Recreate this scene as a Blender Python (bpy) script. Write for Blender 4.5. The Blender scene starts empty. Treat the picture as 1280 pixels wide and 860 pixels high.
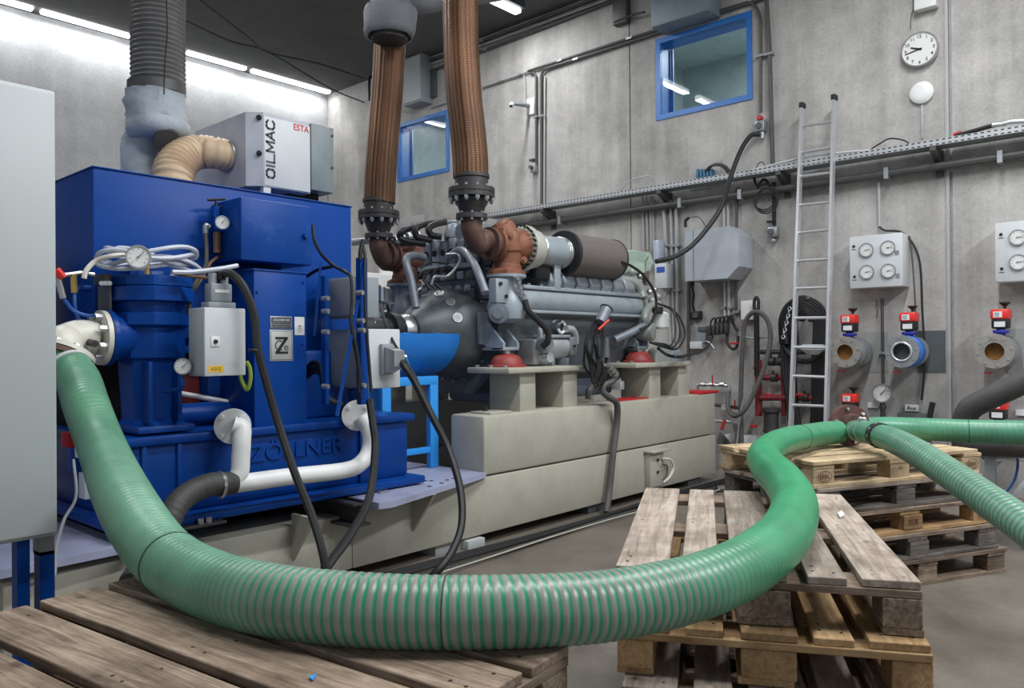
import bpy, bmesh, math, random
import numpy as np
from mathutils import Vector, Matrix
random.seed(7)
PI = math.pi
SC = bpy.context.scene
COL = SC.collection
# ------------------------------------------------------------------ camera
FPX = 980.86
CAM_H = 1.34
_y, _p, _r = math.radians(41.799), math.radians(0.222), math.radians(-0.429)
FW = Vector((-math.sin(_y)*math.cos(_p), math.cos(_y)*math.cos(_p), math.sin(_p)))
RT = Vector((math.cos(_y), math.sin(_y), 0))
UP = RT.cross(FW)
RT, UP = (math.cos(_r)*RT + math.sin(_r)*UP), (-math.sin(_r)*RT + math.cos(_r)*UP)
EYE = Vector((0, 0, CAM_H))
cd = bpy.data.cameras.new('camera'); cam = bpy.data.objects.new('camera', cd); COL.objects.link(cam)
cd.sensor_width = 36; cd.lens = FPX/1280*36; cd.clip_start = 0.05; cd.clip_end = 100
m = Matrix((RT, UP, -FW)).transposed().to_4x4(); m.translation = EYE
cam.matrix_world = m
SC.camera = cam
# ------------------------------------------------------------------ world, exposure
w = bpy.data.worlds.new('hall_ambient_fill'); SC.world = w; w.use_nodes = True  # even ambient fill added through the open sides of the hall
w.node_tree.nodes['Background'].inputs[0].default_value = (0.80, 0.88, 1.0, 1)
w.node_tree.nodes['Background'].inputs[1].default_value = 0.62
SC.view_settings.view_transform = 'Standard'; SC.view_settings.look = 'None'
SC.view_settings.exposure = -0.12; SC.view_settings.gamma = 1; SC.view_settings.use_curve_mapping = False
# ceiling lamps: rows of fluorescent battens running along Y (the lamps' own light is in batten())
CEIL = 5.72; WALLY = 8.0; WALLX = -11.4
LAMP_W = 30
# ------------------------------------------------------------------ measuring helpers (points of the place from sight lines)
def ray(x, y): return FW + RT*((x-640)/FPX) - UP*((y-430)/FPX)
def WX(x, y, X): r = ray(x, y); return EYE + r*(X/r.x)
def WY(x, y, Y): r = ray(x, y); return EYE + r*(Y/r.y)
def WZ(x, y, Z): r = ray(x, y); return EYE + r*((Z-CAM_H)/r.z)
def WD(x, y, d): return EYE + ray(x, y)*d
# ------------------------------------------------------------------ materials
MATS = {}
def newmat(name):
    m = bpy.data.materials.new(name); m.use_nodes = True
    nt = m.node_tree; b = nt.nodes['Principled BSDF']
    return m, nt, b
def N(nt, t, **kw):
    n = nt.nodes.new(t)
    for k, v in kw.items():
        if k.startswith('i_'): n.inputs[k[2:].replace('_', ' ')].default_value = v
        else: setattr(n, k, v)
    return n
def M(name, col, rough=0.5, metal=0.0, var=0.12, scale=6.0, bump=0.0, dirt=0.0, dirtcol=(0.05, 0.04, 0.03), rnd=0.0, bscale=60, stretch=None):
    if name in MATS: return MATS[name]
    m, nt, b = newmat(name); L = nt.links.new
    tc = N(nt, 'ShaderNodeTexCoord'); src = tc.outputs['Object']
    if stretch:
        mp = N(nt, 'ShaderNodeMapping'); mp.inputs['Scale'].default_value = stretch; L(src, mp.inputs[0]); src = mp.outputs[0]
    nz = N(nt, 'ShaderNodeTexNoise', i_Scale=scale, i_Detail=6.0, i_Roughness=0.6); L(src, nz.inputs['Vector'])
    mx = N(nt, 'ShaderNodeMix', data_type='RGBA')
    lo = tuple(max(0, c*(1-var)) for c in col)+(1,); hi = tuple(min(1, c*(1+var)) for c in col)+(1,)
    mx.inputs[6].default_value = lo; mx.inputs[7].default_value = hi
    rp = N(nt, 'ShaderNodeMapRange'); rp.inputs[1].default_value = 0.3; rp.inputs[2].default_value = 0.7
    L(nz.outputs[0], rp.inputs[0]); L(rp.outputs[0], mx.inputs[0])
    out = mx.outputs[2]
    if dirt:
        n2 = N(nt, 'ShaderNodeTexNoise', i_Scale=scale*1.7, i_Detail=9.0, i_Roughness=0.72); L(src, n2.inputs['Vector'])
        r2 = N(nt, 'ShaderNodeMapRange'); r2.inputs[1].default_value = 0.52; r2.inputs[2].default_value = 0.72; r2.inputs[4].default_value = dirt
        L(n2.outputs[0], r2.inputs[0])
        m2 = N(nt, 'ShaderNodeMix', data_type='RGBA'); m2.inputs[7].default_value = tuple(dirtcol)+(1,)
        L(out, m2.inputs[6]); L(r2.outputs[0], m2.inputs[0]); out = m2.outputs[2]
    if rnd:
        oi = N(nt, 'ShaderNodeObjectInfo'); hs = N(nt, 'ShaderNodeHueSaturation')
        r3 = N(nt, 'ShaderNodeMapRange'); r3.inputs[3].default_value = 1-rnd; r3.inputs[4].default_value = 1+rnd
        L(oi.outputs['Random'], r3.inputs[0]); L(r3.outputs[0], hs.inputs['Value']); L(out, hs.inputs['Color']); out = hs.outputs[0]
    L(out, b.inputs['Base Color'])
    b.inputs['Roughness'].default_value = rough; b.inputs['Metallic'].default_value = metal
    if bump:
        n4 = N(nt, 'ShaderNodeTexNoise', i_Scale=bscale, i_Detail=5.0); L(src, n4.inputs['Vector'])
        bp = N(nt, 'ShaderNodeBump', i_Strength=bump, i_Distance=0.01); L(n4.outputs[0], bp.inputs['Height']); L(bp.outputs[0], b.inputs['Normal'])
    MATS[name] = m; return m
def emis(name, col, s):
    m, nt, b = newmat(name)
    b.inputs['Base Color'].default_value = tuple(col)+(1,)
    b.inputs['Emission Color'].default_value = tuple(col)+(1,); b.inputs['Emission Strength'].default_value = s
    MATS[name] = m; return m
def concrete(name, col, contrast, streak=0.5, pit=0.5):
    m, nt, b = newmat(name); L = nt.links.new
    g = N(nt, 'ShaderNodeNewGeometry'); src = g.outputs['Position']
    big = N(nt, 'ShaderNodeTexNoise', i_Scale=0.55, i_Detail=7.0, i_Roughness=0.62); L(src, big.inputs['Vector'])
    mid = N(nt, 'ShaderNodeTexNoise', i_Scale=3.2, i_Detail=9.0, i_Roughness=0.7); L(src, mid.inputs['Vector'])
    mp = N(nt, 'ShaderNodeMapping'); mp.inputs['Scale'].default_value = (2.6, 2.6, 0.16); L(src, mp.inputs[0])
    st = N(nt, 'ShaderNodeTexNoise', i_Scale=1.6, i_Detail=6.0, i_Roughness=0.6); L(mp.outputs[0], st.inputs['Vector'])
    def mr(s, a, c, lo, hi):
        r = N(nt, 'ShaderNodeMapRange'); r.inputs[1].default_value = a; r.inputs[2].default_value = c; r.inputs[3].default_value = lo; r.inputs[4].default_value = hi
        L(s, r.inputs[0]); return r.outputs[0]
    def mul(a, c):
        q = N(nt, 'ShaderNodeMath', operation='MULTIPLY'); L(a, q.inputs[0]); L(c, q.inputs[1]); return q.outputs[0]
    v = mul(mul(mr(big.outputs[0], .3, .7, 1-contrast, 1+contrast), mr(mid.outputs[0], .3, .7, 1-contrast*.85, 1+contrast*.85)), mr(st.outputs[0], .35, .7, 1+streak*.18, 1-streak*.25))
    vo = N(nt, 'ShaderNodeTexVoronoi', i_Scale=9.0); L(src, vo.inputs['Vector'])
    v = mul(v, mr(vo.outputs['Distance'], 0.03, 0.075, 1-pit*.45, 1.0))
    fine = N(nt, 'ShaderNodeTexNoise', i_Scale=38, i_Detail=6.0, i_Roughness=0.7); L(src, fine.inputs['Vector'])
    v = mul(v, mr(fine.outputs[0], .3, .7, .87, 1.12))
    cm = N(nt, 'ShaderNodeMix', data_type='RGBA', blend_type='MULTIPLY'); cm.inputs[0].default_value = 1
    cm.inputs[6].default_value = tuple(col)+(1,); L(v, cm.inputs[7])
    L(cm.outputs[2], b.inputs['Base Color']); b.inputs['Roughness'].default_value = 0.85
    b.inputs['Specular IOR Level'].default_value = 0.2
    bp = N(nt, 'ShaderNodeBump', i_Strength=0.25, i_Distance=0.02); L(mid.outputs[0], bp.inputs['Height']); L(bp.outputs[0], b.inputs['Normal'])
    MATS[name] = m; return m
def wood(name, c1, c2, c3, rnd=0.25):
    m, nt, b = newmat(name); L = nt.links.new
    tc = N(nt, 'ShaderNodeTexCoord'); oi = N(nt, 'ShaderNodeObjectInfo')
    off = N(nt, 'ShaderNodeVectorMath', operation='MULTIPLY_ADD'); 
    cmb = N(nt, 'ShaderNodeCombineXYZ')
    mm = N(nt, 'ShaderNodeMath', operation='MULTIPLY'); mm.inputs[1].default_value = 37.0; L(oi.outputs['Random'], mm.inputs[0])
    for i in range(3): L(mm.outputs[0], cmb.inputs[i])
    ad = N(nt, 'ShaderNodeVectorMath', operation='ADD'); L(tc.outputs['Object'], ad.inputs[0]); L(cmb.outputs[0], ad.inputs[1])
    mp = N(nt, 'ShaderNodeMapping'); mp.inputs['Scale'].default_value = (1.6, 22, 22); L(ad.outputs[0], mp.inputs[0])
    ng = N(nt, 'ShaderNodeTexNoise', i_Scale=1.6, i_Detail=8.0, i_Roughness=0.65, i_Distortion=1.5); L(mp.outputs[0], ng.inputs['Vector'])
    nb = N(nt, 'ShaderNodeTexNoise', i_Scale=5.0, i_Detail=6.0, i_Roughness=0.65); L(ad.outputs[0], nb.inputs['Vector'])
    cr = N(nt, 'ShaderNodeValToRGB'); e = cr.color_ramp.elements
    e[0].position = .3; e[0].color = tuple(c3)+(1,); e[1].position = .72; e[1].color = tuple(c2)+(1,)
    k = e.new(.5); k.color = tuple(c1)+(1,)
    L(ng.outputs[0], cr.inputs[0])
    mx = N(nt, 'ShaderNodeMix', data_type='RGBA', blend_type='MULTIPLY')
    r1 = N(nt, 'ShaderNodeMapRange'); r1.inputs[1].default_value = .42; r1.inputs[2].default_value = .68; r1.inputs[4].default_value = .8; L(nb.outputs[0], r1.inputs[0])
    L(r1.outputs[0], mx.inputs[0]); L(cr.outputs[0], mx.inputs[6]); mx.inputs[7].default_value = (.42, .38, .36, 1)
    vo = N(nt, 'ShaderNodeTexVoronoi', i_Scale=4.2); 
    mp2 = N(nt, 'ShaderNodeMapping'); mp2.inputs['Scale'].default_value = (1, 1.8, 1.8); L(ad.outputs[0], mp2.inputs[0]); L(mp2.outputs[0], vo.inputs['Vector'])
    r2 = N(nt, 'ShaderNodeMapRange'); r2.inputs[1].default_value = .05; r2.inputs[2].default_value = .11; r2.inputs[3].default_value = .35; r2.inputs[4].default_value = 1; L(vo.outputs['Distance'], r2.inputs[0])
    mk = N(nt, 'ShaderNodeMix', data_type='RGBA', blend_type='MULTIPLY'); mk.inputs[0].default_value = .8; L(mx.outputs[2], mk.inputs[6]); L(r2.outputs[0], mk.inputs[7])
    hs = N(nt, 'ShaderNodeHueSaturation'); r3 = N(nt, 'ShaderNodeMapRange'); r3.inputs[3].default_value = 1-rnd; r3.inputs[4].default_value = 1+rnd
    L(oi.outputs['Random'], r3.inputs[0]); L(r3.outputs[0], hs.inputs['Value']); L(mk.outputs[2], hs.inputs['Color'])
    L(hs.outputs[0], b.inputs['Base Color']); b.inputs['Roughness'].default_value = .8; b.inputs['Specular IOR Level'].default_value = .25
    bp = N(nt, 'ShaderNodeBump', i_Strength=.5, i_Distance=.004); L(ng.outputs[0], bp.inputs['Height']); L(bp.outputs[0], b.inputs['Normal'])
    MATS[name] = m; return m
def hosemat(name, green, rib, clear, pitch, rough=.36):
    # PVC suction hose: u = length in metres, v = turn; the stiff spiral shows as a coloured band
    m, nt, b = newmat(name); L = nt.links.new
    uv = N(nt, 'ShaderNodeUVMap'); sp = N(nt, 'ShaderNodeSeparateXYZ'); L(uv.outputs[0], sp.inputs[0])
    def mth(op, a, c=None, val=None):
        q = N(nt, 'ShaderNodeMath', operation=op); L(a, q.inputs[0])
        if c is not None: L(c, q.inputs[1])
        if val is not None: q.inputs[1].default_value = val
        return q.outputs[0]
    s = mth('ADD', mth('DIVIDE', sp.outputs[0], val=pitch), sp.outputs[1])
    fr = mth('FRACT', s)
    tri = mth('ABSOLUTE', mth('SUBTRACT', fr, val=.5))
    r = N(nt, 'ShaderNodeMapRange', interpolation_type='SMOOTHSTEP'); r.inputs[1].default_value = .13; r.inputs[2].default_value = .24; L(tri, r.inputs[0])
    at = N(nt, 'ShaderNodeAttribute', attribute_name='stripe')
    f = mth('MULTIPLY', r.outputs[0], at.outputs['Fac'])
    mx = N(nt, 'ShaderNodeMix', data_type='RGBA'); mx.inputs[6].default_value = tuple(green)+(1,); mx.inputs[7].default_value = tuple(clear)+(1,); L(f, mx.inputs[0])
    ap = N(nt, 'ShaderNodeAttribute', attribute_name='pale'); mp_ = N(nt, 'ShaderNodeMix', data_type='RGBA'); L(mx.outputs[2], mp_.inputs[6]); mp_.inputs[7].default_value = (.15, .33, .21, 1); L(ap.outputs['Fac'], mp_.inputs[0]); mx = mp_
    a2 = N(nt, 'ShaderNodeAttribute', attribute_name='fresh')
    mg = N(nt, 'ShaderNodeMix', data_type='RGBA'); mg.inputs[7].default_value = tuple(rib)+(1,); L(mx.outputs[2], mg.inputs[6]); L(a2.outputs['Fac'], mg.inputs[0])
    nz = N(nt, 'ShaderNodeTexNoise', i_Scale=9, i_Detail=7.0); tc = N(nt, 'ShaderNodeTexCoord'); L(tc.outputs['Object'], nz.inputs['Vector'])
    r4 = N(nt, 'ShaderNodeMapRange'); r4.inputs[1].default_value = .35; r4.inputs[2].default_value = .7; r4.inputs[3].default_value = 1.08; r4.inputs[4].default_value = .82; L(nz.outputs[0], r4.inputs[0])
    m3 = N(nt, 'ShaderNodeMix', data_type='RGBA', blend_type='MULTIPLY'); m3.inputs[0].default_value = 1; L(mg.outputs[2], m3.inputs[6]); L(r4.outputs[0], m3.inputs[7])
    L(m3.outputs[2], b.inputs['Base Color']); b.inputs['Roughness'].default_value = rough
    b.inputs['Subsurface Weight'].default_value = 0.0
    MATS[name] = m; return m
def braid(name):
    m, nt, b = newmat(name); L = nt.links.new
    uv = N(nt, 'ShaderNodeUVMap'); sp = N(nt, 'ShaderNodeSeparateXYZ'); L(uv.outputs[0], sp.inputs[0])
    def mth(op, a, c=None, val=None):
        q = N(nt, 'ShaderNodeMath', operation=op); L(a, q.inputs[0])
        if c is not None: L(c, q.inputs[1])
        if val is not None: q.inputs[1].default_value = val
        return q.outputs[0]
    col = mth('ABSOLUTE', mth('SUBTRACT', mth('FRACT', mth('MULTIPLY', sp.outputs[1], val=26)), val=.5))
    z = mth('ADD', mth('MULTIPLY', sp.outputs[0], val=62), mth('MULTIPLY', col, val=1.6))
    t = mth('ABSOLUTE', mth('SUBTRACT', mth('FRACT', z), val=.5))
    h = mth('MULTIPLY', t, mth('ADD', col, val=.35))
    cr = N(nt, 'ShaderNodeValToRGB'); e = cr.color_ramp.elements
    e[0].position = .06; e[0].color = (.03, .014, .008, 1); e[1].position = .36; e[1].color = (.36, .175, .085, 1)
    L(h, cr.inputs[0])
    nz = N(nt, 'ShaderNodeTexNoise', i_Scale=2.2, i_Detail=4.0); tc = N(nt, 'ShaderNodeTexCoord'); L(tc.outputs['Object'], nz.inputs['Vector'])
    r4 = N(nt, 'ShaderNodeMapRange'); r4.inputs[1].default_value = .35; r4.inputs[2].default_value = .65; r4.inputs[3].default_value = .7; r4.inputs[4].default_value = 1.3; L(nz.outputs[0], r4.inputs[0])
    m3 = N(nt, 'ShaderNodeMix', data_type='RGBA', blend_type='MULTIPLY'); m3.inputs[0].default_value = 1; L(cr.outputs[0], m3.inputs[6]); L(r4.outputs[0], m3.inputs[7])
    L(m3.outputs[2], b.inputs['Base Color']); b.inputs['Roughness'].default_value = .42; b.inputs['Metallic'].default_value = .55
    bp = N(nt, 'ShaderNodeBump', i_Strength=.9, i_Distance=.006); L(h, bp.inputs['Height']); L(bp.outputs[0], b.inputs['Normal'])
    MATS[name] = m; return m
def slotted(name, col, axis_u, pitch, half, rows):
    # galvanised sheet with punched dark slots, in metres along the tray
    m, nt, b = newmat(name); L = nt.links.new
    g = N(nt, 'ShaderNodeTexCoord'); sp = N(nt, 'ShaderNodeSeparateXYZ'); L(g.outputs['Object'], sp.inputs[0])
    def mth(op, a, c=None, val=None):
        q = N(nt, 'ShaderNodeMath', operation=op); L(a, q.inputs[0])
        if c is not None: L(c, q.inputs[1])
        if val is not None: q.inputs[1].default_value = val
        return q.outputs[0]
    u = mth('ABSOLUTE', mth('SUBTRACT', mth('FRACT', mth('DIVIDE', sp.outputs[0], val=pitch)), val=.5))
    v = mth('ABSOLUTE', mth('SUBTRACT', mth('FRACT', mth('DIVIDE', sp.outputs[2], val=rows)), val=.5))
    a = mth('MULTIPLY', mth('LESS_THAN', u, val=.27), mth('LESS_THAN', v, val=.16))
    mx = N(nt, 'ShaderNodeMix', data_type='RGBA'); mx.inputs[6].default_value = tuple(col)+(1,); mx.inputs[7].default_value = (.03, .03, .03, 1); L(a, mx.inputs[0])
    L(mx.outputs[2], b.inputs['Base Color']); b.inputs['Roughness'].default_value = .45; b.inputs['Metallic'].default_value = .35
    MATS[name] = m; return m
wall_c = concrete('cast_concrete', (.445, .425, .40), .22, .8, 1.0)
wall_l = concrete('pale_concrete', (.55, .55, .55), .13, .2, .2)
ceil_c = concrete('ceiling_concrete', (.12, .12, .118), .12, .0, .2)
def floor_mat():
    m, nt, b = newmat('sealed_floor'); L = nt.links.new
    g = N(nt, 'ShaderNodeNewGeometry'); src = g.outputs['Position']
    n1 = N(nt, 'ShaderNodeTexNoise', i_Scale=1.1, i_Detail=8.0, i_Roughness=.65); L(src, n1.inputs['Vector'])
    cr = N(nt, 'ShaderNodeValToRGB'); e = cr.color_ramp.elements
    e[0].position = .3; e[0].color = (.105, .088, .070, 1); e[1].position = .7; e[1].color = (.225, .195, .160, 1)
    L(n1.outputs[0], cr.inputs[0])
    vo = N(nt, 'ShaderNodeTexNoise', i_Scale=24, i_Detail=5.0, i_Roughness=.8); L(src, vo.inputs['Vector'])
    r = N(nt, 'ShaderNodeMapRange'); r.inputs[1].default_value = .3; r.inputs[2].default_value = .75; r.inputs[3].default_value = .85; r.inputs[4].default_value = 1.15; L(vo.outputs[0], r.inputs[0])
    mx = N(nt, 'ShaderNodeMix', data_type='RGBA', blend_type='MULTIPLY'); mx.inputs[0].default_value = 1; L(cr.outputs[0], mx.inputs[6]); L(r.outputs[0], mx.inputs[7])
    L(mx.outputs[2], b.inputs['Base Color'])
    r2 = N(nt, 'ShaderNodeMapRange'); r2.inputs[3].default_value = .3; r2.inputs[4].default_value = .6; L(n1.outputs[0], r2.inputs[0]); L(r2.outputs[0], b.inputs['Roughness'])
    MATS['floor'] = m; return m
floor_m = floor_mat()
blue = M('machine_blue', (.003, .047, .25), .34, 0, .10, 3, 0, .25, (.012, .03, .13))
blue2 = M('machine_blue_light', (.003, .052, .275), .36, 0, .08, 3)
bluescr = M('machine_blue_scratched', (.004, .052, .265), .38, 0, .1, 5, 0, .35, (.10, .16, .36))
for _m in (blue, blue2, bluescr): _m.node_tree.nodes['Principled BSDF'].inputs['Specular IOR Level'].default_value = .22
guardblue = M('guard_blue', (.015, .19, .60), .35, 0, .05)
standblue = M('stand_sky_blue', (.03, .30, .78), .4, 0, .06)
frameblue = M('window_blue', (.022, .16, .50), .35, 0, .05)
beige = M('base_beige', (.44, .42, .345), .5, 0, .08, 4, .05, .35, (.27, .25, .2))
lilac = M('plate_lilac', (.36, .38, .52), .4, 0, .06, 4, 0, .2, (.25, .25, .3))
paleg = M('cabinet_grey', (.46, .49, .49), .42, 0, .03, 2)
whiteg = M('box_light_grey', (.60, .62, .63), .42, 0, .03)
midg = M('box_mid_grey', (.27, .30, .32), .45, 0, .05)
darkg = M('dark_grey', (.09, .10, .105), .5, 0, .1)
engdark = M('engine_dark_grey', (.095, .108, .115), .42, .2, .22, 7, .1, .3, (.03, .03, .03))
engmid = M('engine_grey', (.21, .24, .27), .4, .15, .18, 8, .12, .3, (.06, .06, .06))
englight = M('engine_light_grey', (.34, .385, .42), .36, .2, .12, 5, .05, .25, (.16, .17, .18))
black = M('rubber_black', (.012, .012, .013), .55, 0, .2)
hoseblk = M('hose_charcoal', (.05, .048, .046), .6, 0, .2, 20, .2)
greyhose = M('hose_grey', (.095, .09, .088), .5, 0, .15)
iron = M('cast_iron', (.07, .065, .065), .5, .5, .2, 12, .15)
rust = M('rust_brown', (.12, .065, .05), .6, .3, .3, 10, .2, .4, (.05, .03, .025))
turbo_m = M('turbo_orange_brown', (.25, .10, .055), .55, .2, .18, 9, .2, .25, (.16, .07, .04))
steel = M('steel_bright', (.62, .62, .62), .28, .9, .08)
alu = M('aluminium', (.60, .61, .63), .36, .55, .06)
zinc = M('zinc_grey', (.36, .37, .38), .42, .6, .15)
pipeg = M('conduit_grey', (.42, .42, .42), .45, .1, .05)
pipedk = M('pipe_dark_grey', (.09, .088, .085), .5, .3, .15)
white = M('white_paint', (.78, .78, .76), .38, 0, .04)
cream = M('cream_paint', (.70, .67, .58), .4, 0, .08, 8, .1)
red = M('red_paint', (.50, .02, .02), .4, 0, .1)
mountred = M('mount_red', (.28, .04, .035), .5, 0, .2, 9, .2)
pipered = M('pipe_dark_red', (.24, .025, .035), .45, 0, .15)
redact = M('actuator_red', (.75, .035, .025), .35, 0, .05)
brownfl = M('flange_brown', (.13, .06, .05), .6, .1, .25, 14, .2)
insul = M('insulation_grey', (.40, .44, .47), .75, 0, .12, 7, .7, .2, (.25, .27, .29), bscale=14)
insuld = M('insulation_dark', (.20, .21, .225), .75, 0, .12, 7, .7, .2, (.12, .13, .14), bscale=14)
ductm = M('duct_grey', (.20, .195, .185), .45, .35, .2, 6, .1)
beigeh = M('duct_beige', (.62, .45, .29), .5, 0, .08)
filt = M('filter_mesh', (.16, .135, .125), .8, 0, .12, 120, .6, bscale=260)
paper = M('label_white', (.75, .75, .74), .5, 0, .02)
ink = M('ink_black', (.015, .015, .015), .5)
inkred = M('ink_red', (.60, .01, .02), .5)
inkgrey = M('ink_dark_grey', (.07, .075, .09), .5)
yellow = M('label_yellow', (.75, .45, .03), .5)
lblblue = M('label_blue', (.03, .10, .45), .5)
actblue = M('valve_blue', (.02, .03, .30), .4)
dialm = M('dial_white', (.74, .74, .71), .4, 0, .02)
brass = M('brass', (.55, .38, .12), .35, .8)
whitehose = M('hose_white', (.55, .57, .64), .4, 0, .05)
greenfoil = M('foil_pale_green', (.36, .47, .38), .3, 0, .15, 14, .4, bscale=14)
pvc = M('panel_patch', (.40, .39, .38), .8, 0, .1)
dark = M('deep_black', (.008, .008, .009), .8)
orange_in = M('bore_rust', (.30, .14, .03), .7, 0, .4, 12)
bcab = M('cable_blue', (.02, .10, .40), .45)
roomm = M('side_room_grey', (.42, .49, .50), .8)
lamp_m = emis('lamp_tube', (.95, .97, 1.0), 5)
w_grey = wood('wood_weathered', (.39, .32, .262), (.54, .46, .39), (.23, .18, .14), .16)
w_brown = wood('wood_brown', (.27, .20, .145), (.46, .37, .28), (.12, .085, .06), .24)
w_new = wood('wood_fresh', (.62, .47, .29), (.74, .60, .42), (.45, .30, .16), .1)
w_tan = wood('wood_tan', (.46, .29, .14), (.56, .40, .22), (.30, .17, .08), .15)
w_old = wood('wood_dark', (.16, .14, .125), (.25, .22, .2), (.08, .07, .06), .15)
hoseA = hosemat('green_suction_hose', (.03, .27, .13), (.03, .31, .12), (.25, .265, .225), .0205)
hoseB = hosemat('green_suction_hose_coarse', (.03, .25, .13), (.03, .30, .12), (.22, .29, .24), .030)
braidm = braid('steel_braid')
traym = slotted('slotted_galvanised', (.46, .47, .48), 0, .05, .3, .035)
gm, gnt, gb = newmat('window_glass'); gb.inputs['Base Color'].default_value = (.75, .86, .9, 1); gb.inputs['Roughness'].default_value = .01
gb.inputs['Transmission Weight'].default_value = 1.0; gb.inputs['IOR'].default_value = 1.5
# ------------------------------------------------------------------ object helpers
ORG = {}
def fin(o, label=None, cat=None, group=None, kind=None):
    if label: o['label'] = label
    if cat: o['category'] = cat
    if group: o['group'] = group
    if kind: o['kind'] = kind
    return o
def thing(name, label, cat, loc, group=None, rotz=0):
    o = bpy.data.objects.new(name, None); COL.objects.link(o); o.empty_display_size = .1
    o.location = loc; o.rotation_euler = (0, 0, rotz)
    ORG[o.name] = Vector(loc)
    return fin(o, label, cat, group)
def frame_to(d):
    d = Vector(d).normalized()
    a = Vector((0, 0, 1)) if abs(d.z) < .95 else Vector((1, 0, 0))
    u = d.cross(a).normalized(); return u, u.cross(d).normalized()
def smooth_path(pts, per=8):
    P = [Vector(p) for p in pts]
    if len(P) < 3: return P
    Q = [P[0]*2-P[1]]+P+[P[-1]*2-P[-2]]; out = []
    for i in range(1, len(Q)-2):
        a, b, c, d = Q[i-1], Q[i], Q[i+1], Q[i+2]
        for k in range(per):
            t = k/per
            out.append(.5*((2*b)+(c-a)*t+(2*a-5*b+4*c-d)*t*t+(3*b-a-3*c+d)*t**3))
    out.append(P[-1]); return out
class MB:
    def __init__(s): s.v = []; s.f = []
    def add(s, vs, fs):
        n = len(s.v); s.v += [Vector(v) for v in vs]; s.f += [tuple(i+n for i in f) for f in fs]; return s
    def box(s, a, b, rot=None, c=None):
        x0, x1 = sorted((a[0], b[0])); y0, y1 = sorted((a[1], b[1])); z0, z1 = sorted((a[2], b[2]))
        vs = [Vector(p) for p in ((x0,y0,z0),(x1,y0,z0),(x1,y1,z0),(x0,y1,z0),(x0,y0,z1),(x1,y0,z1),(x1,y1,z1),(x0,y1,z1))]
        if rot is not None:
            c = Vector(c) if c is not None else sum(vs, Vector())/8
            vs = [c+rot@(v-c) for v in vs]
        return s.add(vs, [(0,3,2,1),(4,5,6,7),(0,1,5,4),(1,2,6,5),(2,3,7,6),(3,0,4,7)])
    def bev(s, a, b, r=.01):
        bm = bmesh.new(); bmesh.ops.create_cube(bm, size=1)
        a, b = Vector(a), Vector(b); c = (a+b)/2; d = b-a
        for v in bm.verts: v.co = Vector((v.co.x*abs(d.x), v.co.y*abs(d.y), v.co.z*abs(d.z)))+c
        r = min(r, min(abs(d.x), abs(d.y), abs(d.z))*.45)
        bmesh.ops.bevel(bm, geom=bm.edges[:], offset=r, segments=2, profile=.5, affect='EDGES')
        bm.verts.index_update(); s.add([v.co.copy() for v in bm.verts], [tuple(v.index for v in f.verts) for f in bm.faces]); bm.free(); return s
    def rings(s, rs, close_ends=True, n=None):
        n = len(rs[0]); base = len(s.v)
        for r in rs: s.v += r
        for i in range(len(rs)-1):
            for j in range(n):
                a = base+i*n+j; b = base+i*n+(j+1) % n
                s.f.append((a, b, b+n, a+n))
        if close_ends:
            s.f.append(tuple(base+j for j in reversed(range(n)))); e = base+(len(rs)-1)*n; s.f.append(tuple(e+j for j in range(n)))
        return s
    def lathe(s, o, d, prof, seg=24, caps=True):
        o = Vector(o); d = Vector(d).normalized(); u, v = frame_to(d)
        rs = [[o+d*h+(u*math.cos(2*PI*k/seg)+v*math.sin(2*PI*k/seg))*r for k in range(seg)] for h, r in prof]
        return s.rings(rs, caps)
    def cyl(s, a, b, r, r2=None, seg=16):
        a = Vector(a); b = Vector(b); return s.lathe(a, b-a, [(0, r), ((b-a).length, r if r2 is None else r2)], seg)
    def tube(s, pts, r, seg=10, per=8, smooth=True, caps=True):
        P = smooth_path(pts, per) if smooth else [Vector(p) for p in pts]
        t0 = (P[1]-P[0]).normalized(); u, v = frame_to(t0); rs = []
        for i, p in enumerate(P):
            t = (P[min(i+1, len(P)-1)]-P[max(i-1, 0)]).normalized()
            u = (u-t*u.dot(t)).normalized(); v = u.cross(t)
            rr = r[min(i, len(r)-1)] if isinstance(r, list) else r
            rs.append([p+(u*math.cos(2*PI*k/seg)+v*math.sin(2*PI*k/seg))*rr for k in range(seg)])
        return s.rings(rs, caps)
    def torus(s, c, n, R, r, seg=28, k=8):
        u, v = frame_to(n); c = Vector(c); n = Vector(n).normalized(); rs = []
        for i in range(seg+1):
            a = 2*PI*i/seg; d = u*math.cos(a)+v*math.sin(a)
            rs.append([c+d*(R+r*math.cos(2*PI*j/k))+n*(r*math.sin(2*PI*j/k)) for j in range(k)])
        return s.rings(rs, False)
    def prism(s, poly, d):
        n = len(poly); P = [Vector(p) for p in poly]; d = Vector(d); b = len(s.v)
        s.v += P+[p+d for p in P]; s.f.append(tuple(b+i for i in reversed(range(n)))); s.f.append(tuple(b+n+i for i in range(n)))
        for i in range(n): j = (i+1) % n; s.f.append((b+i, b+j, b+n+j, b+n+i))
        return s
    def ball(s, c, r, seg=14, rings=8, sc=(1, 1, 1)):
        c = Vector(c); rs = []
        for i in range(1, rings):
            t = PI*i/rings
            rs.append([c+Vector((sc[0]*r*math.sin(t)*math.cos(2*PI*k/seg), sc[1]*r*math.sin(t)*math.sin(2*PI*k/seg), -sc[2]*r*math.cos(t))) for k in range(seg)])
        return s.rings(rs)
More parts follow.
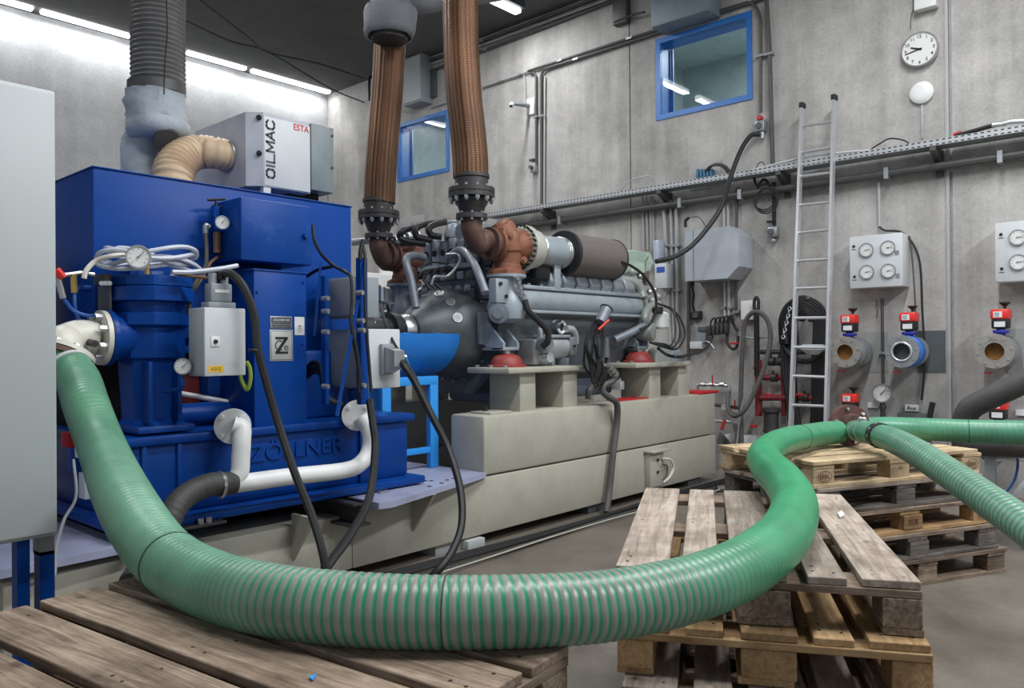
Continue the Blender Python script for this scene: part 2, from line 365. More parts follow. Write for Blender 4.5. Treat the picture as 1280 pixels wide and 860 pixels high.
    def bolts(s, c, n, R, cnt, r=.009, h=.014, ph=0.0):
        u, v = frame_to(n); c = Vector(c); n = Vector(n).normalized()
        for i in range(cnt):
            a = 2*PI*(i+.5)/cnt+ph; p = c+(u*math.cos(a)+v*math.sin(a))*R
            s.cyl(p-n*h, p+n*h, r, seg=6)
        return s
    def build(s, name, mat, parent=None, label=None, cat=None, group=None, kind=None, flat=False, ang=35):
        me = bpy.data.meshes.new(name); vs = s.v
        c = sum(vs, Vector())/len(vs)
        if parent is None and kind == 'structure': c = Vector((0, 0, 0))
        me.from_pydata([v-c for v in vs], [], s.f)
        bm = bmesh.new(); bm.from_mesh(me); bmesh.ops.recalc_face_normals(bm, faces=bm.faces[:]); bm.to_mesh(me); bm.free()
        if not flat:
            me.polygons.foreach_set('use_smooth', [True]*len(me.polygons)); me.set_sharp_from_angle(angle=math.radians(ang))
        me.materials.append(mat); me.update()
        o = bpy.data.objects.new(name, me); COL.objects.link(o)
        if parent is not None:
            o.parent = parent; o.location = c-ORG[parent.name]
        else: o.location = c
        ORG[o.name] = c
        return fin(o, label, cat, group, kind)
def text_mesh(txt, size, extrude=.001, bold=0):
    cu = bpy.data.curves.new('lettering', 'FONT'); cu.body = txt; cu.size = size; cu.extrude = extrude; cu.align_x = 'CENTER'; cu.align_y = 'CENTER'; cu.offset = bold*size
    o = bpy.data.objects.new('lettering', cu); COL.objects.link(o); bpy.context.view_layer.update()
    me = bpy.data.meshes.new_from_object(o); bpy.data.objects.remove(o); return me
def text(name, txt, pos, right, up, mat, parent, width=None, height=None, size=.1, extrude=.001, label=None, shear=0, bold=0):
    me = text_mesh(txt, size, extrude, bold); right = Vector(right).normalized(); up = Vector(up).normalized(); nrm = right.cross(up)
    xs = [v.co.x for v in me.vertices]; ys = [v.co.y for v in me.vertices]
    cx, cy_ = (min(xs)+max(xs))/2, (min(ys)+max(ys))/2
    sx = width/(max(xs)-min(xs)) if width else 1; sy = height/(max(ys)-min(ys)) if height else sx
    if not width and height: sx = sy
    for v in me.vertices:
        x, y = (v.co.x-cx)*sx, (v.co.y-cy_)*sy
        v.co = right*(x+shear*y)+up*y+nrm*v.co.z
    me.materials.clear(); me.materials.append(mat)
    o = bpy.data.objects.new(name, me); COL.objects.link(o)
    if parent is not None: o.parent = parent; o.location = Vector(pos)-ORG[parent.name]
    else: o.location = pos
    ORG[o.name] = Vector(pos)
    return fin(o, label)
NX, PX_, NY, PY_, NZ, PZ = Vector((-1,0,0)), Vector((1,0,0)), Vector((0,-1,0)), Vector((0,1,0)), Vector((0,0,-1)), Vector((0,0,1))
def cable(name, label, pts, r, mat, cat='cable', group=None, seg=8, parent=None):
    mb = MB().tube(pts, r, seg=seg)
    return mb.build(name, mat, parent, label if parent is None else None, cat if parent is None else None, group)
def dial(parent, c, n, r, up=PZ, ang=.6, rim=None, name='gauge', depth=.03, label=None):
    c = Vector(c); n = Vector(n).normalized(); rt = up.cross(n).normalized()
    g = MB().lathe(c-n*depth, n, [(0, r*.9), (depth*.6, r*.92), (depth*.8, r*1.08), (depth, r*1.08), (depth, r*.92), (depth*.8, r*.9)], 24)
    b = g.build(name, rim or zinc, parent, label)
    MB().lathe(c-n*depth*.18, n, [(0, r*.92), (.002, r*.92)], 24).build('dial', dialm, b)
    tk = MB()
    for i in range(9):
        a = math.radians(225-i*33.75); d = rt*math.cos(a)+up*math.sin(a); t = rt*(-math.sin(a))+up*math.cos(a)
        p = c+n*.0006; 
        tk.add([p+d*r*.62-t*r*.02, p+d*r*.62+t*r*.02, p+d*r*.82+t*r*.02, p+d*r*.82-t*r*.02], [(0,1,2,3)])
    tk.build('tick_marks', ink, b, flat=True)
    d = rt*math.cos(ang)+up*math.sin(ang); t = rt*(-math.sin(ang))+up*math.cos(ang); p = c+n*.002
    MB().prism([p-d*r*.2-t*r*.05, p-d*r*.2+t*r*.05, p+d*r*.7+t*r*.015, p+d*r*.7-t*r*.015], n*.002).build('needle', ink, b, flat=True)
    return b
# ------------------------------------------------------------------ SETTING
MB().box((WALLX-.4, -6, -.2), (7, WALLY+.4, 0)).build('floor', floor_m, kind='structure', flat=True)
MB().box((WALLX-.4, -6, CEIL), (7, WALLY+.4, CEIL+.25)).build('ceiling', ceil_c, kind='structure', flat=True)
wl = MB().box((WALLX-.3, -6, 0), (WALLX-.02, WALLY+.3, CEIL)).build('wall_left', wall_l, kind='structure', flat=True)
yy = -6
for k in range(5):
    MB().box((WALLX-.03, yy+.006, .0), (WALLX, yy+2.8-.006, CEIL)).build('concrete_panel', wall_l, wl, flat=True); yy += 2.8
# back wall: precast panels with joints, two window openings
W1 = (WY(820, 50, WALLY), WY(941, 124, WALLY)); W2 = (WY(497, 156, WALLY), WY(562, 214, WALLY))
j1 = WY(788, 200, WALLY).x; j2 = WY(1188, 250, WALLY).x; j0 = WY(405, 200, WALLY).x
wb = MB()
def holed(mb, x0, x1, y0, y1, holes):
    xs = x0
    for (a, b, c, d) in sorted(holes):
        mb.box((xs, y0, 0), (a, y1, CEIL)); mb.box((a, y0, 0), (b, y1, c)); mb.box((a, y0, d), (b, y1, CEIL)); xs = b
    mb.box((xs, y0, 0), (x1, y1, CEIL)); return mb
h1 = (W1[0].x, W1[1].x, W1[1].z, W1[0].z); h2 = (W2[0].x, W2[1].x, W2[1].z, W2[0].z)
wbk = holed(MB(), WALLX-.3, 7, WALLY+.03, WALLY+.3, [h1, h2]).build('wall_back', wall_c, kind='structure', flat=True)
g = .008
holed(MB(), WALLX, j1-g, WALLY, WALLY+.03, [h2]).build('concrete_panel', wall_c, wbk, flat=True)
holed(MB(), j1+g, j2-.03, WALLY, WALLY+.03, [h1]).build('concrete_panel', wall_c, wbk, flat=True)
holed(MB(), j2+.02, 7, WALLY, WALLY+.03, []).build('concrete_panel', wall_c, wbk, flat=True)
def window(n, h):
    a, b, c, d = h; t = .06
    o = MB().box((a, WALLY-.015, c), (a+t, WALLY+.06, d)).box((b-t, WALLY-.015, c), (b, WALLY+.06, d)).box((a+t, WALLY-.015, c), (b-t, WALLY+.06, c+t)).box((a+t, WALLY-.015, d-t), (b-t, WALLY+.06, d)).build('window_%d' % n, frameblue, kind='structure')
    a2, b2, c2, d2 = a+t, b-t, c+t, d-t
    MB().box((a2-.01, WALLY+.06, c2-.01), (a2, WALLY+.24, d2+.01)).box((b2, WALLY+.06, c2-.01), (b2+.01, WALLY+.24, d2+.01)).box((a2, WALLY+.06, c2-.01), (b2, WALLY+.24, c2)).box((a2, WALLY+.06, d2), (b2, WALLY+.24, d2+.01)).build('reveal', frameblue, o)
    MB().box((a2, WALLY+.02, c2), (b2, WALLY+.026, d2)).build('pane', gm, o, flat=True)
    MB().box((a2+.01, WALLY+.22, c2+.01), (a2+.035, WALLY+.245, d2-.01)).box((b2-.035, WALLY+.22, c2+.01), (b2-.01, WALLY+.245, d2-.01)).build('inner_frame', frameblue, o)
    # the room behind
    MB().box((a-1, WALLY+2.4, c-1.3), (b+2.2, WALLY+2.45, d+.9)).box((a-1, WALLY+.45, d+.5), (b+2.2, WALLY+2.4, d+.55)).box((a-1.05, WALLY+.45, c-1.3), (a-1, WALLY+2.45, d+.9)).box((b+2.2, WALLY+.45, c-1.3), (b+2.25, WALLY+2.45, d+.9)).box((a-1, WALLY+.45, c-1.35), (b+2.2, WALLY+2.4, c-1.3)).build('side_room', roomm, o, flat=True)
    L = bpy.data.lights.new('side_room_fill', 'AREA'); L.energy = 75; L.size = .8; lo = bpy.data.objects.new('side_room_fill', L); COL.objects.link(lo); lo.location = ((a+b)/2+.7, WALLY+1.6, d+.42)  # unseen light added to brighten the room behind the window
    MB().box(((a+b)/2-.2, WALLY+1.9, d+.42), ((a+b)/2+.8, WALLY+1.96, d+.48)).build('side_room_glow_bar', emis('side_fill_glow', (.9, .95, 1), 2), o)  # glowing bar added to help light that room
window(1, h1); window(2, h2)
# strip in the right joint and the joint's cover pipe
MB().box((j2-.03, WALLY-.012, 0), (j2-.005, WALLY+.03, CEIL)).build('trim_1', pipeg, kind='structure')
# ------------------------------------------------------------------ fluorescent battens
def batten(x, y0, y1, z, label, group, en=LAMP_W):
    t = thing('fluorescent_batten', label, 'lamp', (x, (y0+y1)/2, z+.09), group)
    MB().box((x-.09, y0, z+.03), (x+.09, y1, CEIL-.001 if CEIL-z < .3 else z+.09)).build('housing', darkg, t)
    MB().bev((x-.055, y0+.03, z-.03), (x+.055, y1-.03, z+.03), .02).build('diffuser', lamp_m, t)
    L = bpy.data.lights.new('tube_light', 'AREA'); L.shape = 'RECTANGLE'; L.size = .12; L.size_y = y1-y0-.1; L.energy = en*(y1-y0); L.color = (.94, .97, 1)
    lo = bpy.data.objects.new('tube_light', L); COL.objects.link(lo); lo.location = (x, (y0+y1)/2, z-.04)
XL = -11.2
def yat(px, X=XL): return WX(px, 60, X).y
ZL = WX(300, 84, XL).z
row = [(yat(-70), yat(44.5)), (yat(48), yat(166)), (yat(168), yat(229.5)), (yat(231), yat(309)), (yat(312), yat(413))]
for i, (a, b) in enumerate(row):
    batten(XL, a, b, ZL, ['fluorescent batten above left wall, nearest the camera at the top left edge', 'fluorescent batten above left wall, left of the ribbed grey duct', 'fluorescent batten above left wall, mostly hidden behind the ribbed grey duct', 'fluorescent batten above left wall, just right of the ribbed grey duct', 'fluorescent batten above left wall, ending in the room corner'][i], 'fluorescent lamps along the left wall', en=9)
X2 = WZ(650, 14, CEIL-.1).x; y2 = WZ(650, 14, CEIL-.1).y
batten(X2, y2-1.5, y2, CEIL-.12, 'fluorescent batten on the ceiling between braided pipe and wall', 'ceiling fluorescent lamps', 35)
for k in range(3):
    batten(X2, y2-3.3-1.8*k, y2-1.8-1.8*k, CEIL-.12, ['furthest', 'middle', 'nearest'][k]+' fluorescent batten on the dark ceiling above the machines', 'ceiling fluorescent lamps', 38)
    batten(-1.2, 4.9-2.2*k, 6.4-2.2*k, CEIL-.12, ['furthest', 'middle', 'nearest'][k]+' fluorescent batten on the dark ceiling above the pallets', 'ceiling fluorescent lamps overhead', 72)
batten(2.6, 3.0, 6.4, CEIL-.12, 'fluorescent batten on the ceiling at the right of the hall', 'ceiling fluorescent lamps right', 110)
# ------------------------------------------------------------------ things on the back wall
def B(x, y, off=.03): return WY(x, y, WALLY-off)
def wallbox(mb, x0, y0, x1, y1, depth, r=.008, off=0):
    a = B(x0, y0, depth+off); b = B(x1, y1, depth+off)
    return mb.bev((a.x, WALLY-depth-off, b.z), (b.x, WALLY-off-.001, a.z), r), a, b
# ladder (leans on the wall)
t = thing('ladder', 'tall aluminium ladder leaning against the concrete back wall', 'ladder', (B(1020, 525, .8).x, WALLY-.9, 0))
Lt, Lb = B(1003, 133, .16), WY(989, 524, WALLY-.80); Rt, Rb = B(1043, 123, .16), WY(1033, 524, WALLY-.80)
Lb2 = Lb+(Lb-Lt)*(Lb.z/(Lt.z-Lb.z)); Rb2 = Rb+(Rb-Rt)*(Rb.z/(Rt.z-Rb.z))
def rail(a, b):
    d = (b-a).normalized(); s = Vector((1, 0, 0)); q = d.cross(s).normalized()
    return MB().prism([a+s*.0125+q*.035, a-s*.0125+q*.035, a-s*.0125-q*.035, a+s*.0125-q*.035], b-a)
rail(Lt, Lb2).build('rail', alu, t); rail(Rt, Rb2).build('rail', alu, t)
for p in (Lt, Rt): MB().bev((p.x-.022, p.y-.045, p.z-.02), (p.x+.022, p.y+.045, p.z+.035), .008).build('end_cap', black, t)
for (ly, ry) in ((158, 152), (191, 184.5), (221, 216), (257, 252), (291, 287), (326, 323.5), (361, 359.5), (397, 397), (434, 434), (470, 471), (506, 508)):
    fa = (Lt+(Lb-Lt)*((ly-133)/391.)); 
    # find point on the rail at that height in view
    def onrail(a, b, yy):
        best = min((abs((430-FPX*((a+(b-a)*s-EYE).dot(UP))/((a+(b-a)*s-EYE).dot(FW)))-yy), s) for s in [i/400 for i in range(401)]); return a+(b-a)*best[1]
    MB().tube([onrail(Lt, Lb, ly), onrail(Rt, Rb, ry)], .014, seg=8, smooth=False).build('rung', alu, t)
for k in (2, 3): pass
MB().box(B(1037, 326, .2)+Vector((0,0,0)), B(1040, 352, .18)).build('sticker', lblblue, t, label='blue sticker on the rail')
MB().box(WY(1036.5, 408, WALLY-.56), WY(1039, 428, WALLY-.54)).build('sticker', yellow, t, label='yellow sticker on the rail')
# clock
c = B(1149.5, 61.5, .05); rc = .5*(B(1173, 61, .05)-B(1127, 61, .05)).length
t = thing('wall_clock', 'round white wall clock with metal rim, high on the concrete wall', 'clock', (c.x, WALLY, c.z))
MB().lathe((c.x, WALLY-.001, c.z), NY, [(0, rc*.97), (.05, rc), (.062, rc*.99), (.062, rc*.92), (.05, rc*.9)], 40).build('rim', steel, t)
MB().lathe((c.x, WALLY-.0505, c.z), NY, [(0, rc*.91), (.002, rc*.91)], 40).build('dial', dialm, t)
for i, s in enumerate(['12', '1', '2', '3', '4', '5', '6', '7', '8', '9', '10', '11']):
    a = math.radians(90-30*i); text('numeral', s, (c.x+rc*.74*math.cos(a), WALLY-.0535, c.z+rc*.74*math.sin(a)), PX_, PZ, ink, t, height=rc*.19, bold=.01)
for (ln, wd, h, nm) in ((.5, .035, 9.72, 'hour_hand'), (.78, .025, None, 'minute_hand')):
    a = math.radians(90-30*9.72) if h else math.radians(90-6*43.2)
    d = Vector((math.cos(a), 0, math.sin(a))); q = Vector((-math.sin(a), 0, math.cos(a))); p = Vector((c.x, WALLY-.056, c.z))
    MB().prism([p-d*rc*.12-q*rc*wd*1.5, p-d*rc*.12+q*rc*wd*1.5, p+d*rc*ln+q*rc*wd, p+d*rc*ln-q*rc*wd], NY*.003).build(nm, ink, t, flat=True)
# access point dome and its trunking
c = B(1151, 115, .05); t = thing('ceiling_dome', 'white round dome unit on the wall under the clock', 'dome', (c.x, WALLY, c.z))
t.name = 'wall_dome'; ORG[t.name] = Vector((c.x, WALLY, c.z))
MB().lathe((c.x, WALLY-.001, c.z), NY, [(0, .10), (.03, .102), (.045, .085), (.052, .045)], 32).build('cover', white, t)
MB().torus((c.x, WALLY-.05, c.z), NY, .045, .003).build('ring', whiteg, t)
a = B(1152, 129, .02); b_ = B(1152.5, 173, .02)
MB().bev((a.x-.008, WALLY-.014, b_.z), (a.x+.008, WALLY, a.z), .003).build('cable_trunking', pipeg, None, 'narrow white trunking running down from the round dome to the tray', 'trunking')
# small sign/box at the top edge
mb, a, b_ = wallbox(MB(), 1142, -20, 1170, 6, .10); mb.build('wall_lamp', white, None, 'white box lamp cut by the top edge above the clock', 'lamp')
cable('wall_cable', 'dark cable hanging beside the white box lamp above the clock', [B(1141, -10), B(1142, 8), B(1139, 20), B(1138, 36)], .004, pipedk)
# upper pipes above windows
def pipe(name, label, pts, r, mat, cat='pipe', group=None, clips=0, per=4):
    t = thing(name, label, cat, pts[0], group)
    MB().tube(pts, r, seg=10, per=per).build('pipe_run', mat, t)
    return t
def bend(pts, rad=.06):
    out = [Vector(pts[0])]
    for i in range(1, len(pts)-1):
        a, b, c = Vector(pts[i-1]), Vector(pts[i]), Vector(pts[i+1]); p = b+(a-b).normalized()*rad; q = b+(c-b).normalized()*rad
        for k in range(6): s = k/5; out.append((p*(1-s)+b*s)*(1-s)+(b*(1-s)+q*s)*s)
    out.append(Vector(pts[-1])); return out
def hpipe(name, label, px, r, mat, rad=.08, cat='pipe', group=None, off=None, clips=()):
    off = off if off is not None else r+.02
    P = bend([B(x, y, off) for x, y in px], rad)
    t = thing(name, label, cat, P[0], group)
    MB().tube(P, r, seg=10, smooth=False).build('pipe_run', mat, t)
    for x, y in clips:
        p = B(x, y, off); MB().box((p.x-r*2.2, WALLY-off-r*1.3, p.z-.012), (p.x+r*2.2, WALLY, p.z+.012)).build('clip', zinc, t)
    return t
zc = B(787, 47.5).z; zc2 = B(787, 52).z
xa = B(603, 108).x
def lev(px, z, off=.03): # point at given height on the wall above a given column
    p = B(px, 100, off); return Vector((p.x, p.y, z))
def hz(name, label, x0, x1, z, r, mat, off=None, group=None, clips=(), cat='pipe'):
    off = off or r+.02; p0, p1 = B(x0, 100, off), B(x1, 100, off); p0.z = p1.z = z
    t = thing(name, label, cat, p0, group); MB().tube([p0, p1], r, seg=10, smooth=False).build('pipe_run', mat, t)
    for x in clips: q = B(x, 100, off).x; MB().box((q-.02, WALLY-off-r*1.25, z-r*1.4), (q+.02, WALLY, z+r*1.4)).build('clip', zinc, t)
    return t
zA = B(665, 88).z; 
hpipe('conduit', 'pale conduit under the ceiling, left of the two black conduits', [(603, 108.5), (664, 88)], .016, pipeg, clips=((625, 101), (650, 93)))
hpipe('conduit', 'upper black conduit running above the right blue window then down to the isolator', [(660, 89), (787, 48), (941, 1), (951, 20), (951, 140)], .018, pipedk, .1, clips=((700, 76), (787, 48), (870, 22), (950, 70)))
hpipe('conduit', 'lower black conduit turning down beside the wall camera', [(960, -4), (787, 52.5), (676, 88), (677, 265)], .018, pipedk, .12, clips=((720, 74), (840, 35), (677, 145)))
hpipe('conduit', 'black conduit dropping just left of its neighbour beside the wall camera', [(662, 91), (670, 92), (670, 207)], .015, pipedk, .06, clips=((670, 146),))
hpipe('conduit', 'thin grey conduit right of the two black drops beside the wall camera', [(681, 95), (680, 265)], .011, pipeg, clips=((680, 146),))
hpipe('conduit', 'tall dark pipe right of the blue window ending at the cable tray', [(957, -20), (962, 60), (966, 205)], .022, pipedk, .05, clips=((961, 68),))
# isolator at pipe end + heavy black cable to the engine
p = B(951, 158, .06); t = thing('socket_outlet', 'grey round outlet box at the pipe end right of the blue window', 'outlet', p)
MB().bev((p.x-.055, WALLY-.10, p.z-.06), (p.x+.055, WALLY-.005, p.z+.06), .02).build('body', zinc, t)
MB().lathe((p.x-.005, WALLY-.098, p.z), NY, [(0, .035), (.02, .035), (.022, .02)], 16).build('lid', darkg, t)
MB().cyl((p.x+.01, WALLY-.05, p.z-.05), (p.x+.01, WALLY-.05, p.z-.13), .028).build('gland', zinc, t)
MB().box((p.x-.03, WALLY-.09, p.z+.07), (p.x+.01, WALLY-.02, p.z+.11)).build('lever', red, t)
cable('power_cable', 'thick black cable sagging from the outlet box to the engine end', [B(949, 168, .08), B(938, 170, .15), B(925, 190, .3), B(912, 225, .5), B(900, 262, .75), B(870, 302, 1.0), B(845, 320, 1.2), B(820, 327, 1.4)], .024, black, seg=10)
# fan-coil box and bits at top
mb, a, b_ = wallbox(MB(), 813, -18, 886, 12, .30, .02); mb.build('fan_unit', M('unit_bluegrey', (.18, .22, .26), .45), None, 'blue-grey ventilation unit at the top edge above the right blue window', 'ventilation unit')
mb, a, b_ = wallbox(MB(), 765, -10, 783, 26, .10, .01); t = mb.build('wall_bracket', pipedk, None, 'small dark square bracket under the ceiling, left of the ventilation unit', 'bracket')
cable('pipe_stub', 'rusty threaded pipe end sticking out left of the ventilation unit', [B(768, 28, .1), B(790, 19, .1), B(806, 15, .1)], .014, iron)
# grey control box upper left + pipes near the ceiling
t = thing('junction_cabinet', 'grey steel junction box near the ceiling between the braided pipes', 'cabinet', B(515, 100, .2))
mb, a, b_ = wallbox(MB(), 504, 74, 527, 126, .22, .01); mb.build('body', midg, t)
MB().box((a.x+.02, WALLY-.235, b_.z+.03), (b_.x-.02, WALLY-.215, a.z-.03)).build('door', paleg, t)
hpipe('ceiling_pipe', 'upper of the dark pipes running just under the ceiling', [(520, 82), (600, 52), (760, -8)], .022, pipedk, .05, clips=((602, 52),), group=None)
hpipe('ceiling_pipe', 'middle of the dark pipes running just under the ceiling', [(528, 84), (604, 56), (775, -6)], .016, pipeg, .05, clips=((604, 56),))
hpipe('ceiling_pipe', 'lowest of the dark pipes running just under the ceiling', [(535, 90), (607, 62), (800, -12)], .02, pipedk, .05, clips=((607, 62),))
MB().bev((B(531, 84, .06).x, WALLY-.05, B(531, 124, .06).z), (B(543, 84, .06).x, WALLY, B(543, 84, .06).z), .01).build('wall_frame', darkg, None, 'dark square frame on the wall right of the grey junction box', 'frame')
hz('conduit', 'short pale conduit under the grey junction box', 538, 558, B(548, 131).z, .014, pipeg)
# wall camera
t = thing('wall_camera', 'small white camera on a tapered bracket high on the back wall', 'camera', B(662, 133, .02))
mb, a, b_ = wallbox(MB(), 658, 124, 667.5, 142, .03, .004); mb.build('back_box', white, t)
q = B(654, 132, .06); MB().cyl(B(660, 132, .04), B(642, 130, .35), .03, .018).build('bracket', midg, t)
MB().ball(B(639.5, 131, .38), .035).build('dome', white, t)
MB().ball(B(638.5, 132.5, .405), .02).build('lens', black, t)
cable('wall_cable', 'thin pale cable from the conduit down to the wall camera box', [B(653, 91), B(656, 100), B(657, 126)], .005, pipeg)
p = B(667, 207, .05); t = thing('valve_box', 'small pale tap fitting on the wall halfway down the black conduits', 'fitting', p)
MB().bev((p.x-.05, WALLY-.08, p.z-.09), (p.x+.04, WALLY, p.z+.03), .015).build('body', pipeg, t)
MB().cyl((p.x, WALLY-.08, p.z-.03), (p.x, WALLY-.13, p.z-.03), .025).build('knob', darkg, t)
MB().box((p.x-.05, WALLY-.09, p.z+.06), (p.x+.03, WALLY-.02, p.z+.085)).build('lever', pipedk, t)
# patch on the wall + terminal unit with blue modules
mb, a, b_ = wallbox(MB(), 861, 206, 901, 232, .012, .003); mb.build('cover_panel', pvc, None, 'flush grey panel in the wall just above the cable tray', 'panel')
t = thing('terminal_block', 'blue terminal block with dark cables above the cable tray', 'terminal block', B(880, 217, .05))
for k in range(5):
    p = B(872.5+k*4.2, 217, .07); MB().bev((p.x-.014, WALLY-.09, p.z-.06), (p.x+.014, WALLY-.013, p.z+.05), .004).build('module', M('module_teal', (.05, .16, .26), .5), t)
for k in range(3):
    MB().tube([B(882+k*2, 213-k, .10), B(890+k*2, 207-k, .12), B(903+k*2, 208, .13), B(913+k*2, 222, .10)], .013, seg=8).build('lead', hoseblk, t)
# cable tray with wall brackets
zt = WY(1280, 154, WALLY-.26).z; zt2 = WY(740, 246, WALLY-.26).z; ZT = (zt+zt2)/2
xl, xr = WY(606, 262, WALLY-.26).x, WY(1330, 150, WALLY-.26).x
t = thing('cable_tray', 'long slotted galvanised cable tray on brackets across the back wall', 'cable tray', (xl, WALLY-.3, ZT))
TH = .055
def slot_plate(a, b, name):
    o = MB().box(a, b).build(name, traym, t, flat=True); return o
slot_plate((xl, WALLY-.26, ZT-TH), (xr, WALLY-.255, ZT), 'side_rail'); slot_plate((xl, WALLY-.06, ZT-TH), (xr, WALLY-.055, ZT), 'side_rail')
MB().box((xl, WALLY-.255, ZT-TH), (xr, WALLY-.06, ZT-TH+.004)).build('tray_floor', midg, t)
for px in (680, 826, 975, 1168, 1300):
    x = WY(px, 200, WALLY-.2).x
    MB().prism([(x-.025, WALLY, ZT-TH-.005), (x-.025, WALLY-.26, ZT-TH-.005), (x-.025, WALLY-.26, ZT-TH-.04), (x-.025, WALLY-.05, ZT-TH-.14), (x-.025, WALLY, ZT-TH-.14)], (.05, 0, 0)).build('bracket', pipedk, t)
    MB().box((x-.03, WALLY-.03, ZT-TH-.24), (x+.03, WALLY, ZT-TH)).build('foot_plate', pipedk, t)
def traytop(px, dy=0, off=.2): p = WY(px, 150, WALLY-off); return Vector((p.x, WALLY-off, ZT+dy))
cable('tray_cable', 'thick dark cable lying along the right end of the tray', [traytop(1195, .015), traytop(1215, .03), traytop(1240, .05), traytop(1258, .05)], .02, black)
cable('tray_cable', 'silver cable end lying in the tray at the right edge', [traytop(1240, .05, .22), traytop(1252, .045, .22), traytop(1266, .05, .22), traytop(1290, .03, .22)], .018, alu)
cable('tray_cable', 'red cable sleeve lying in the right end of the tray', [traytop(1192, .03, .17), traytop(1202, .04, .17)], .02, red)
cable('tray_cable', 'thin dark cable arching out of the tray right of the ladder', [traytop(1080, -.01), traytop(1100, .06), traytop(1112, .09), traytop(1130, .05), traytop(1140, -.02)], .007, black)
cable('tray_cable', 'thin pale cable arching out of the tray left of the right blue window', [traytop(772, -.01), traytop(786, .11), traytop(805, .14), traytop(818, .10), traytop(824, -.01)], .006, pipeg)
cable('tray_cable', 'long pale cable lying along the tray behind the ladder', [traytop(930, .0), traytop(970, .03), traytop(1010, .05), traytop(1060, .03), traytop(1100, .0)], .01, whiteg)
cable('tray_cable', 'thin cable loop above the tray left of the ladder', [traytop(944, -.01), traytop(947, .06), traytop(953, .07), traytop(957, -.01)], .006, pipedk)
# long pipe under the tray
zp = (B(1280, 195, .08).z+B(960, 238, .08).z+B(740, 270, .08).z)/3
hz('wall_pipe', 'long grey steel pipe under the cable tray across the wall', 610, 1340, zp, .038, pipedk, off=.10, clips=(700, 850, 925, 1108, 1250))
# conduits left of the big grey box
for k, (px, y0, y1, r, m_) in enumerate(((803, 245, 312, .010, pipeg), (808, 245, 312, .010, pipeg), (813, 245, 340, .012, pipeg), (816, 245, 340, .010, pipeg))):
    hpipe('conduit', ['leftmost', 'second', 'third', 'rightmost'][k]+' of the four thin pale conduits just above the engine end', [(px, y0), (px+1, y1)], r, m_, group='thin conduits above the engine end')
for k, (x0, x1, r) in enumerate(((829, 839, .022), (838, 843, .016), (845, 847, .020))):
    hpipe('conduit', ['widest pale conduit of the three left of the big grey box, slightly slanted', 'thin middle conduit of the three left of the big grey box', 'right conduit of the three left of the big grey box'][k], [(x0, 250), (x1, 450)], r, pipeg, clips=((x0+(x1-x0)*.3, 307), (x0+(x1-x0)*.6, 363)))
for k, px in enumerate((906, 911)):
    hpipe('conduit', ['left', 'right'][k]+' pale conduit of the pair passing behind the big grey box', [(px-1, 256), (px, 400)], .016, pipeg, clips=((px, 385),))
hpipe('conduit', 'dark conduit with a hooked top right of the big grey box', [(920, 395), (921, 236), (926, 236), (926, 244)], .016, pipedk, .03, clips=((921, 390),))
hpipe('conduit', 'dark trunking below the left corner of the big grey box', [(861, 348), (861, 450)], .022, pipedk)
# big grey box with chamfered corner
t = thing('control_cabinet', 'large blue-grey box with cut-off corners under the tray', 'cabinet', B(890, 315, .2))
a, b_ = B(856, 289, .34), B(923.5, 347, .34)
z1, z0 = a.z, b_.z; xm = B(917, 300, .34).x
MB().prism([(a.x, WALLY-.34, z0), (xm-.0, WALLY-.34, z0), (b_.x-.02, WALLY-.30, z0+.07), (b_.x, WALLY-.05, z0+.16), (b_.x, WALLY-.05, z1-.1), (b_.x-.02, WALLY-.30, z1-.07), (xm, WALLY-.34, z1), (a.x, WALLY-.34, z1)], (0, .001, 0))
poly = [(a.x, z0), (b_.x-.13, z0), (b_.x, z0+.12), (b_.x, z1-.10), (b_.x-.10, z1), (a.x, z1)]
MB().prism([(x, WALLY-.34, z) for x, z in poly], (0, .335, 0)).build('body', M('cabinet_bluegrey', (.40, .43, .47), .4), t)
MB().box((a.x+.10, WALLY-.343, z0+.005), (a.x+.104, WALLY-.339, z1-.005)).build('door_seam', darkg, t)
for dz in (.03, .12): MB().box((a.x-.012, WALLY-.30, z0+dz*4), (a.x+.0, WALLY-.26, z0+dz*4+.05)).build('hinge', zinc, t)
MB().tube([B(857, 284, .2), B(857, 276, .2), B(861, 272, .2)], .018, seg=8).build('gland_elbow', black, t)
MB().tube([B(861, 272, .2), B(872, 271, .2), B(877, 275, .2), B(882, 283, .2)], .006, seg=6).build('lead', pipedk, t)
MB().cyl(B(864, 349, .2), B(864, 357, .2), .035).build('gland', black, t)
cable('wall_cable', 'black cable from under the big grey box to a small square switch', [B(864, 355, .2), B(867, 368, .12), B(866, 380, .08), B(869, 392, .05)], .012, black)
t = thing('wall_socket', 'small black square switch box below the big grey box', 'switch', B(869, 394, .04))
mb, a, b_ = wallbox(MB(), 863, 389, 875, 399, .07, .01); mb.build('body', black, t)
MB().box((a.x+.03, WALLY-.075, b_.z+.02), (b_.x-.03, WALLY-.069, a.z-.02)).build('rocker', darkg, t)
t = thing('wall_socket', 'pale grey double box with dark lid below the black square switch', 'socket', B(875, 420, .04))
mb, a, b_ = wallbox(MB(), 870, 407, 882, 428, .06, .008); mb.build('body', midg, t)
mb, a, b_ = wallbox(MB(), 872, 408, 883, 414, .075, .004); mb.build('lid', darkg, t)
mb, a, b_ = wallbox(MB(), 862, 427, 878, 436, .08, .006); mb.build('lower_box', whiteg, t)
MB().tube([B(878, 428, .1), B(884, 427, .12), B(889, 430, .14), B(893, 436, .16)], .01, seg=6).build('hook', zinc, t)
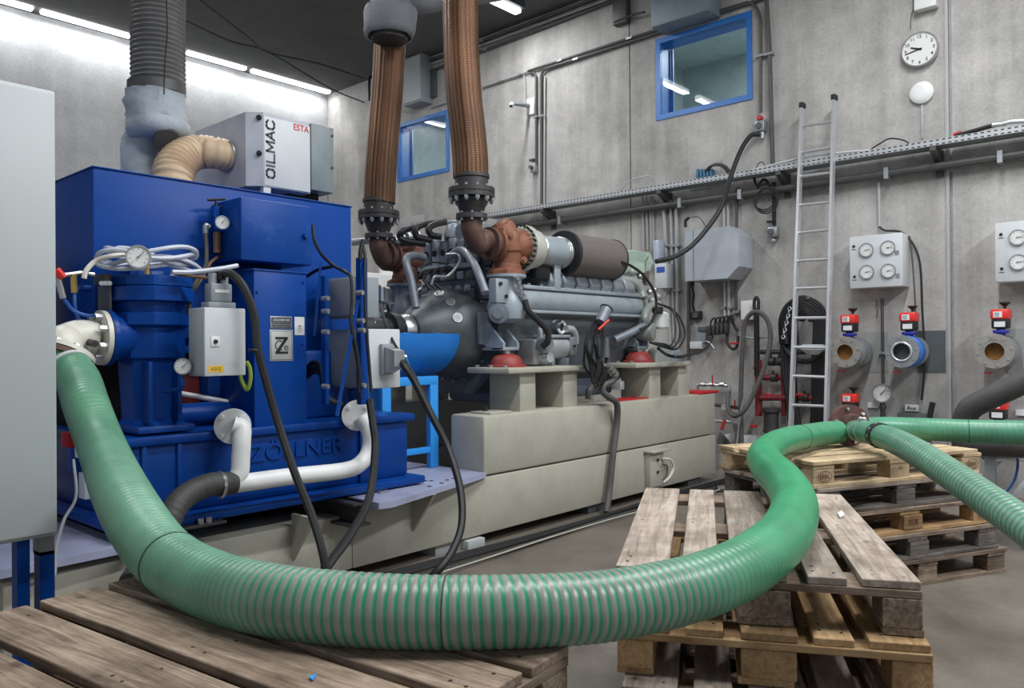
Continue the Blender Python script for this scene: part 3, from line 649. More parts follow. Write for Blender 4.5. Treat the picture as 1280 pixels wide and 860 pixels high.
# connector row
t = thing('hose_manifold', 'row of grey couplings with black hose bends below the big grey box', 'manifold', B(898, 413, .1))
for k in range(5):
    p = B(888+k*5.2, 413-k*.8, .12)
    MB().bev((p.x-.018, WALLY-.16, p.z-.06), (p.x+.018, WALLY-.09, p.z+.05), .006).build('coupling', iron, t)
    MB().tube([p+Vector((0, 0, .05)), p+Vector((.02, -.01, .11)), p+Vector((.06, 0, .13)), p+Vector((.08, 0, .06))], .010, seg=6).build('hose_bend', black, t)
cable('wall_hose', 'short black hose bend with red tag below the couplings', [B(909, 416, .1), B(909, 428, .12), B(915, 436, .12), B(921, 433, .1), B(923, 420, .08)], .016, black)
MB().bev(B(912, 428, .14), B(924, 430.5, .10), .004).build('valve_lever', red, None, 'small red lever on the black hose bend below the couplings', 'lever')
cable('wall_hose', 'black hose slanting from the conduit pair down to the couplings', [B(913, 395, .06), B(917, 405, .06), B(922, 414, .06)], .015, black)
cable('wall_cable', 'black cable running from the couplings down left to the engine', [B(891, 420, .12), B(886, 432, .15), B(872, 441, .2), B(858, 444, .3), B(845, 447, .5)], .009, black)
# small white box
t = thing('junction_box', 'small plain white box on the wall left of the ladder', 'box', B(935, 388, .04))
mb, a, b_ = wallbox(MB(), 926, 376, 943, 400, .10, .006); mb.build('body', white, t)
MB().bev((a.x+.006, WALLY-.115, b_.z+.006), (b_.x-.006, WALLY-.1, a.z-.006), .004).build('lid', white, t)
# regulator box with blue label near the engine
t = thing('dispenser_box', 'small white box with a blue label above the engine end', 'box', B(826, 345, .1))
mb, a, b_ = wallbox(MB(), 818, 330, 833, 360, .16, .008, off=.05); mb.build('body', whiteg, t)
MB().box((a.x+.03, WALLY-.215, a.z-.10), (b_.x-.02, WALLY-.209, a.z-.04)).build('label_plate', lblblue, t, label='blue label')
MB().bev((a.x-.03, WALLY-.19, a.z-.02), (a.x+.05, WALLY-.06, a.z+.28), .02).build('bottle', M('clear_grey', (.45, .5, .58), .2), t)
# hanging cable coil + second outlet left of ladder
t = thing('cable_coil', 'thin black cable coil hanging from the tray beside the ladder', 'cable coil', B(955, 240, .1))
for k in range(3):
    c = B(956+k*1.2, 246+k*4, .12+.03*k); R_ = .135-.012*k
    MB().torus(c, (0.15*k-.1, -1, .1*k), R_, .008, 26, 6).build('loop', black, t)
MB().tube([B(942, 220, .1), B(946, 232, .12), B(955, 224, .1), B(962, 232, .1), B(967, 240, .1)], .014, seg=8).build('tail', black, t)
hpipe('conduit', 'black conduit below the tray ending in a round outlet box left of the ladder', [(967, 228), (968, 282)], .02, black)
p = B(966.5, 290, .06); t = thing('socket_outlet', 'grey round outlet box below the hanging black cable coil', 'outlet', p)
MB().bev((p.x-.055, WALLY-.10, p.z-.055), (p.x+.055, WALLY-.005, p.z+.055), .02).build('body', zinc, t)
MB().lathe((p.x-.01, WALLY-.098, p.z), NY, [(0, .034), (.02, .034), (.022, .02)], 16).build('lid', darkg, t)
MB().ball((p.x, WALLY-.05, p.z-.09), .03).build('gland', zinc, t)
MB().box((p.x-.06, WALLY-.09, p.z+.10), (p.x+.02, WALLY-.03, p.z+.12)).build('lever', black, t)
# conduit + cable right of box
hpipe('conduit', 'short pale conduit on the wall above the left gauge box', [(1098.5, 228), (1099, 283)], .014, pipeg)
cable('wall_cable', 'dark cable swinging from the conduit past the left gauge box to the floor', [B(1099, 283), B(1106, 288), B(1126, 290), B(1140, 303), B(1150, 330), B(1153, 390), B(1156, 450), B(1152, 500)], .010, black)
cable('wall_cable', 'thin cable beside the left gauge box going straight down to the middle valve', [B(1137, 295), B(1141, 330), B(1144, 380), B(1145, 425)], .007, pipedk)
hpipe('conduit', 'dark thin pipe from below the left gauge box down to the round pressure gauge', [(1102.5, 373), (1104, 482)], .014, pipedk, clips=((1103, 441),))
cable('wall_cable', 'thin crooked wire on the wall below the left gauge box', [B(1096, 376), B(1095, 384), B(1097, 388), B(1095, 397)], .004, pipedk)
# gauge boxes
def gaugebox(x0, y0, x1, y1, dep, dials, label, screws, plates):
    t = thing('gauge_box', label, 'gauge box', B((x0+x1)/2, (y0+y1)/2, .1))
    mb, a, b_ = wallbox(MB(), x0, y0, x1, y1, dep, .01); mb.build('body', whiteg, t)
    for (x, y) in dials:
        p = WY(x, y, WALLY-dep-.02); dial(t, p, NY, .062, ang=.1, name='gauge')
    for (x, y) in screws:
        p = WY(x, y, WALLY-dep-.004); MB().lathe((p.x, WALLY-dep+.001, p.z), NY, [(0, .014), (.008, .012)], 12).build('lock', black, t)
        MB().box((p.x-.02, WALLY-dep-.002, p.z-.035), (p.x+.02, WALLY-dep, p.z-.027)).build('lock_mark', darkg, t, flat=True)
    for (x, y) in plates:
        p = WY(x, y, WALLY-dep-.002); MB().box((p.x-.018, WALLY-dep-.002, p.z-.022), (p.x+.018, WALLY-dep, p.z+.022)).build('tag_plate', zinc, t, flat=True)
gaugebox(1061.5, 296.5, 1128.5, 357.5, .22, ((1082.5, 312.5), (1109.5, 309.5), (1083, 340), (1110, 338.5)), 'light grey box with four round gauges right of the ladder', ((1067, 308), (1068, 346)), ((1121, 316), (1122, 345)))
gaugebox(1243, 279, 1325, 349, .22, ((1272, 296.5), (1272.5, 327.5), (1302, 294), (1302, 326)), 'light grey gauge box cut by the right edge of the frame', ((1251, 293), (1252, 336)), ())
# pipe outlets with actuators
def outlet(cx, cy, label, yoff=.42, style='grey', act=True, ax=0, ay=-38):
    c = WY(cx, cy, WALLY-yoff)
    t = thing('valve_outlet', label, 'valve', (c.x, WALLY, c.z))
    flm = M('flange_stone', (.33, .31, .28), .55, .3, .15, 14, .2) if style == 'grey' else zinc
    MB().lathe((c.x, WALLY-yoff, c.z), PY_, [(0, .095), (0, .145), (.028, .145), (.028, .10), (.10, .10), (.10, .095), (0, .072), ], 32, caps=False).lathe((c.x, WALLY-yoff+.002, c.z), PY_, [(0, .072), (0, .10)], 32, caps=False).build('front_flange', flm, t)
    MB().lathe((c.x, WALLY-yoff+.001, c.z), PY_, [(0, .086), (.09, .086), (.092, .001)], 28, caps=False).build('bore', orange_in if style == 'grey' else darkg, t)
    if style != 'grey':
        MB().torus((c.x, WALLY-yoff-.005, c.z), NY, .082, .01).build('coupling_ring', alu, t)
        MB().lathe((c.x, WALLY-yoff+.10, c.z), PY_, [(0, .10), (.02, .145), (.09, .15), (.13, .13)], 32).build('valve_disc', M('valve_sky', (.03, .16, .55), .4), t)
    MB().lathe((c.x, WALLY-yoff+.10, c.z), PY_, [(0, .105), (.06, .105), (.06, .142), (.085, .142), (.085, .10), (yoff-.2, .10), (yoff-.2, .142), (yoff-.17, .142), (yoff-.17, .10), (yoff-.101, .10)], 32, caps=False).build('pipe_body', zinc, t)
    MB().bolts((c.x, WALLY-yoff+.01, c.z), NY, .122, 8, .011, .016, .2).build('flange_bolts', steel, t, kind='stuff')
    MB().box((c.x+.02, WALLY-.004, c.z-.20), (c.x+.26, WALLY, c.z+.19)).build('wall_plate', darkg if style != 'grey' else M('plate_edge', (.30, .30, .29), .7), t)
    MB().box((c.x-.09, WALLY-yoff+.05, c.z-.19), (c.x-.03, WALLY-yoff+.09, c.z-.178)).build('lever', red, t)
    if act: actuator(t, c.x+ax, WALLY-yoff+.17, c.z+.13, True)
    return t
def actuator(t, x, y, z, cone=True):
    MB().cyl((x, y, z), (x, y, z+.06), .035).build('neck', actblue, t)
    MB().bev((x-.055, y-.05, z+.02), (x+.055, y+.05, z+.05), .01).build('bracket', actblue, t)
    MB().bev((x-.062, y-.06, z+.06), (x+.062, y+.07, z+.16), .012).build('housing', black, t)
    MB().bev((x-.07, y-.068, z+.14), (x+.07, y+.078, z+.225), .015).build('cover', redact, t, label='red cover')
    MB().box((x-.04, y-.0615, z+.075), (x+.04, y-.0595, z+.12)).build('rating_label', paper, t, flat=True)
    MB().box((x-.045, y-.0695, z+.155), (x+.02, y-.0675, z+.205)).build('rating_label', paper, t, flat=True)
    lt = MB()
    for i in range(3): lt.box((x-.038, y-.0705, z+.163+i*.013), (x+.0, y-.0694, z+.168+i*.013))
    lt.build('print', inkgrey, t, flat=True)
    if cone: MB().lathe((x+.03, y, z+.23), PZ, [(0, .012), (.02, .014), (.045, .042), (.055, .042)], 16).build('hand_knob', black, t)
outlet(1056, 440, 'grey pipe outlet with rust-stained bore beside the ladder, red actuator on top', ax=-.01)
outlet(1127, 439.5, 'pipe outlet with open hose coupling and blue valve ring, middle of the upper row', style='coup', ax=.02)
outlet(1243, 439, 'grey pipe outlet at the right edge, largest bore with red actuator on top', ax=.02)
def lower(cx, cy, label):
    c = WY(cx, cy, WALLY-.25); t = thing('valve_outlet', label, 'valve', (c.x, WALLY, c.z-.3))
    actuator(t, c.x, WALLY-.25, c.z-.14, True)
    MB().lathe((c.x, WALLY-.42, c.z-.28), PY_, [(0, .07), (0, .14), (.03, .14), (.03, .10), (.419, .10)], 28, caps=False).build('pipe_body', zinc, t)
    MB().box((c.x+.02, WALLY-.004, c.z-.45), (c.x+.26, WALLY, c.z-.08)).build('wall_plate', M('plate_edge', (.30, .30, .29), .7), t)
    mbx = MB().box((c.x+.09, WALLY-.03, c.z-.06), (c.x+.19, WALLY, c.z-.01)).build('number_plate', paper, t)
lower(1063, 503, 'lower red actuator behind the brown flange ring')
lower(1248, 512, 'lower red actuator half hidden by the thick grey hose')
# pressure gauge
p = WY(1102, 491.5, WALLY-.12); t = thing('pressure_gauge', 'round white pressure gauge on a dark pipe between the valves', 'gauge', p)
dial(t, p, NY, .085, ang=.8, depth=.05)
MB().cyl((p.x, WALLY-.09, p.z-.085), (p.x, WALLY-.09, p.z-.24), .022).cyl((p.x, WALLY-.09, p.z-.12), (p.x, WALLY-.09, p.z-.15), .032).build('stem', iron, t)
# Aus sign and dark channel box
t = thing('sign', 'small white sign reading Aus above the green hose', 'sign', B(1139, 510, .02))
mb, a, b_ = wallbox(MB(), 1131, 505.5, 1147.5, 514.5, .03, .002); mb.build('plate', paper, t)
text('lettering', 'Aus', ((a.x+b_.x)/2, WALLY-.032, (a.z+b_.z)/2), PX_, PZ, ink, t, height=.036, bold=.01)
mb, a, b_ = wallbox(MB(), 1121, 516, 1160, 560, .12, .01); mb.build('drain_box', darkg, None, 'dark flat housing on the wall under the Aus sign', 'housing')
cable('upright_lever', 'black upright lever right of the Aus sign', [B(1162, 522, .15), B(1164, 512, .15), B(1166, 503, .15)], .025, black, 'lever')
# wall hoses left of the ladder ---------------------------------------------------------
c = B(1006, 412, .2)
t = thing('hose_coil', 'big coil of black hoses hanging on the wall behind the ladder', 'hose coil', c)
for k in range(7):
    x0 = 977+k*3.2; x1 = 1031-k*2.0; top = 372+k*3
    MB().tube([B(x0, 430, .15+.03*(k % 3)), B(x0-1, 400, .2), B(x0+8, top+9, .22), B(1004+k*.6, top, .24), B(x1-6, top+10, .22), B(x1, 400, .2), B(x1-1, 440, .18), B(x1-2, 500, .15), B(x1-4, 535, .12)], .024, seg=8).build('hose_loop', black, t)
for k in range(5):
    MB().tube([B(978+k*4, 428, .14), B(979+k*3.4, 460, .16), B(985+k*2.5, 500, .18), B(988+k*3, 540, .2)], .024, seg=8).build('hose_tail', black, t)
MB().tube([B(976, 425, .15), B(990, 446, .2), B(1010, 452, .2), B(1030, 440, .2)], .024, seg=8).build('hose_loop', black, t)
MB().tube([B(1010, 378, .02), B(1010, 372, .28)], .018, seg=8, smooth=False).build('hook', darkg, t)
t = thing('chain', 'pale link chain hanging inside the black hose coil', 'chain', B(984, 400, .2))
for k in range(9):
    p = B(987-k*1.0, 386+k*4.4, .28); MB().torus(p, (1, .3, 0) if k % 2 else (.2, 1, 0), .018, .006, 12, 5).build('chain_link', alu, t)
cable('wall_hose', 'dark grey hose hung in a tall narrow loop left of the ladder', [B(927, 555, .3), B(926, 500, .25), B(928, 440, .25), B(932, 402, .25), B(945, 389.5, .28), B(959, 400, .25), B(963, 425, .25), B(955, 460, .3), B(943, 490, .35), B(931, 512, .4), B(918, 520, .4), B(910, 510, .3), B(910, 490, .2)], .024, greyhose, 'hose', seg=10)
t = thing('standpipe', 'black standpipe with hooped top in front of the white box', 'pipe', B(945, 440, .15))
MB().tube([B(948, 388, .16), B(948, 376, .16), B(945.5, 372, .16), B(943, 376, .16), B(943, 388, .16)], .018, seg=8).build('hoop', black, t)
MB().tube([B(945.5, 385, .14), B(946.5, 470, .14)], .030, seg=8, smooth=False).build('upright', black, t)
for yy in (459, 485): MB().bev(B(941, yy-2, .22), B(952, yy+2, .05), .008).build('clamp', iron, t)
t = thing('pipe_manifold', 'dark red water pipes with valves low on the wall left of the ladder', 'pipe', B(948, 500, .12))
MB().tube([B(948, 450, .12), B(948.5, 520, .12)], .036, seg=10, smooth=False).build('riser', pipered, t)
MB().tube([B(951, 472, .12), B(982, 472, .12)], .030, seg=10, smooth=False).build('branch', pipered, t)
MB().tube([B(951, 497, .14), B(1022, 497, .14)], .034, seg=10, smooth=False).build('branch', pipered, t)
MB().tube([B(979, 455, .10), B(980, 520, .10)], .026, seg=10, smooth=False).build('riser', pipered, t)
MB().tube([B(1018, 440, .10), B(1018, 520, .10)], .03, seg=10, smooth=False).build('riser', pipedk, t)
MB().tube([B(951, 440, .10), B(1020, 440, .10)], .026, seg=10, smooth=False).build('branch', iron, t)
for (x, y) in ((968, 472), (1007, 497), (975, 452), (965, 452)):
    p = B(x, y, .16); MB().cyl(p-Vector((.03, 0, 0)), p+Vector((.03, 0, 0)), .045).cyl(p, p+Vector((0, -.03, .07)), .012).build('valve_body', iron, t)
for (x, y) in ((960, 493), (1000, 493)): MB().bev(B(x-6, y-1, .26), B(x+6, y+1.5, .22), .006).build('valve_lever', red, t)
p = B(964, 524, .2); t = thing('strainer', 'dark cast strainer housing behind the green hose bend', 'strainer', p)
MB().lathe(p-Vector((0, 0, .14)), PZ, [(0, .07), (.02, .085), (.05, .075), (.2, .075), (.22, .095), (.25, .095), (.26, .05)], 20).build('body', iron, t)
MB().box((p.x+.12, WALLY-.1, p.z-.15), (p.x+.16, WALLY-.06, p.z+.32)).build('side_bracket', alu, t)
MB().bev(B(937, 531, .3), B(947, 534, .25), .005).build('valve_lever', red, None, 'red lever low on the wall left of the strainer', 'lever')
# red-levered taps beside the base beam
t = thing('water_tap', 'upper chrome tap pipe with upright red lever right of the base beam', 'tap', B(890, 481, .1))
MB().tube(bend([B(872, 494, .12), B(872, 480, .12), B(912, 482, .12), B(912, 492, .12)], .05), .017, seg=8, smooth=False).build('pipe_run', steel, t)
for x in (880, 891, 903): p = B(x, 480.5, .12); MB().cyl(p-Vector((.03, 0, 0)), p+Vector((.03, 0, 0)), .028, seg=8).build('fitting', steel, t)
MB().box(B(889.5, 469, .16), B(891.5, 481, .14)).build('lever', red, t)
cable('wall_hose', 'grey hose hanging from the upper chrome tap', [B(911, 490, .14), B(910, 505, .16), B(914, 516, .2), B(922, 519, .22)], .022, greyhose, 'hose')
t = thing('water_tap', 'middle tap with small white gauge right of the base beam', 'tap', B(900, 508, .1))
MB().tube([B(893, 506, .12), B(925, 510, .12)], .018, seg=8, smooth=False).build('pipe_run', iron, t)
p = B(905, 508.5, .18); dial(t, p, NY, .035, ang=2.2, depth=.02)
MB().box(B(917.5, 500, .18), B(919.5, 512, .15)).build('lever', red, t)
t = thing('water_tap', 'lower tap with slanted red lever right of the base beam', 'tap', B(905, 528, .1))
MB().tube(bend([B(893, 526, .14), B(916, 527, .14), B(920, 540, .14)], .06), .018, seg=8, smooth=False).build('pipe_run', steel, t)
MB().tube([B(906, 525, .2), B(902, 537, .24)], .02, seg=6, smooth=False).build('lever', red, t)
MB().bev(B(906, 543, .25), B(916, 554, .10), .006).build('floor_socket', white, None, 'small white box low on the wall beside the lower tap', 'box')
MB().bev(B(916, 544, .2), B(952, 558, .05), .006).build('wall_duct', whiteg, None, 'pale low duct on the wall behind the dark hoses', 'duct')
cable('wall_hose', 'thin grey hose hanging from the lower tap to the floor', [B(919, 530, .15), B(920, 545, .2), B(914, 570, .4), B(905, 585, .6)], .02, greyhose, 'hose')
cable('wall_cable', 'pale thin cable hanging straight left of the narrow hose loop', [B(930, 498, .3), B(925, 520, .3), B(921, 555, .3)], .01, pipeg)
for k in range(5):
    cable('floor_cable', ['topmost', 'second from top', 'middle', 'second from bottom', 'lowest'][k]+' dark cable of the tangle between base beam and wall', [WZ(897, 541+k*3, .3), B(905, 545+k*2.5, .7), B(913, 560+k*3, .6), B(908, 585+k, .75)], .012, greyhose, group='cable tangle behind the base beam')
cable('wall_cable', 'dark bent wire from the narrow hose loop towards the hose coil', [B(930, 421, .1), B(945, 423, .1), B(965, 421, .1), B(972, 428, .1)], .01, zinc)
MB().lathe(B(1016, 437, .35), PZ, [(-.05, .05), (0, .11), (.04, .115), (.05, .09)], 24).build('lamp_cap', whiteg, None, 'pale round cap behind the ladder in front of the hose coil', 'cap')
# left wall objects: nothing but a thin ceiling cable
cable('ceiling_cable', 'lower thin dark cable slung under the ceiling', [WD(200, 10, 9), WD(285, 50, 9.5), WD(335, 65, 10), WD(412, 110, 11.3), B(455, 128)], .010, black)
cable('ceiling_cable', 'upper thin dark cable slung under the ceiling', [WD(250, 0, 9), WD(310, 46, 9.5), WD(335, 65, 10), WD(400, 80, 11), WD(455, 98, 11)], .010, black)
cable('cable_holder', 'black angled rod on the wall left of the braided pipe', [B(468, 98, .05), B(462, 98, .2), B(462, 126, .2)], .022, black, 'bracket')
MB().bev(B(500, 273, .04), B(531, 300, .001), .003).build('cover_panel', pvc, None, 'flush pale panel in the wall above the engine', 'panel')
MB().bev(B(514, 278, .06), B(526, 284, .03), .003).build('vent_grille', midg, None, 'tiny grey grille in the flush panel above the engine', 'grille')
# ------------------------------------------------------------------ machine base frame
Y0B, Y1B = 1.0, 7.17; XN = -3.70
YS = WX(605, 560, XN).y
t = thing('machine_base', 'long beige welded steel base beam under the engine', 'machine base', (-4.5, 4.2, 0))
BASE = t
MB().bev((XN-.36, 2.75, .07), (XN, Y1B, .455), .012).build('lower_beam', beige, t)
MB().bev((XN-.36, Y0B, .07), (XN, 2.75, .39), .012).build('lower_beam', beige, t)
MB().box((-5.16, Y0B+.1, .1), (XN-.36, 2.75, .36)).build('under_base_shade', dark, t)  # near-black box added to paint the shade beneath the blue base
MB().bev((XN-.33, YS, .465), (XN, Y1B, .87), .02).build('upper_beam', beige, t)
MB().bev((-5.5, Y0B, .07), (-5.16, Y1B, .455), .012).build('lower_beam', beige, t)
MB().bev((-5.5, YS, .465), (-5.17, Y1B, .87), .02).build('upper_beam', beige, t)
MB().bev((-5.17, Y1B-.3, .07), (XN-.3, Y1B-.02, .455), .01).build('cross_beam', beige, t)
MB().bev((-5.17, YS+.02, .10), (XN-.33, YS+.25, .40), .01).build('cross_beam', beige, t)
MB().box((-5.17, YS+.25, .10), (XN-.33, Y1B-.3, .12)).build('drip_tray', darkg, t)
for yy in (2.0, 3.55, 5.2, 6.8):
    MB().box((XN-.34, yy-.12, 0), (XN-.04, yy+.12, .07)).build('foot', paleg if yy == 3.55 else darkg, t); MB().box((-5.45, yy-.12, 0), (-5.2, yy+.12, .07)).build('foot', darkg, t)
# lilac mounting plate over the lower beam
pl = [(XN+.02, YS+.0, .455), (XN+.02, YS-.02, .455), (-3.40, 2.80, .455), (-3.42, 2.72, .455), (-5.6, 2.72, .455), (-5.6, YS, .455)]
MB().prism([(x, y, z) for x, y, z in pl], (0, 0, .035)).build('mounting_plate', lilac, t)
MB().prism([(x, y, .425) for x, y in ((-3.62, .75), (-3.66, 1.50), (-5.5, 1.50), (-5.5, .75))], (0, 0, .035)).build('mounting_plate', lilac, t)
MB().box((-5.5, 2.66, .36), (-3.50, 2.69, .492)).box((-5.5, 2.60, .48), (-3.49, 2.72, .492)).box((-5.5, 2.60, .36), (-3.49, 2.72, .372)).build('cross_beam', iron, t)
hm = MB()
for (x, y) in ((508, 607), (532, 601), (539, 601), (552, 604), (559, 600), (537, 608), (567, 598)):
    p = WZ(x, y, .491); hm.lathe(p, PZ, [(0, .014), (.0015, .014)], 10)
hm.build('bolt_holes', dark, t, kind='stuff')
for yy in (1.6, 2.35, 3.2):
    MB().prism([(XN, yy, .455), (XN, yy, .2), (XN+.20, yy, .455)], (0, .02, 0)).build('gusset', beige, t)
# pedestals
for (ya, yb, ys) in ((WX(636, 462, XN).y, WX(729, 462, XN).y, ((650, 670), (704, 722))), (WX(795, 457, XN).y, WX(863, 457, XN).y, ((812, 826), (848, 862)))):
    for mirror in (0, 1):
        xa, xb = (XN-.42, XN-.0) if not mirror else (-5.6, -5.17)
        MB().bev((xa, ya, 1.15), (xb, yb, 1.192), .01).build('pedestal_plate', beige, t)
        for (pa, pb) in ys:
            y_a, y_b = WX(pa, 470, XN-.05).y, WX(pb, 470, XN-.05).y
            MB().bev((xb-.36, y_a, .862), (xb-.05, y_b, 1.155), .012).build('pedestal_block', beige, t)
        for k in range(3): MB().cyl((xa+.06+.14*k, ya+.05, 1.185), (xa+.06+.14*k, ya+.05, 1.21), .016, seg=6).build('bolt', zinc, t)
# junction plate with white cable loop on lower beam
a = WX(817, 566, XN+.06); b_ = WX(830, 606, XN+.06)
MB().bev((XN-.0, a.y-.05, b_.z), (XN+.06, b_.y+.0, a.z), .006).build('terminal_post', beige, t)
MB().bev((XN-.0, a.y-.07, a.z), (XN+.10, b_.y+.06, a.z+.02), .006).build('terminal_roof', beige, t)
MB().tube([WX(829, 573, XN+.08), WX(838, 575, XN+.08), WX(842, 584, XN+.08), WX(837, 596, XN+.07), WX(829, 603, XN+.06)], .012, seg=6).build('cable_loop', cream, t)
MB().tube([WX(828, 580, XN+.09), WX(834, 583, XN+.08), WX(833, 594, XN+.07), WX(828, 600, XN+.06)], .008, seg=6).build('cable_loop', greyhose, t)
for y in (575, 590): 
    p = WX(822, y, XN+.065); MB().lathe(p, PX_, [(0, .012), (.01, .012)], 8).build('screw', ink, t)
a = WX(605, 516, XN+.0)
MB().bev((XN-.25, YS+.12, .87), (XN-.05, YS+.34, .885), .005).build('lid', beige, t)
MB().cyl((XN-.18, YS+.2, .885), (XN-.18, YS+.2, .925), .02, seg=6).build('lid_nut', ink, t)
p1 = WX(893, 491, XN-.1)
MB().bev((XN-.30, 6.85, .866), (XN+.0, 7.25, .892), .01).build('red_bracket', red, t)
for k in range(2): MB().box((XN-.22+k*.13, 5.6, .872), (XN-.20+k*.13, 6.1, .885)).build('red_strip', red, t)
# ------------------------------------------------------------------ blue gearbox brake machine
BM = thing('test_brake_machine', 'large blue machine with tank, pedestal and embossed maker name', 'machine', (-4.4, 2.3, .49))
XF = -3.76
YA, YB = 1.50, 3.26; 
MB().bev((-5.3, YA-.06, .50), (XF+.09, YB+.03, .545), .012).build('base_flange', blue, BM)
MB().bev((-5.2, YA, .54), (XF, YB-.03, .90), .03).build('base', blue, BM)
MB().bev((-5.22, YA-.02, .885), (XF+.03, YB-.0, .93), .012).build('base_rim', blue, BM)
MB().bev((XF-.1, YB-.42, .545), (XF+.02, YB-.34, .885), .01).build('rib', blue, BM)
for yy in (1.58, 1.75): MB().bev((XF-.1, yy, .545), (XF+.02, yy+.03, .885), .01).build('rib', blue, BM)
# I-beam bracket under the base
a = WX(477, 625, XF+.1)
MB().box((XF-.3, a.y-.03, .493), (XF+.13, a.y+.05, .50)).build('shim', steel, BM)
t2 = MB().box((XF+.05, 1.9, .455-.02), (XF+.06, 1.91, .456)).v
p = WX(250, 655, XF+.1); MB().bev((XF+.02, p.y-.12, .485), (XF+.14, p.y+.12, .50), .004).build('clamp_plate', iron, BM); 
for k in range(2): MB().cyl((XF+.11, p.y+.04*k, .50), (XF+.11, p.y+.04*k, .525), .015, seg=6).build('clamp_bolt', steel, BM)
# embossed letters
ya_, yb_ = WX(312, 600, XF).y, WX(428, 575, XF).y
zl = WX(370, 585, XF).z
text('embossed_lettering', 'ZÖLLNER', (XF+.002, (ya_+yb_)/2-.0, .80), PY_, PZ, blue2, BM, width=yb_-ya_, height=.105, extrude=.008)
# tank
XT = -4.1
yt0, yt1, zt_ = WX(116, 208, XT).y, WX(439, 258, XT).y, WX(116, 208, XT).z
MB().bev((-5.45, yt0, 1.32), (XT, yt1, zt_), .008).build('tank', blue2, BM)
MB().bev((-5.45, yt0-.005, zt_-.004), (XT+.008, yt1+.005, zt_+.004), .003).build('tank_lid', bluescr, BM)
MB().bev((-5.3, 2.1, .92), (XT-.02, 3.1, 1.33), .02).build('gear_housing', blue, BM)
MB().bev((-5.3, 1.56, .92), (-4.35, 2.12, 1.33), .02).build('gear_housing', dark, BM)  # near-black colour paints in the shade of the open recess
MB().bev((-4.54, 1.8, .95), (-4.2, 2.1, 1.32), .02).build('red_block', M('dark_red_housing', (.16, .02, .02), .5), BM)
MB().tube([(-4.05, 1.75, 1.0), (-4.05, 2.4, 1.0)], .055, seg=16, smooth=False).build('suction_pipe', blue, BM)
MB().tube([(-4.2, 1.9, 1.12), (-4.0, 2.25, 1.03)], .014, seg=8, smooth=False).build('white_rod', white, BM)
# small upper box
XS = -3.80
a, b_ = WX(301, 246, XS), WX(390, 332, XS)
MB().bev((XT+.001, a.y, b_.z), (XS, b_.y, WX(345, 252, XS).z), .008).build('upper_box', bluescr, BM)
p = WX(381, 295, XS); MB().lathe((XS, p.y, p.z), PX_, [(0, .018), (.02, .015)], 8).build('bolt', blue2, BM)
# column
a, b_ = WX(317, 337, XF), WX(384, 525, XF)
YCa, YCb = a.y, b_.y
MB().bev((XT-.1, a.y, .92), (XF, b_.y, a.z), .006).build('column', blue2, BM)
MB().bev((XT-.1, a.y-.005, a.z-.004), (XF+.006, b_.y+.005, a.z+.006), .003).build('column_cap', bluescr, BM)
MB().bev((XT-.05, b_.y, .93), (XT+.15, 2.95, 1.33), .02).build('side_housing', blue, BM)
# name plates
def plate(x0, y0, x1, y1, X, th, mat_, name, par, r=.002, label=None):
    a, b = WX(x0, y0, X), WX(x1, y1, X); o = MB().bev((X-.004, a.y, b.z), (X+th, b.y, a.z), r).build(name, mat_, par, label); return a, b
a, b_ = plate(337.5, 395, 365, 411, XF, .003, zinc, 'name_plate', BM)
pl_ = MB(); 
MB().box((XF+.003, a.y+.006, (a.z+b_.z)/2), (XF+.0045, b_.y-.006, a.z-.006)).build('print_block', inkgrey, BM, flat=True)
text('print', 'ZÖLLNER KIEL', (XF+.0052, (a.y+b_.y)/2, a.z-.019), PY_, PZ, paper, BM, width=(b_.y-a.y)*.78, height=.014, extrude=.0003)
lt = MB()
for i in range(3): lt.box((XF+.003, a.y+.01, b_.z+.006+i*.010), (XF+.004, b_.y-.01, b_.z+.010+i*.010))
lt.build('print', ink, BM, flat=True)
a, b_ = plate(337, 412, 366, 451, XF, .003, M('plate_silver', (.50, .51, .48), .4, .3), 'logo_plate', BM, .0025)
cy_, cz_ = (a.y+b_.y)/2, (a.z+b_.z)/2; hh = (a.z-b_.z); ww = (b_.y-a.y)
fr = MB(); e_ = .006
for (y0, y1, z0, z1) in ((a.y+e_, b_.y-e_, a.z-e_-.002, a.z-e_), (a.y+e_, b_.y-e_, b_.z+e_, b_.z+e_+.002), (a.y+e_, a.y+e_+.002, b_.z+e_, a.z-e_), (b_.y-e_-.002, b_.y-e_, b_.z+e_, a.z-e_)):
    fr.box((XF+.003, y0, z0), (XF+.004, y1, z1))
fr.build('plate_border', ink, BM, flat=True)
zz = MB(); zw = ww*.27; zh = hh*.27
zz.box((XF+.003, cy_-zw, cz_+zh*.72), (XF+.0046, cy_+zw, cz_+zh)).box((XF+.003, cy_-zw, cz_-zh), (XF+.0046, cy_+zw, cz_-zh*.72))
zz.prism([(XF+.003, cy_+zw*.45, cz_+zh*.8), (XF+.003, cy_+zw, cz_+zh*.8), (XF+.003, cy_-zw*.45, cz_-zh*.8), (XF+.003, cy_-zw, cz_-zh*.8)], (.0016, 0, 0)).build('logo_letter', ink, BM, flat=True)
arc = MB(); pts = [(XF+.0038, cy_-zw*.3+.026*math.cos(t_), cz_+.026*math.sin(t_)) for t_ in [math.radians(60+i*24) for i in range(11)]]
arc.tube(pts, .0028, seg=5, smooth=False).build('logo_letter', ink, BM)
MB().torus((XF+.0035, cy_+zw*.75, cz_-zh*.3), PX_, .010, .0026, 16, 5).build('logo_letter', ink, BM)
a, b_ = plate(368, 396, 380.5, 419, XF, .002, paper, 'white_sign', BM, .001)
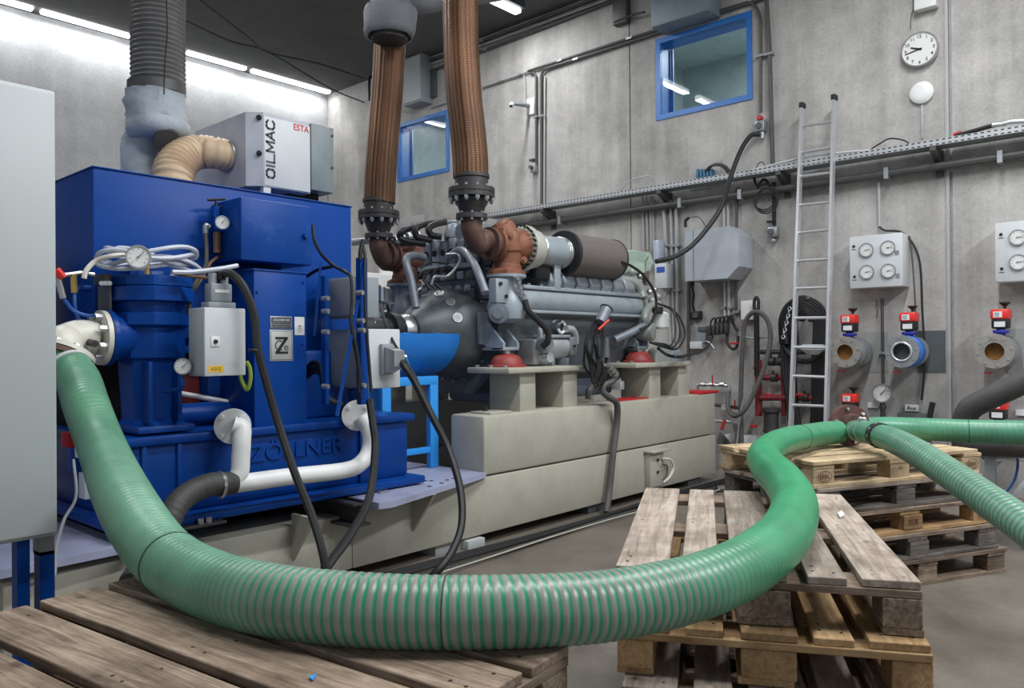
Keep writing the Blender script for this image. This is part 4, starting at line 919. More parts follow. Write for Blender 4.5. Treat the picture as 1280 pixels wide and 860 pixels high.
MB().torus((XF+.0025, (a.y+b_.y)/2, a.z*.3+b_.z*.7), PX_, .010, .0012, 16, 4).build('sign_ring', ink, BM)
MB().prism([(XF+.002, (a.y+b_.y)/2-.010, (a.z+b_.z)/2+.003), (XF+.002, (a.y+b_.y)/2+.010, (a.z+b_.z)/2+.003), (XF+.002, (a.y+b_.y)/2, (a.z+b_.z)/2-.006)], (.001, 0, 0)).build('sign_mark', ink, BM, flat=True)
for (x, y) in ((378, 430), (379, 353), (321, 365)):
    p = WX(x, y, XF); MB().lathe((XF, p.y, p.z), PX_, [(0, .008), (.008, .006)], 6).build('screw', blue2, BM)
# pump housing
pc = WX(190, 440, -3.93); PXc, PYc = -3.95, pc.y
PU = thing('pump', 'blue cast pump housing with flanged lid at the left of the machine', 'pump', (PXc, PYc, .93))
def pz(y): return WX(190, y, PXc+.1).z
MB().lathe((PXc, PYc, 0), PZ, [(pz(535), .16), (pz(530), .16), (pz(524), .135), (pz(450), .15), (pz(447), .165), (pz(410), .165), (pz(406), .19), (pz(392), .19), (pz(390), .165), (pz(378), .165), (pz(376), .205), (pz(360), .205), (pz(357), .19)], 10).build('housing', blue, PU, ang=20)
MB().lathe((PXc, PYc, 0), PZ, [(pz(357), .20), (pz(345), .20), (pz(343), .10), (pz(338), .09)], 10).build('lid', bluescr, PU, ang=20)
for sx in (-.09, .05): MB().bev((PXc+.05, PYc+sx, pz(528)), (PXc+.19, PYc+sx+.022, pz(452)), .005).build('rib', blue, PU)
MB().bev((PXc-.1, PYc-.14, pz(540)), (PXc+.19, PYc+.14, pz(531)), .01).build('foot', bluescr, PU)
MB().cyl((PXc+.02, PYc-.1, pz(422)), (PXc+.02, WX(130, 422, PXc+.05).y+.03, pz(422)), .095, .12, 24).build('inlet_neck', blue, PU)
fc = WX(130, 422, PXc+.05); FY = fc.y
print_y = FY
MB().lathe((PXc+.02, FY+.035, fc.z), NY, [(0, .135), (.022, .135)], 32).build('inlet_flange', blue, PU)
# white elbow
EL = thing('pipe_elbow', 'cream painted pipe elbow bolted to the blue pump', 'pipe elbow', (PXc+.02, FY, fc.z))
FC = Vector((PXc+.02, FY, fc.z))
MB().lathe(FC+Vector((0, .010, 0)), NY, [(0, .13), (.022, .13), (.024, .085), (.026, .075)], 32).build('pump_flange', cream, EL)
e1 = FC+Vector((0, -.03, 0)); hs = WX(97, 435, PXc+.12)
hs = Vector((PXc+.10, FY-.19, fc.z-.045))
MB().tube([e1, e1+Vector((0, -.07, .005)), e1+Vector((.03, -.14, -.02)), hs+Vector((0, 0, 0.02)), hs+Vector((.012, -.005, -.04))], .078, seg=24).build('elbow_body', cream, EL)
DN = Vector((.22, -.40, -.8)).normalized()
MB().lathe(hs+Vector((0, 0, -.02)), DN, [(0, .134), (.02, .134), (.022, .08)], 32).build('hose_flange', cream, EL)
MB().lathe(hs+Vector((0, 0, -.02))+DN*.024, DN, [(0, .131), (.022, .131), (.024, .08), (.07, .072)], 32).build('counter_flange', rust, EL)
for k in range(8):
    for (c_, n_, R_) in ((FC+Vector((0, -.012, 0)), NY, .105), (hs+Vector((0, 0, -.02))+DN*.01, DN, .10)):
        u, v = frame_to(n_); a = 2*PI*(k+.5)/8; q = c_+(u*math.cos(a)+v*math.sin(a))*R_
        MB().cyl(q-n_*.024, q+n_*(.032 if n_ is NY else .052), .0165, seg=6).build('bolt', steel, EL)
MB().cyl(e1+Vector((.05, -.05, -.02)), e1+Vector((.14, -.05, -.03)), .016).build('plug', iron, EL)
HOSE_START = hs+DN*.04
# grey terminal box with key lock ("K012" sticker)
XK = -3.50
t = thing('terminal_box', 'pale grey terminal box with yellow sticker in front of the blue machine', 'electrical box', WX(272, 430, XK))
a, b_ = WX(255.5, 384, XK), WX(307.5, 469, XK)
MB().bev((XK-.16, a.y, b_.z), (XK-.03, b_.y, a.z), .006).build('body', paleg, t)
MB().bev((XK-.032, a.y, b_.z), (XK, b_.y, a.z), .006).build('door', whiteg, t)
p = WX(269, 427, XK); MB().bev((XK, p.y-.022, p.z-.024), (XK+.004, p.y+.022, p.z+.024), .001).build('lock_plate', white, t)
MB().lathe((XK+.004, p.y, p.z), PX_, [(0, .011), (.008, .009)], 12).build('lock', ink, t)
a2, b2 = WX(260.5, 457.5, XK), WX(279.5, 465, XK)
MB().box((XK, a2.y, b2.z), (XK+.001, b2.y, a2.z)).build('sticker', yellow, t, label='yellow sticker', flat=True)
text('print', 'K012', (XK+.0012, (a2.y+b2.y)/2, (a2.z+b2.z)/2), PY_, PZ, ink, t, height=.016, extrude=.0003)
MB().box((XK-.22, a.y+.05, b_.z+.05), (XK-.16, b_.y-.05, a.z-.05)).box((XT, a.y+.1, 1.36), (XK-.2, a.y+.14, 1.40)).build('support_arm', blue, t)
p = WX(273, 372, XK-.08)
MB().bev((p.x-.04, p.y-.07, a.z), (p.x+.04, p.y+.07, a.z+.03), .006).bev((p.x-.035, p.y-.055, a.z+.03), (p.x+.035, p.y+.055, a.z+.12), .01).build('plug_housing', midg, t)
MB().box((p.x+.035, p.y-.035, a.z+.075), (p.x+.037, p.y+.035, a.z+.09)).build('plug_label', white, t, flat=True)
for sy in (-.03, .03): MB().cyl((p.x, p.y+sy, a.z+.12), (p.x, p.y+sy, a.z+.17), .02).build('gland', zinc, t)
MB().tube([WX(308, 452, XK-.1), WX(312, 460, XK-.1), WX(313, 474, XK-.1), WX(309, 487, XK-.12), WX(303, 478, XK-.14), WX(300, 468, XK-.14)], .010, seg=6).build('ground_wire', M('wire_green_yellow', (.30, .42, .05), .5), t)
# pressure gauge below left of the box
p = WX(228.5, 458, -3.62); t = thing('pressure_gauge', 'small round gauge beside the pump, left of the pale grey box', 'gauge', p)
dial(t, p, (.95, -.3, 0), .036, ang=.7, depth=.03)
MB().tube([p+Vector((-.02, 0, -.04)), p+Vector((-.02, 0, -.10)), p+Vector((-.12, -.04, -.12))], .012, seg=8).build('stem', blue, t)
# coiled white hose with gauge on the pump lid
t = thing('hose_coil', 'coil of thin white hose lying on the blue pump lid', 'hose coil', WX(170, 340, -3.8))
zc_ = pz(338)
for k in range(5):
    n = 22; P = []
    cx_, cy2 = PXc+.03+.01*k, PYc-.02+.03*math.sin(k*2.1)
    for i in range(n+1):
        a = 2*PI*i/n+k; P.append((cx_+(.17+.01*(k % 2))*math.cos(a)*.8, cy2+(.24-.012*k)*math.sin(a), zc_+.02+.018*k+.025*math.sin(a*2+k*1.7)))
    MB().tube(P, .011, seg=7, per=2).build('hose_loop', whitehose, t)
MB().tube([WX(105, 348, -3.85), WX(108, 338, -3.85), WX(120, 326, -3.85), WX(140, 320, -3.8), WX(160, 318, -3.8)], .012, seg=7).build('hose_end', cream, t)
MB().tube([WX(215, 340, -3.7), WX(240, 340, -3.7), WX(275, 336, -3.68), WX(297, 332, -3.68)], .012, seg=7).build('hose_tail', whitehose, t)
p = WX(173, 321, -3.72); t = thing('pressure_gauge', 'round gauge standing in the white hose coil on the pump', 'gauge', p)
dial(t, p, (.93, -.36, .05), .052, ang=.75, depth=.035)
MB().cyl(p+Vector((-.03, .03, -.01)), p+Vector((-.07, .08, .0)), .010).cyl(p+Vector((-.07, .07, .01)), p+Vector((-.07, .07, -.10)), .012).build('stem', brass, t)
# throttle fittings left of the coil: valve lever, tee and blue tubes
t = thing('air_fitting', 'small steel fitting with red lever and blue tubes behind the cabinet', 'fitting', WX(85, 345, -3.9))
MB().tube([WX(66, 346, -3.9), WX(100, 341, -3.9), WX(118, 343, -3.9)], .010, seg=8, smooth=False).build('pipe_run', steel, t)
MB().tube([WX(92, 343, -3.9), WX(93, 366, -3.9)], .014, seg=8, smooth=False).build('tee', brass, t)
MB().tube([WX(72, 348, -3.9), WX(76, 362, -3.9), WX(79, 373, -3.9)], .014, seg=8, smooth=False).build('coupling', steel, t)
MB().tube([WX(70, 337, -3.86), WX(79, 347, -3.86)], .018, seg=6, smooth=False).build('lever', redact, t)
MB().tube([WX(93, 366, -3.9), WX(94, 385, -3.9), WX(99, 402, -3.95)], .008, seg=6).build('blue_tube', bcab, t)
MB().tube([WX(79, 373, -3.9), WX(92, 388, -3.9), WX(108, 394, -3.9), WX(119, 394, -3.92)], .008, seg=6).build('blue_tube', bcab, t)
t = thing('throttle_valve', 'dark valve block above the pump flange', 'valve', WX(130, 370, -3.9))
MB().bev(WX(116, 344, -4.0), WX(140, 355, -3.86), .01).build('block', iron, t)
MB().bev(WX(122, 358, -4.05), WX(140, 388, -3.9), .02).build('body', darkg, t)
MB().bev(WX(96, 357, -4.2), WX(140, 364, -4.12), .01).build('arm', blue, t)
for k in range(3): MB().cyl(WX(127+k*5, 354, -3.86), WX(127+k*5, 354, -3.84), .012, seg=6).build('screw', steel, t)
# blue drum left of pump, against the tank
t = thing('motor_drum', 'dark blue drum half hidden behind the grey cabinet', 'drum', (-4.5, 1.15, 1.5))
MB().lathe((-4.62, 1.30, 1.56), NY, [(0, .28), (.30, .28), (.34, .22)], 32).build('drum', blue, t)
MB().box((-4.82, .98, .49), (-4.42, 1.28, 1.42)).build('stand', blue, t)
# filter regulator on the tank
t = thing('pressure_regulator', 'small blue filter regulator with round gauge on the tank face', 'regulator', WX(270, 300, -3.98))
p = WX(278, 278, -3.90); dial(t, p, (.95, -.3, 0), .034, ang=.9, depth=.025)
XR = -4.0
MB().tube([WX(269.5, 258, XR), WX(269.5, 272, XR)], .022, seg=10, smooth=False).build('body', blue2, t)
MB().bev(WX(262, 272, XR-.03), WX(280, 290, XR+.03), .01).build('block', blue2, t)
MB().tube([WX(271, 290, XR), WX(271, 316, XR)], .020, seg=10, smooth=False).build('bowl', M('bowl_amber', (.25, .13, .07), .2), t)
MB().tube([WX(260, 250, XR), WX(281, 249, XR)], .008, seg=6, smooth=False).tube([WX(268, 259, XR), WX(294, 258, XR)], .006, seg=6, smooth=False).tube([WX(270, 249, XR), WX(270, 259, XR)], .008, seg=6, smooth=False).build('tee_handle', black, t)
MB().tube([WX(262, 284, XR), WX(257, 282, XR), WX(257, 292, XR)], .014, seg=8).build('elbow', zinc, t)
MB().tube([WX(271, 316, XR), WX(271, 322, XR), WX(289, 318, XR)], .007, seg=6, smooth=False).build('drain', black, t)
cable('air_hose', 'black and brown hose from the regulator down behind the grey box', [WX(257, 292, -3.98), WX(258, 318, -3.95), WX(256, 335, -3.9), WX(245, 352, -3.85), WX(238, 372, -3.85), WX(235, 395, -3.85)], .012, hoseblk, 'hose')
cable('air_hose', 'thin brown hose curving from the regulator bowl', [WX(271, 322, -3.98), WX(262, 330, -3.95), WX(252, 348, -3.9), WX(244, 360, -3.9)], .008, M('hose_brown', (.20, .12, .06), .5), 'hose')
cable('air_hose', 'thin brown hose running from the coil to the plug housing', [WX(218, 342, -3.75), WX(235, 345, -3.7), WX(255, 347, -3.62), WX(268, 350, -3.58)], .008, M('hose_brown', (.20, .12, .06), .5), 'hose')
# big black cable over column
cable('power_cable', 'thick black cable looping from the grey box plug down over the base', [WX(277, 350, -3.57), WX(278, 343, -3.57), WX(290, 343, -3.5), WX(305, 360, -3.45), WX(318, 395, -3.42), WX(322, 435, -3.40), WX(332, 475, -3.38), WX(348, 530, -3.33), WX(368, 590, -3.22), WX(388, 640, -3.12), WX(402, 685, -3.02), WX(407, 715, -2.98), WX(404, 735, -2.98)], .0205, black)
MB().torus(WX(317.5, 438, -3.41), (0, .2, 1), .022, .006).build('cable_tie', ink, None, 'dark tie around the thick black cable on the column', 'cable tie')
# white water pipes on the base
WP = thing('water_pipe', 'white painted water pipe running along the blue base', 'pipe', WX(300, 590, -3.6))
XW = -3.62
MB().tube([WX(291, 532, XW), WX(302, 536, XW+.02), WX(302, 552, XW+.04), WX(301, 572, XW+.05), WX(299, 592, XW+.06), WX(288, 604, XW+.06), WX(270, 604, XW+.06)], .045, seg=16).build('riser', white, WP)
MB().tube([WX(272, 606, XW+.06), WX(300, 604, XW+.06), WX(360, 596, XW+.06), WX(430, 588, XW+.06), WX(452, 578, XW+.06), WX(462, 560, XW+.05), WX(461, 538, XW+.04), WX(450, 522, XW)], .045, seg=16).build('main_run', white, WP)
for (x, y) in ((288, 534), (446, 520)):
    p = WX(x, y, XW); n = Vector((.75, -.65, 0)); 
    p0 = p-n*.05
    MB().lathe(p0-n*.012, n, [(0, .088), (.024, .088), (.026, .05)], 28).build('flange', white, WP)
    MB().lathe(p0-n*.05, n, [(0, .085), (.03, .085)], 28).build('counter_flange', blue2, WP)
    for k in range(4):
        u, v = frame_to(n); a = 2*PI*(k+.5)/4; q = p0+n*.012+(u*math.cos(a)+v*math.sin(a))*.068
        MB().cyl(q, q+n*.014, .011, seg=6).build('bolt', white, WP)
RH = thing('rubber_hose', 'charcoal ribbed rubber hose clamped to the white water pipe', 'hose', WX(250, 620, -3.55))
MB().tube([WX(292, 604, XW+.06), WX(262, 606, XW+.07), WX(235, 618, XW+.09), WX(218, 636, XW+.12), WX(205, 665, XW+.15), WX(185, 700, XW+.2), WX(165, 730, XW+.3)], [.056*(1+.025*math.sin(i*1.9)) for i in range(100)], seg=16, per=12).build('hose_body', hoseblk, RH)
q = WX(275, 606, XW+.065); MB().torus(q, WX(285, 604, XW+.06)-WX(265, 606, XW+.06), .058, .010, 24, 6).build('hose_clamp', steel, RH)
# control boxes at the machine's right end
t = thing('switch_cabinet', 'white switch cabinet with grey socket beside the blue machine', 'switch cabinet', WX(470, 450, -3.6))
XC = -3.60
a, b_ = WX(461, 411, XC), WX(500.5, 484, XC)
YC0, YC1 = a.y, b_.y
MB().bev((-4.04, a.y, b_.z), (XC-.03, b_.y-.01, a.z), .006).build('body', midg, t)
MB().bev((XC-.028, a.y, b_.z), (XC, b_.y, a.z), .006).build('door', whiteg, t)
MB().box((XC-.034, a.y, b_.z+.002), (XC-.027, b_.y-.004, a.z-.002)).build('door_seal', ink, t)
p = WX(483, 449, XC)
MB().bev((XC, p.y-.055, p.z-.09), (XC+.03, p.y+.03, p.z+.09), .008).build('socket_base', midg, t)
MB().prism([(XC+.03, p.y-.04, p.z-.08), (XC+.03, p.y-.04, p.z+.07), (XC+.12, p.y-.04, p.z+.05), (XC+.12, p.y-.04, p.z-.04)], (0, .075, 0)).build('socket', zinc, t)
MB().cyl((XC+.07, p.y+.04, p.z+.02), (XC+.08, p.y+.075, p.z+.01), .018).cyl((XC+.07, p.y+.04, p.z-.04), (XC+.08, p.y+.075, p.z-.05), .018).build('gland', steel, t)
MB().tube([(XC-.2, b_.y-.2, b_.z-.01), (XC-.2, b_.y-.16, .92)], .03, seg=8, smooth=False).build('support', blue, t)
t = thing('junction_cabinet', 'mid-grey enclosure above the white switch cabinet on the machine end', 'cabinet', WX(425, 370, -3.7))
a, b_ = WX(446, 345, -3.66), WX(470, 397, -3.66)
YU = a.y
MB().bev((-4.02, a.y, b_.z), (-3.66, a.y+.16, a.z), .006).build('body', midg, t)
MB().bev((-4.0, a.y-.012, b_.z+.01), (-3.68, a.y, a.z-.01), .004).build('door', M('enclosure_grey', (.30, .33, .35), .5), t)
MB().bev((-4.02, YC0-.012, WX(461, 484, XC).z+.0), (XC-.03, YC0-.0, WX(461, 411, XC).z), .004).build('lower_door', M('enclosure_grey', (.30, .33, .35), .5), t)
# blue support struts
t = thing('strut_frame', 'blue strut frame holding cables at the end of the machine', 'frame', WX(452, 420, -3.55))
MB().box(WX(447.5, 322, -3.52)-Vector((.02, 0, 0)), WX(457.5, 505, -3.52)+Vector((.02, 0, 0))).build('post', blue2, t)
MB().box(WX(403.5, 345, -3.66)-Vector((.02, 0, 0)), WX(409, 505, -3.66)+Vector((.02, 0, 0))).build('post', blue2, t)
MB().tube([WX(448, 375, -3.48), WX(421, 520, -3.45)], .012, seg=4, smooth=False).build('diagonal', blue2, t)
MB().tube([WX(401, 328, -3.8), WX(393, 420, -3.75)], .008, seg=4, smooth=False).build('diagonal', blue, t)
for (x, y) in ((406, 373), (406, 389), (406, 415), (406, 483), (449, 366), (451, 413), (452, 482), (450, 401)):
    p = WX(x, y, -3.46 if x > 420 else -3.6); MB().cyl(p-Vector((.02, 0, 0)), p+Vector((.02, .01, 0)), .014, seg=8).build('clamp', zinc, t)

cable('control_cable', 'black cable from the tank face curving to the strut frame', [WX(391, 282, -4.05), WX(393, 300, -4.0), WX(402, 318, -3.9), WX(417, 332, -3.75), WX(432, 340, -3.55), WX(439, 348, -3.5), WX(440, 380, -3.48), WX(439, 405, -3.47), WX(446, 440, -3.46), WX(450, 480, -3.46), WX(448, 500, -3.5)], .010, black)
cable('control_cable', 'thin black cable running down the right side of the blue post', [WX(452, 303, -3.53), WX(456, 318, -3.5), WX(456, 345, -3.48), WX(457, 400, -3.46), WX(461, 450, -3.46), WX(464, 490, -3.45)], .009, black)
cable('control_cable', 'short black cable sticking up from the blue post', [WX(450, 325, -3.5), WX(451, 312, -3.5), WX(454, 300, -3.5)], .012, black)
cable('control_cable', 'short black cable crossing the tank face to the struts', [WX(384, 345, -4.0), WX(398, 337, -3.9), WX(416, 333, -3.76)], .010, black)
cable('control_cable', 'second thin black cable inside the strut frame', [WX(441, 425, -3.47), WX(447, 455, -3.46), WX(449, 490, -3.46)], .007, black)
for k in range(3):
    cable('control_cable', ['upper', 'middle', 'lower'][k]+' of the black cable arcs beside the blue column', [WX(384, 459+k*6, -3.95), WX(392, 453+k*6, -3.85), WX(401, 458+k*5, -3.75), WX(404, 480+k*3, -3.7), WX(412, 498+k, -3.65), WX(428, 505, -3.6)], .013, black)
cable('power_cable', 'thick black cable hanging behind the white pipe bend', [WX(462, 500, -3.5), WX(466, 530, -3.45), WX(469, 560, -3.4), WX(462, 620, -3.3), WX(440, 665, -3.15), WX(415, 700, -3.05), WX(398, 722, -3.0)], .022, black)
cable('power_cable', 'thick black cable hanging from the white cabinet socket to the floor', [WX(500, 450, XC+.09), WX(507, 460, -3.45), WX(520, 480, -3.4), WX(540, 520, -3.3), WX(560, 560, -3.2), WX(575, 610, -3.05), WX(577, 655, -2.95), WX(565, 690, -2.9), WX(545, 716, -2.9), WX(520, 735, -3.0)], .021, black)
cable('control_cable', 'thin black cable from behind the socket towards the guard', [WX(476, 380, -3.9), WX(482, 405, -3.7), WX(492, 428, -3.58), WX(505, 448, -3.5), WX(522, 476, -3.42)], .009, black)
MB().tube([WX(507, 445, -3.62), WX(514, 466, -3.6)], .010, seg=4, smooth=False).build('strap', standblue, None, 'light blue strip sticking up beside the black cable', 'strip')
# ------------------------------------------------------------------ air cleaner on top of the tank
XE = -4.37
zb = zt_+.10
a, b_ = WX(330, 142, XE), WX(388, 158, XE); c3 = WX(416.5, 165, XE)
ztop = a.z
EB = thing('oil_mist_cleaner', 'light grey air cleaner box lettered OILMAC on the blue tank', 'air cleaner', ((XE-5.1)/2, a.y+.2, zt_))
MB().prism([(x, y, zb+.005) for x, y in ((-5.10, a.y-.08), (XE-.08, a.y-.08), (XE-.004, a.y-.003), (XE-.012, b_.y), (-5.10, b_.y))], (0, 0, ztop+.01-zb-.005)).build('body', M('cleaner_body', (.50, .51, .55), .45), EB)
MB().bev((XE-.012, a.y, zb+.01), (XE, b_.y-.002, ztop-.012), .004).build('front_panel', whiteg, EB)
MB().box((-5.0, b_.y, zb+.03), (XE-.02, c3.y, ztop+.012)).build('side_case', M('cleaner_side', (.20, .235, .25), .45), EB)
MB().bev((XE-.022, b_.y+.002, zb+.03), (XE+.006, c3.y, ztop+.012), .006).build('side_panel', M('cleaner_side', (.20, .235, .25), .45), EB)
MB().box((-4.95, a.y+.02, zt_+.004), (XE-.06, a.y+.07, zb+.03)).build('leg', midg, EB)
MB().box((XE-.05, a.y, zt_+.004), (XE-.01, a.y+.05, zb+.03)).build('leg', whiteg, EB)
MB().box((-4.9, b_.y-.1, zt_+.004), (XE-.1, c3.y-.05, zb+.03)).build('leg', dark, EB)
for (x, y) in ((325.5, 147.5), (325, 192)):
    p = WX(x, y, XE-.022); MB().lathe((XE-.022, a.y-.02, p.z), Vector((1, -1, 0)), [(0, .017), (.012, .017), (.02, .012)], 12).build('knob', black, EB)
def stroke_text(name, word, y0, y1, z0, z1, X, th, mat_, par):
    # block capitals made of bars, reading upwards on a face that looks along +X
    oc = [(.25, 0), (.75, 0), (1, .2), (1, .8), (.75, 1), (.25, 1), (0, .8), (0, .2), (.25, 0)]
    G = {'O': [oc], 'I': [[(.5, 0), (.5, 1)]], 'L': [[(0, 1), (0, 0), (1, 0)]], 'M': [[(0, 0), (0, 1), (.5, .25), (1, 1), (1, 0)]], 'A': [[(0, 0), (.5, 1), (1, 0)], [(.2, .35), (.8, .35)]], 'C': [[(1, .8), (.75, 1), (.25, 1), (0, .8), (0, .2), (.25, 0), (.75, 0), (1, .2)]]}
    wd = {'I': .25, 'M': 1.15}; tot = sum(wd.get(c, 1) for c in word)+.32*(len(word)-1); u = (z1-z0)/tot; pos = z0
    for c in word:
        w_ = wd.get(c, 1)*u; mb = MB()
        for line in G[c]:
            pts = [Vector((X, y1+(y0-y1)*q, pos+w_*p)) for p, q in line]
            for a_, b2_ in zip(pts, pts[1:]):
                d = (b2_-a_).normalized(); n_ = PX_.cross(d)*th/2; e = d*th*.4
                mb.prism([a_-e+n_, b2_+e+n_, b2_+e-n_, a_-e-n_], PX_*.0012)
        mb.build(name, mat_, par, flat=True); pos += w_+.32*u
stroke_text('letter', 'OILMAC', WX(333.2, 187, XE).y, WX(342.8, 187, XE).y, WX(338, 222, XE).z, WX(338, 151, XE).z, XE+.001, .0125, inkgrey, EB)
text('lettering', 'ESTA', (XE+.001, WX(376.5, 160.5, XE).y, WX(376.5, 160.5, XE).z), PY_, PZ, inkred, EB, width=WX(386, 160, XE).y-WX(367, 160, XE).y, height=.042, extrude=.0005, bold=.012)
for (y) in (170, 210): 
    p = WX(415, y, XE+.006); MB().lathe(p, PX_, [(0, .008), (.006, .008)], 8).build('screw', ink, EB)
# beige duct hose
def ribbed(name, pts, r, amp, pitch, mat_, parent, seg=20, r1=None):
    r1 = r1 or r
    P = smooth_path(pts, 24); S = [0]
    for i in range(1, len(P)): S.append(S[-1]+(P[i]-P[i-1]).length)
    n = int(S[-1]/(pitch/4)); Q = []; R = []; j = 0
    for i in range(n+1):
        s = S[-1]*i/n
        while j < len(S)-2 and S[j+1] < s: j += 1
        f = (s-S[j])/max(1e-9, S[j+1]-S[j]); Q.append(P[j].lerp(P[j+1], min(1, f)))
        ph = (s/pitch) % 1; R.append(r+(r1-r)*i/n+amp*(math.cos(2*PI*ph)))
    return MB().tube(Q, R, seg=seg, smooth=False).build(name, mat_, parent, ang=75)
p_in = WY(284, 194, a.y-.085)
t = thing('flexible_duct', 'beige ribbed duct bending from the tank into the grey air cleaner', 'duct', WZ(215, 220, zt_))
q0 = WZ(213, 228, zt_)
dpt = 4.72
dE = (p_in-EYE).dot(FW)
RBD = 18.5*dpt/FPX
ribbed('duct_hose', [WD(216, 240, dpt), WD(216, 224, dpt), WD(218.5, 211, dpt+.03), WD(226, 200, dpt+.08), WD(237, 193, dpt+.14), WD(250, 190, dpt+.2), WD(268, 191, dE-.08), WD(286, 195, dE)], 25.5*dpt/FPX, .0085, .030, beigeh, t, r1=17.5*dE/FPX)
MB().torus(WD(281, 194.5, dE-.02), WD(284, 195, dE)-WD(265, 192, dE-.1), 18*dE/FPX, .012, 28, 6).build('collar', zinc, t)
# big vertical duct over the tank
dd = thing('exhaust_duct', 'grey ribbed vertical duct rising from the tank to the ceiling', 'duct', WZ(178, 216, zt_))
D0 = 4.9
def rad(px): return px*D0/FPX
ribbed('duct_hose', [WD(198, 108, D0), WD(197.5, 60, D0), WD(198, 0, D0), WD(199, -60, D0), WD(199, -350, D0)], rad(31), .007, .030, ductm, dd, 28)
MB().lathe(WD(196, 118, D0), WD(196, 100, D0)-WD(196, 118, D0), [(0, rad(34)), (.06, rad(34)), (.065, rad(30)), (.08, rad(30))], 28).build('clamp_ring', pipedk, dd)
def lumpy(rings_, n=22, amp=.06, seed=1):
    rnd = random.Random(seed); off = [[rnd.uniform(-amp, amp) for _ in range(n)] for _ in rings_]; rs = []
    for i, (c_, r_) in enumerate(rings_):
        rs.append([c_+RTH*(r_*(1+off[i][k])*math.cos(2*PI*k/n))+Vector((-RTH.y, RTH.x, 0))*(r_*(1+off[i][k])*math.sin(2*PI*k/n)) for k in range(n)])
    return MB().rings(rs)
RTH = Vector((RT.x, RT.y, 0)).normalized()
prof = [(117, 194, 32), (119, 194, 36), (124, 193.5, 34.5), (131, 194, 36), (138, 194.5, 34), (146, 196, 36.5), (151, 197, 34.5), (157, 198, 37), (164, 198, 37.5), (170, 197, 34), (175, 193, 27)]
MB().cyl(WD(210, 178, D0-.1), WD(207, 166, D0), rad(16)).build('pipe_stub', pipedk, dd)
lumpy([(WD(cx_, y, D0), rad(r_)) for y, cx_, r_ in prof], amp=.055).build('insulation_jacket', insul, dd, ang=60)
prof = [(168, 182, 24), (176, 178, 24), (180, 177, 23), (183, 176, 24), (215, 175, 22), (226, 175, 22)]
lumpy([(WD(cx_, y, D0+.05), rad(r_)) for y, cx_, r_ in prof], amp=.02, seed=3).build('insulation_jacket', insul, dd, ang=60)
MB().tube([WD(208, 0, D0-.17), WD(209, 40, D0-.17), WD(206, 80, D0-.17), WD(205, 118, D0-.18)], .004, seg=5).build('tie_wire', black, dd)
# ------------------------------------------------------------------ pale cabinet, front left
CB = thing('control_cabinet', 'tall pale grey cabinet on blue legs at the left edge', 'cabinet', (-2.85, .6, 0))
XB_ = -2.64
a, b_ = WX(69.5, 114, XB_), WX(68, 670, XB_)
MB().bev((XB_-.35, a.y-.8, b_.z), (XB_, a.y, a.z), .008).build('body', paleg, CB)
MB().bev((XB_, a.y-.79, b_.z+.012), (XB_+.016, a.y-.006, a.z-.012), .006).build('door', paleg, CB)
l1, l2 = WX(20, 700, XB_-.04), WX(36, 700, XB_-.04)
MB().box((XB_-.08, l1.y, 0), (XB_-.03, l2.y, b_.z)).build('leg', blue2, CB)
l1, l2 = WX(48, 700, XB_-.04), WX(67, 700, XB_-.04)
MB().box((XB_-.08, l1.y, 0), (XB_-.03, l2.y, b_.z-.05)).build('leg', blue2, CB)
MB().box((XB_-.09, l1.y+.0, b_.z-.06), (XB_-.03, l2.y, b_.z)).build('foot_bracket', zinc, CB)
for yy in (l2.y-.75,): MB().box((XB_-.08, yy, 0), (XB_-.03, yy+.05, b_.z)).build('leg', blue2, CB)
cable('ground_wire', 'thin grey wire looping from the blue base behind the cabinet legs', [WX(92, 575, -3.8), WX(95, 620, -3.5), WX(80, 650, -3.3), WX(70, 690, -3.0), WX(67, 720, -2.85), WX(50, 725, -2.8), WX(36, 732, -2.8)], .006, pipeg)
# small parts on the blue base's left side
t = thing('terminal_strip', 'white and blue terminal modules on the end of the blue base', 'terminal block', (-4.1, 1.43, .75))
for (x0, y0, x1, y1, m_) in ((88, 520, 96, 545, white), (93, 552, 106, 575, white), (98, 590, 106, 625, whiteg), (84, 560, 94, 590, bluescr), (76, 540, 84, 560, red)):
    a, b2_ = WY(x0, y0, 1.40), WY(x1, y1, 1.40)
    MB().bev((a.x, 1.40, b2_.z), (b2_.x, 1.44, a.z), .005).build('module', m_, t)
# ------------------------------------------------------------------ diesel engine
EX, EZ = -4.45, 1.47
EN = thing('diesel_engine', 'large grey V-type diesel engine on red rubber mounts', 'engine', (EX, 5.2, 1.19))
YF = 4.30
# block and oil pan
MB().prism([(EX-.50, YF, 1.62), (EX-.38, YF, 1.12), (EX-.2, YF, .98), (EX+.2, YF, .98), (EX+.38, YF, 1.12), (EX+.50, YF, 1.62), (EX+.36, YF, 1.86), (EX, YF, 1.72), (EX-.36, YF, 1.86)], (0, 1.9, 0)).build('crankcase', engdark, EN)
MB().bev((EX-.30, YF+.2, .90), (EX+.30, YF+1.75, 1.14), .04).build('oil_pan', M('pan_bluegrey', (.12, .14, .19), .4, .1), EN)
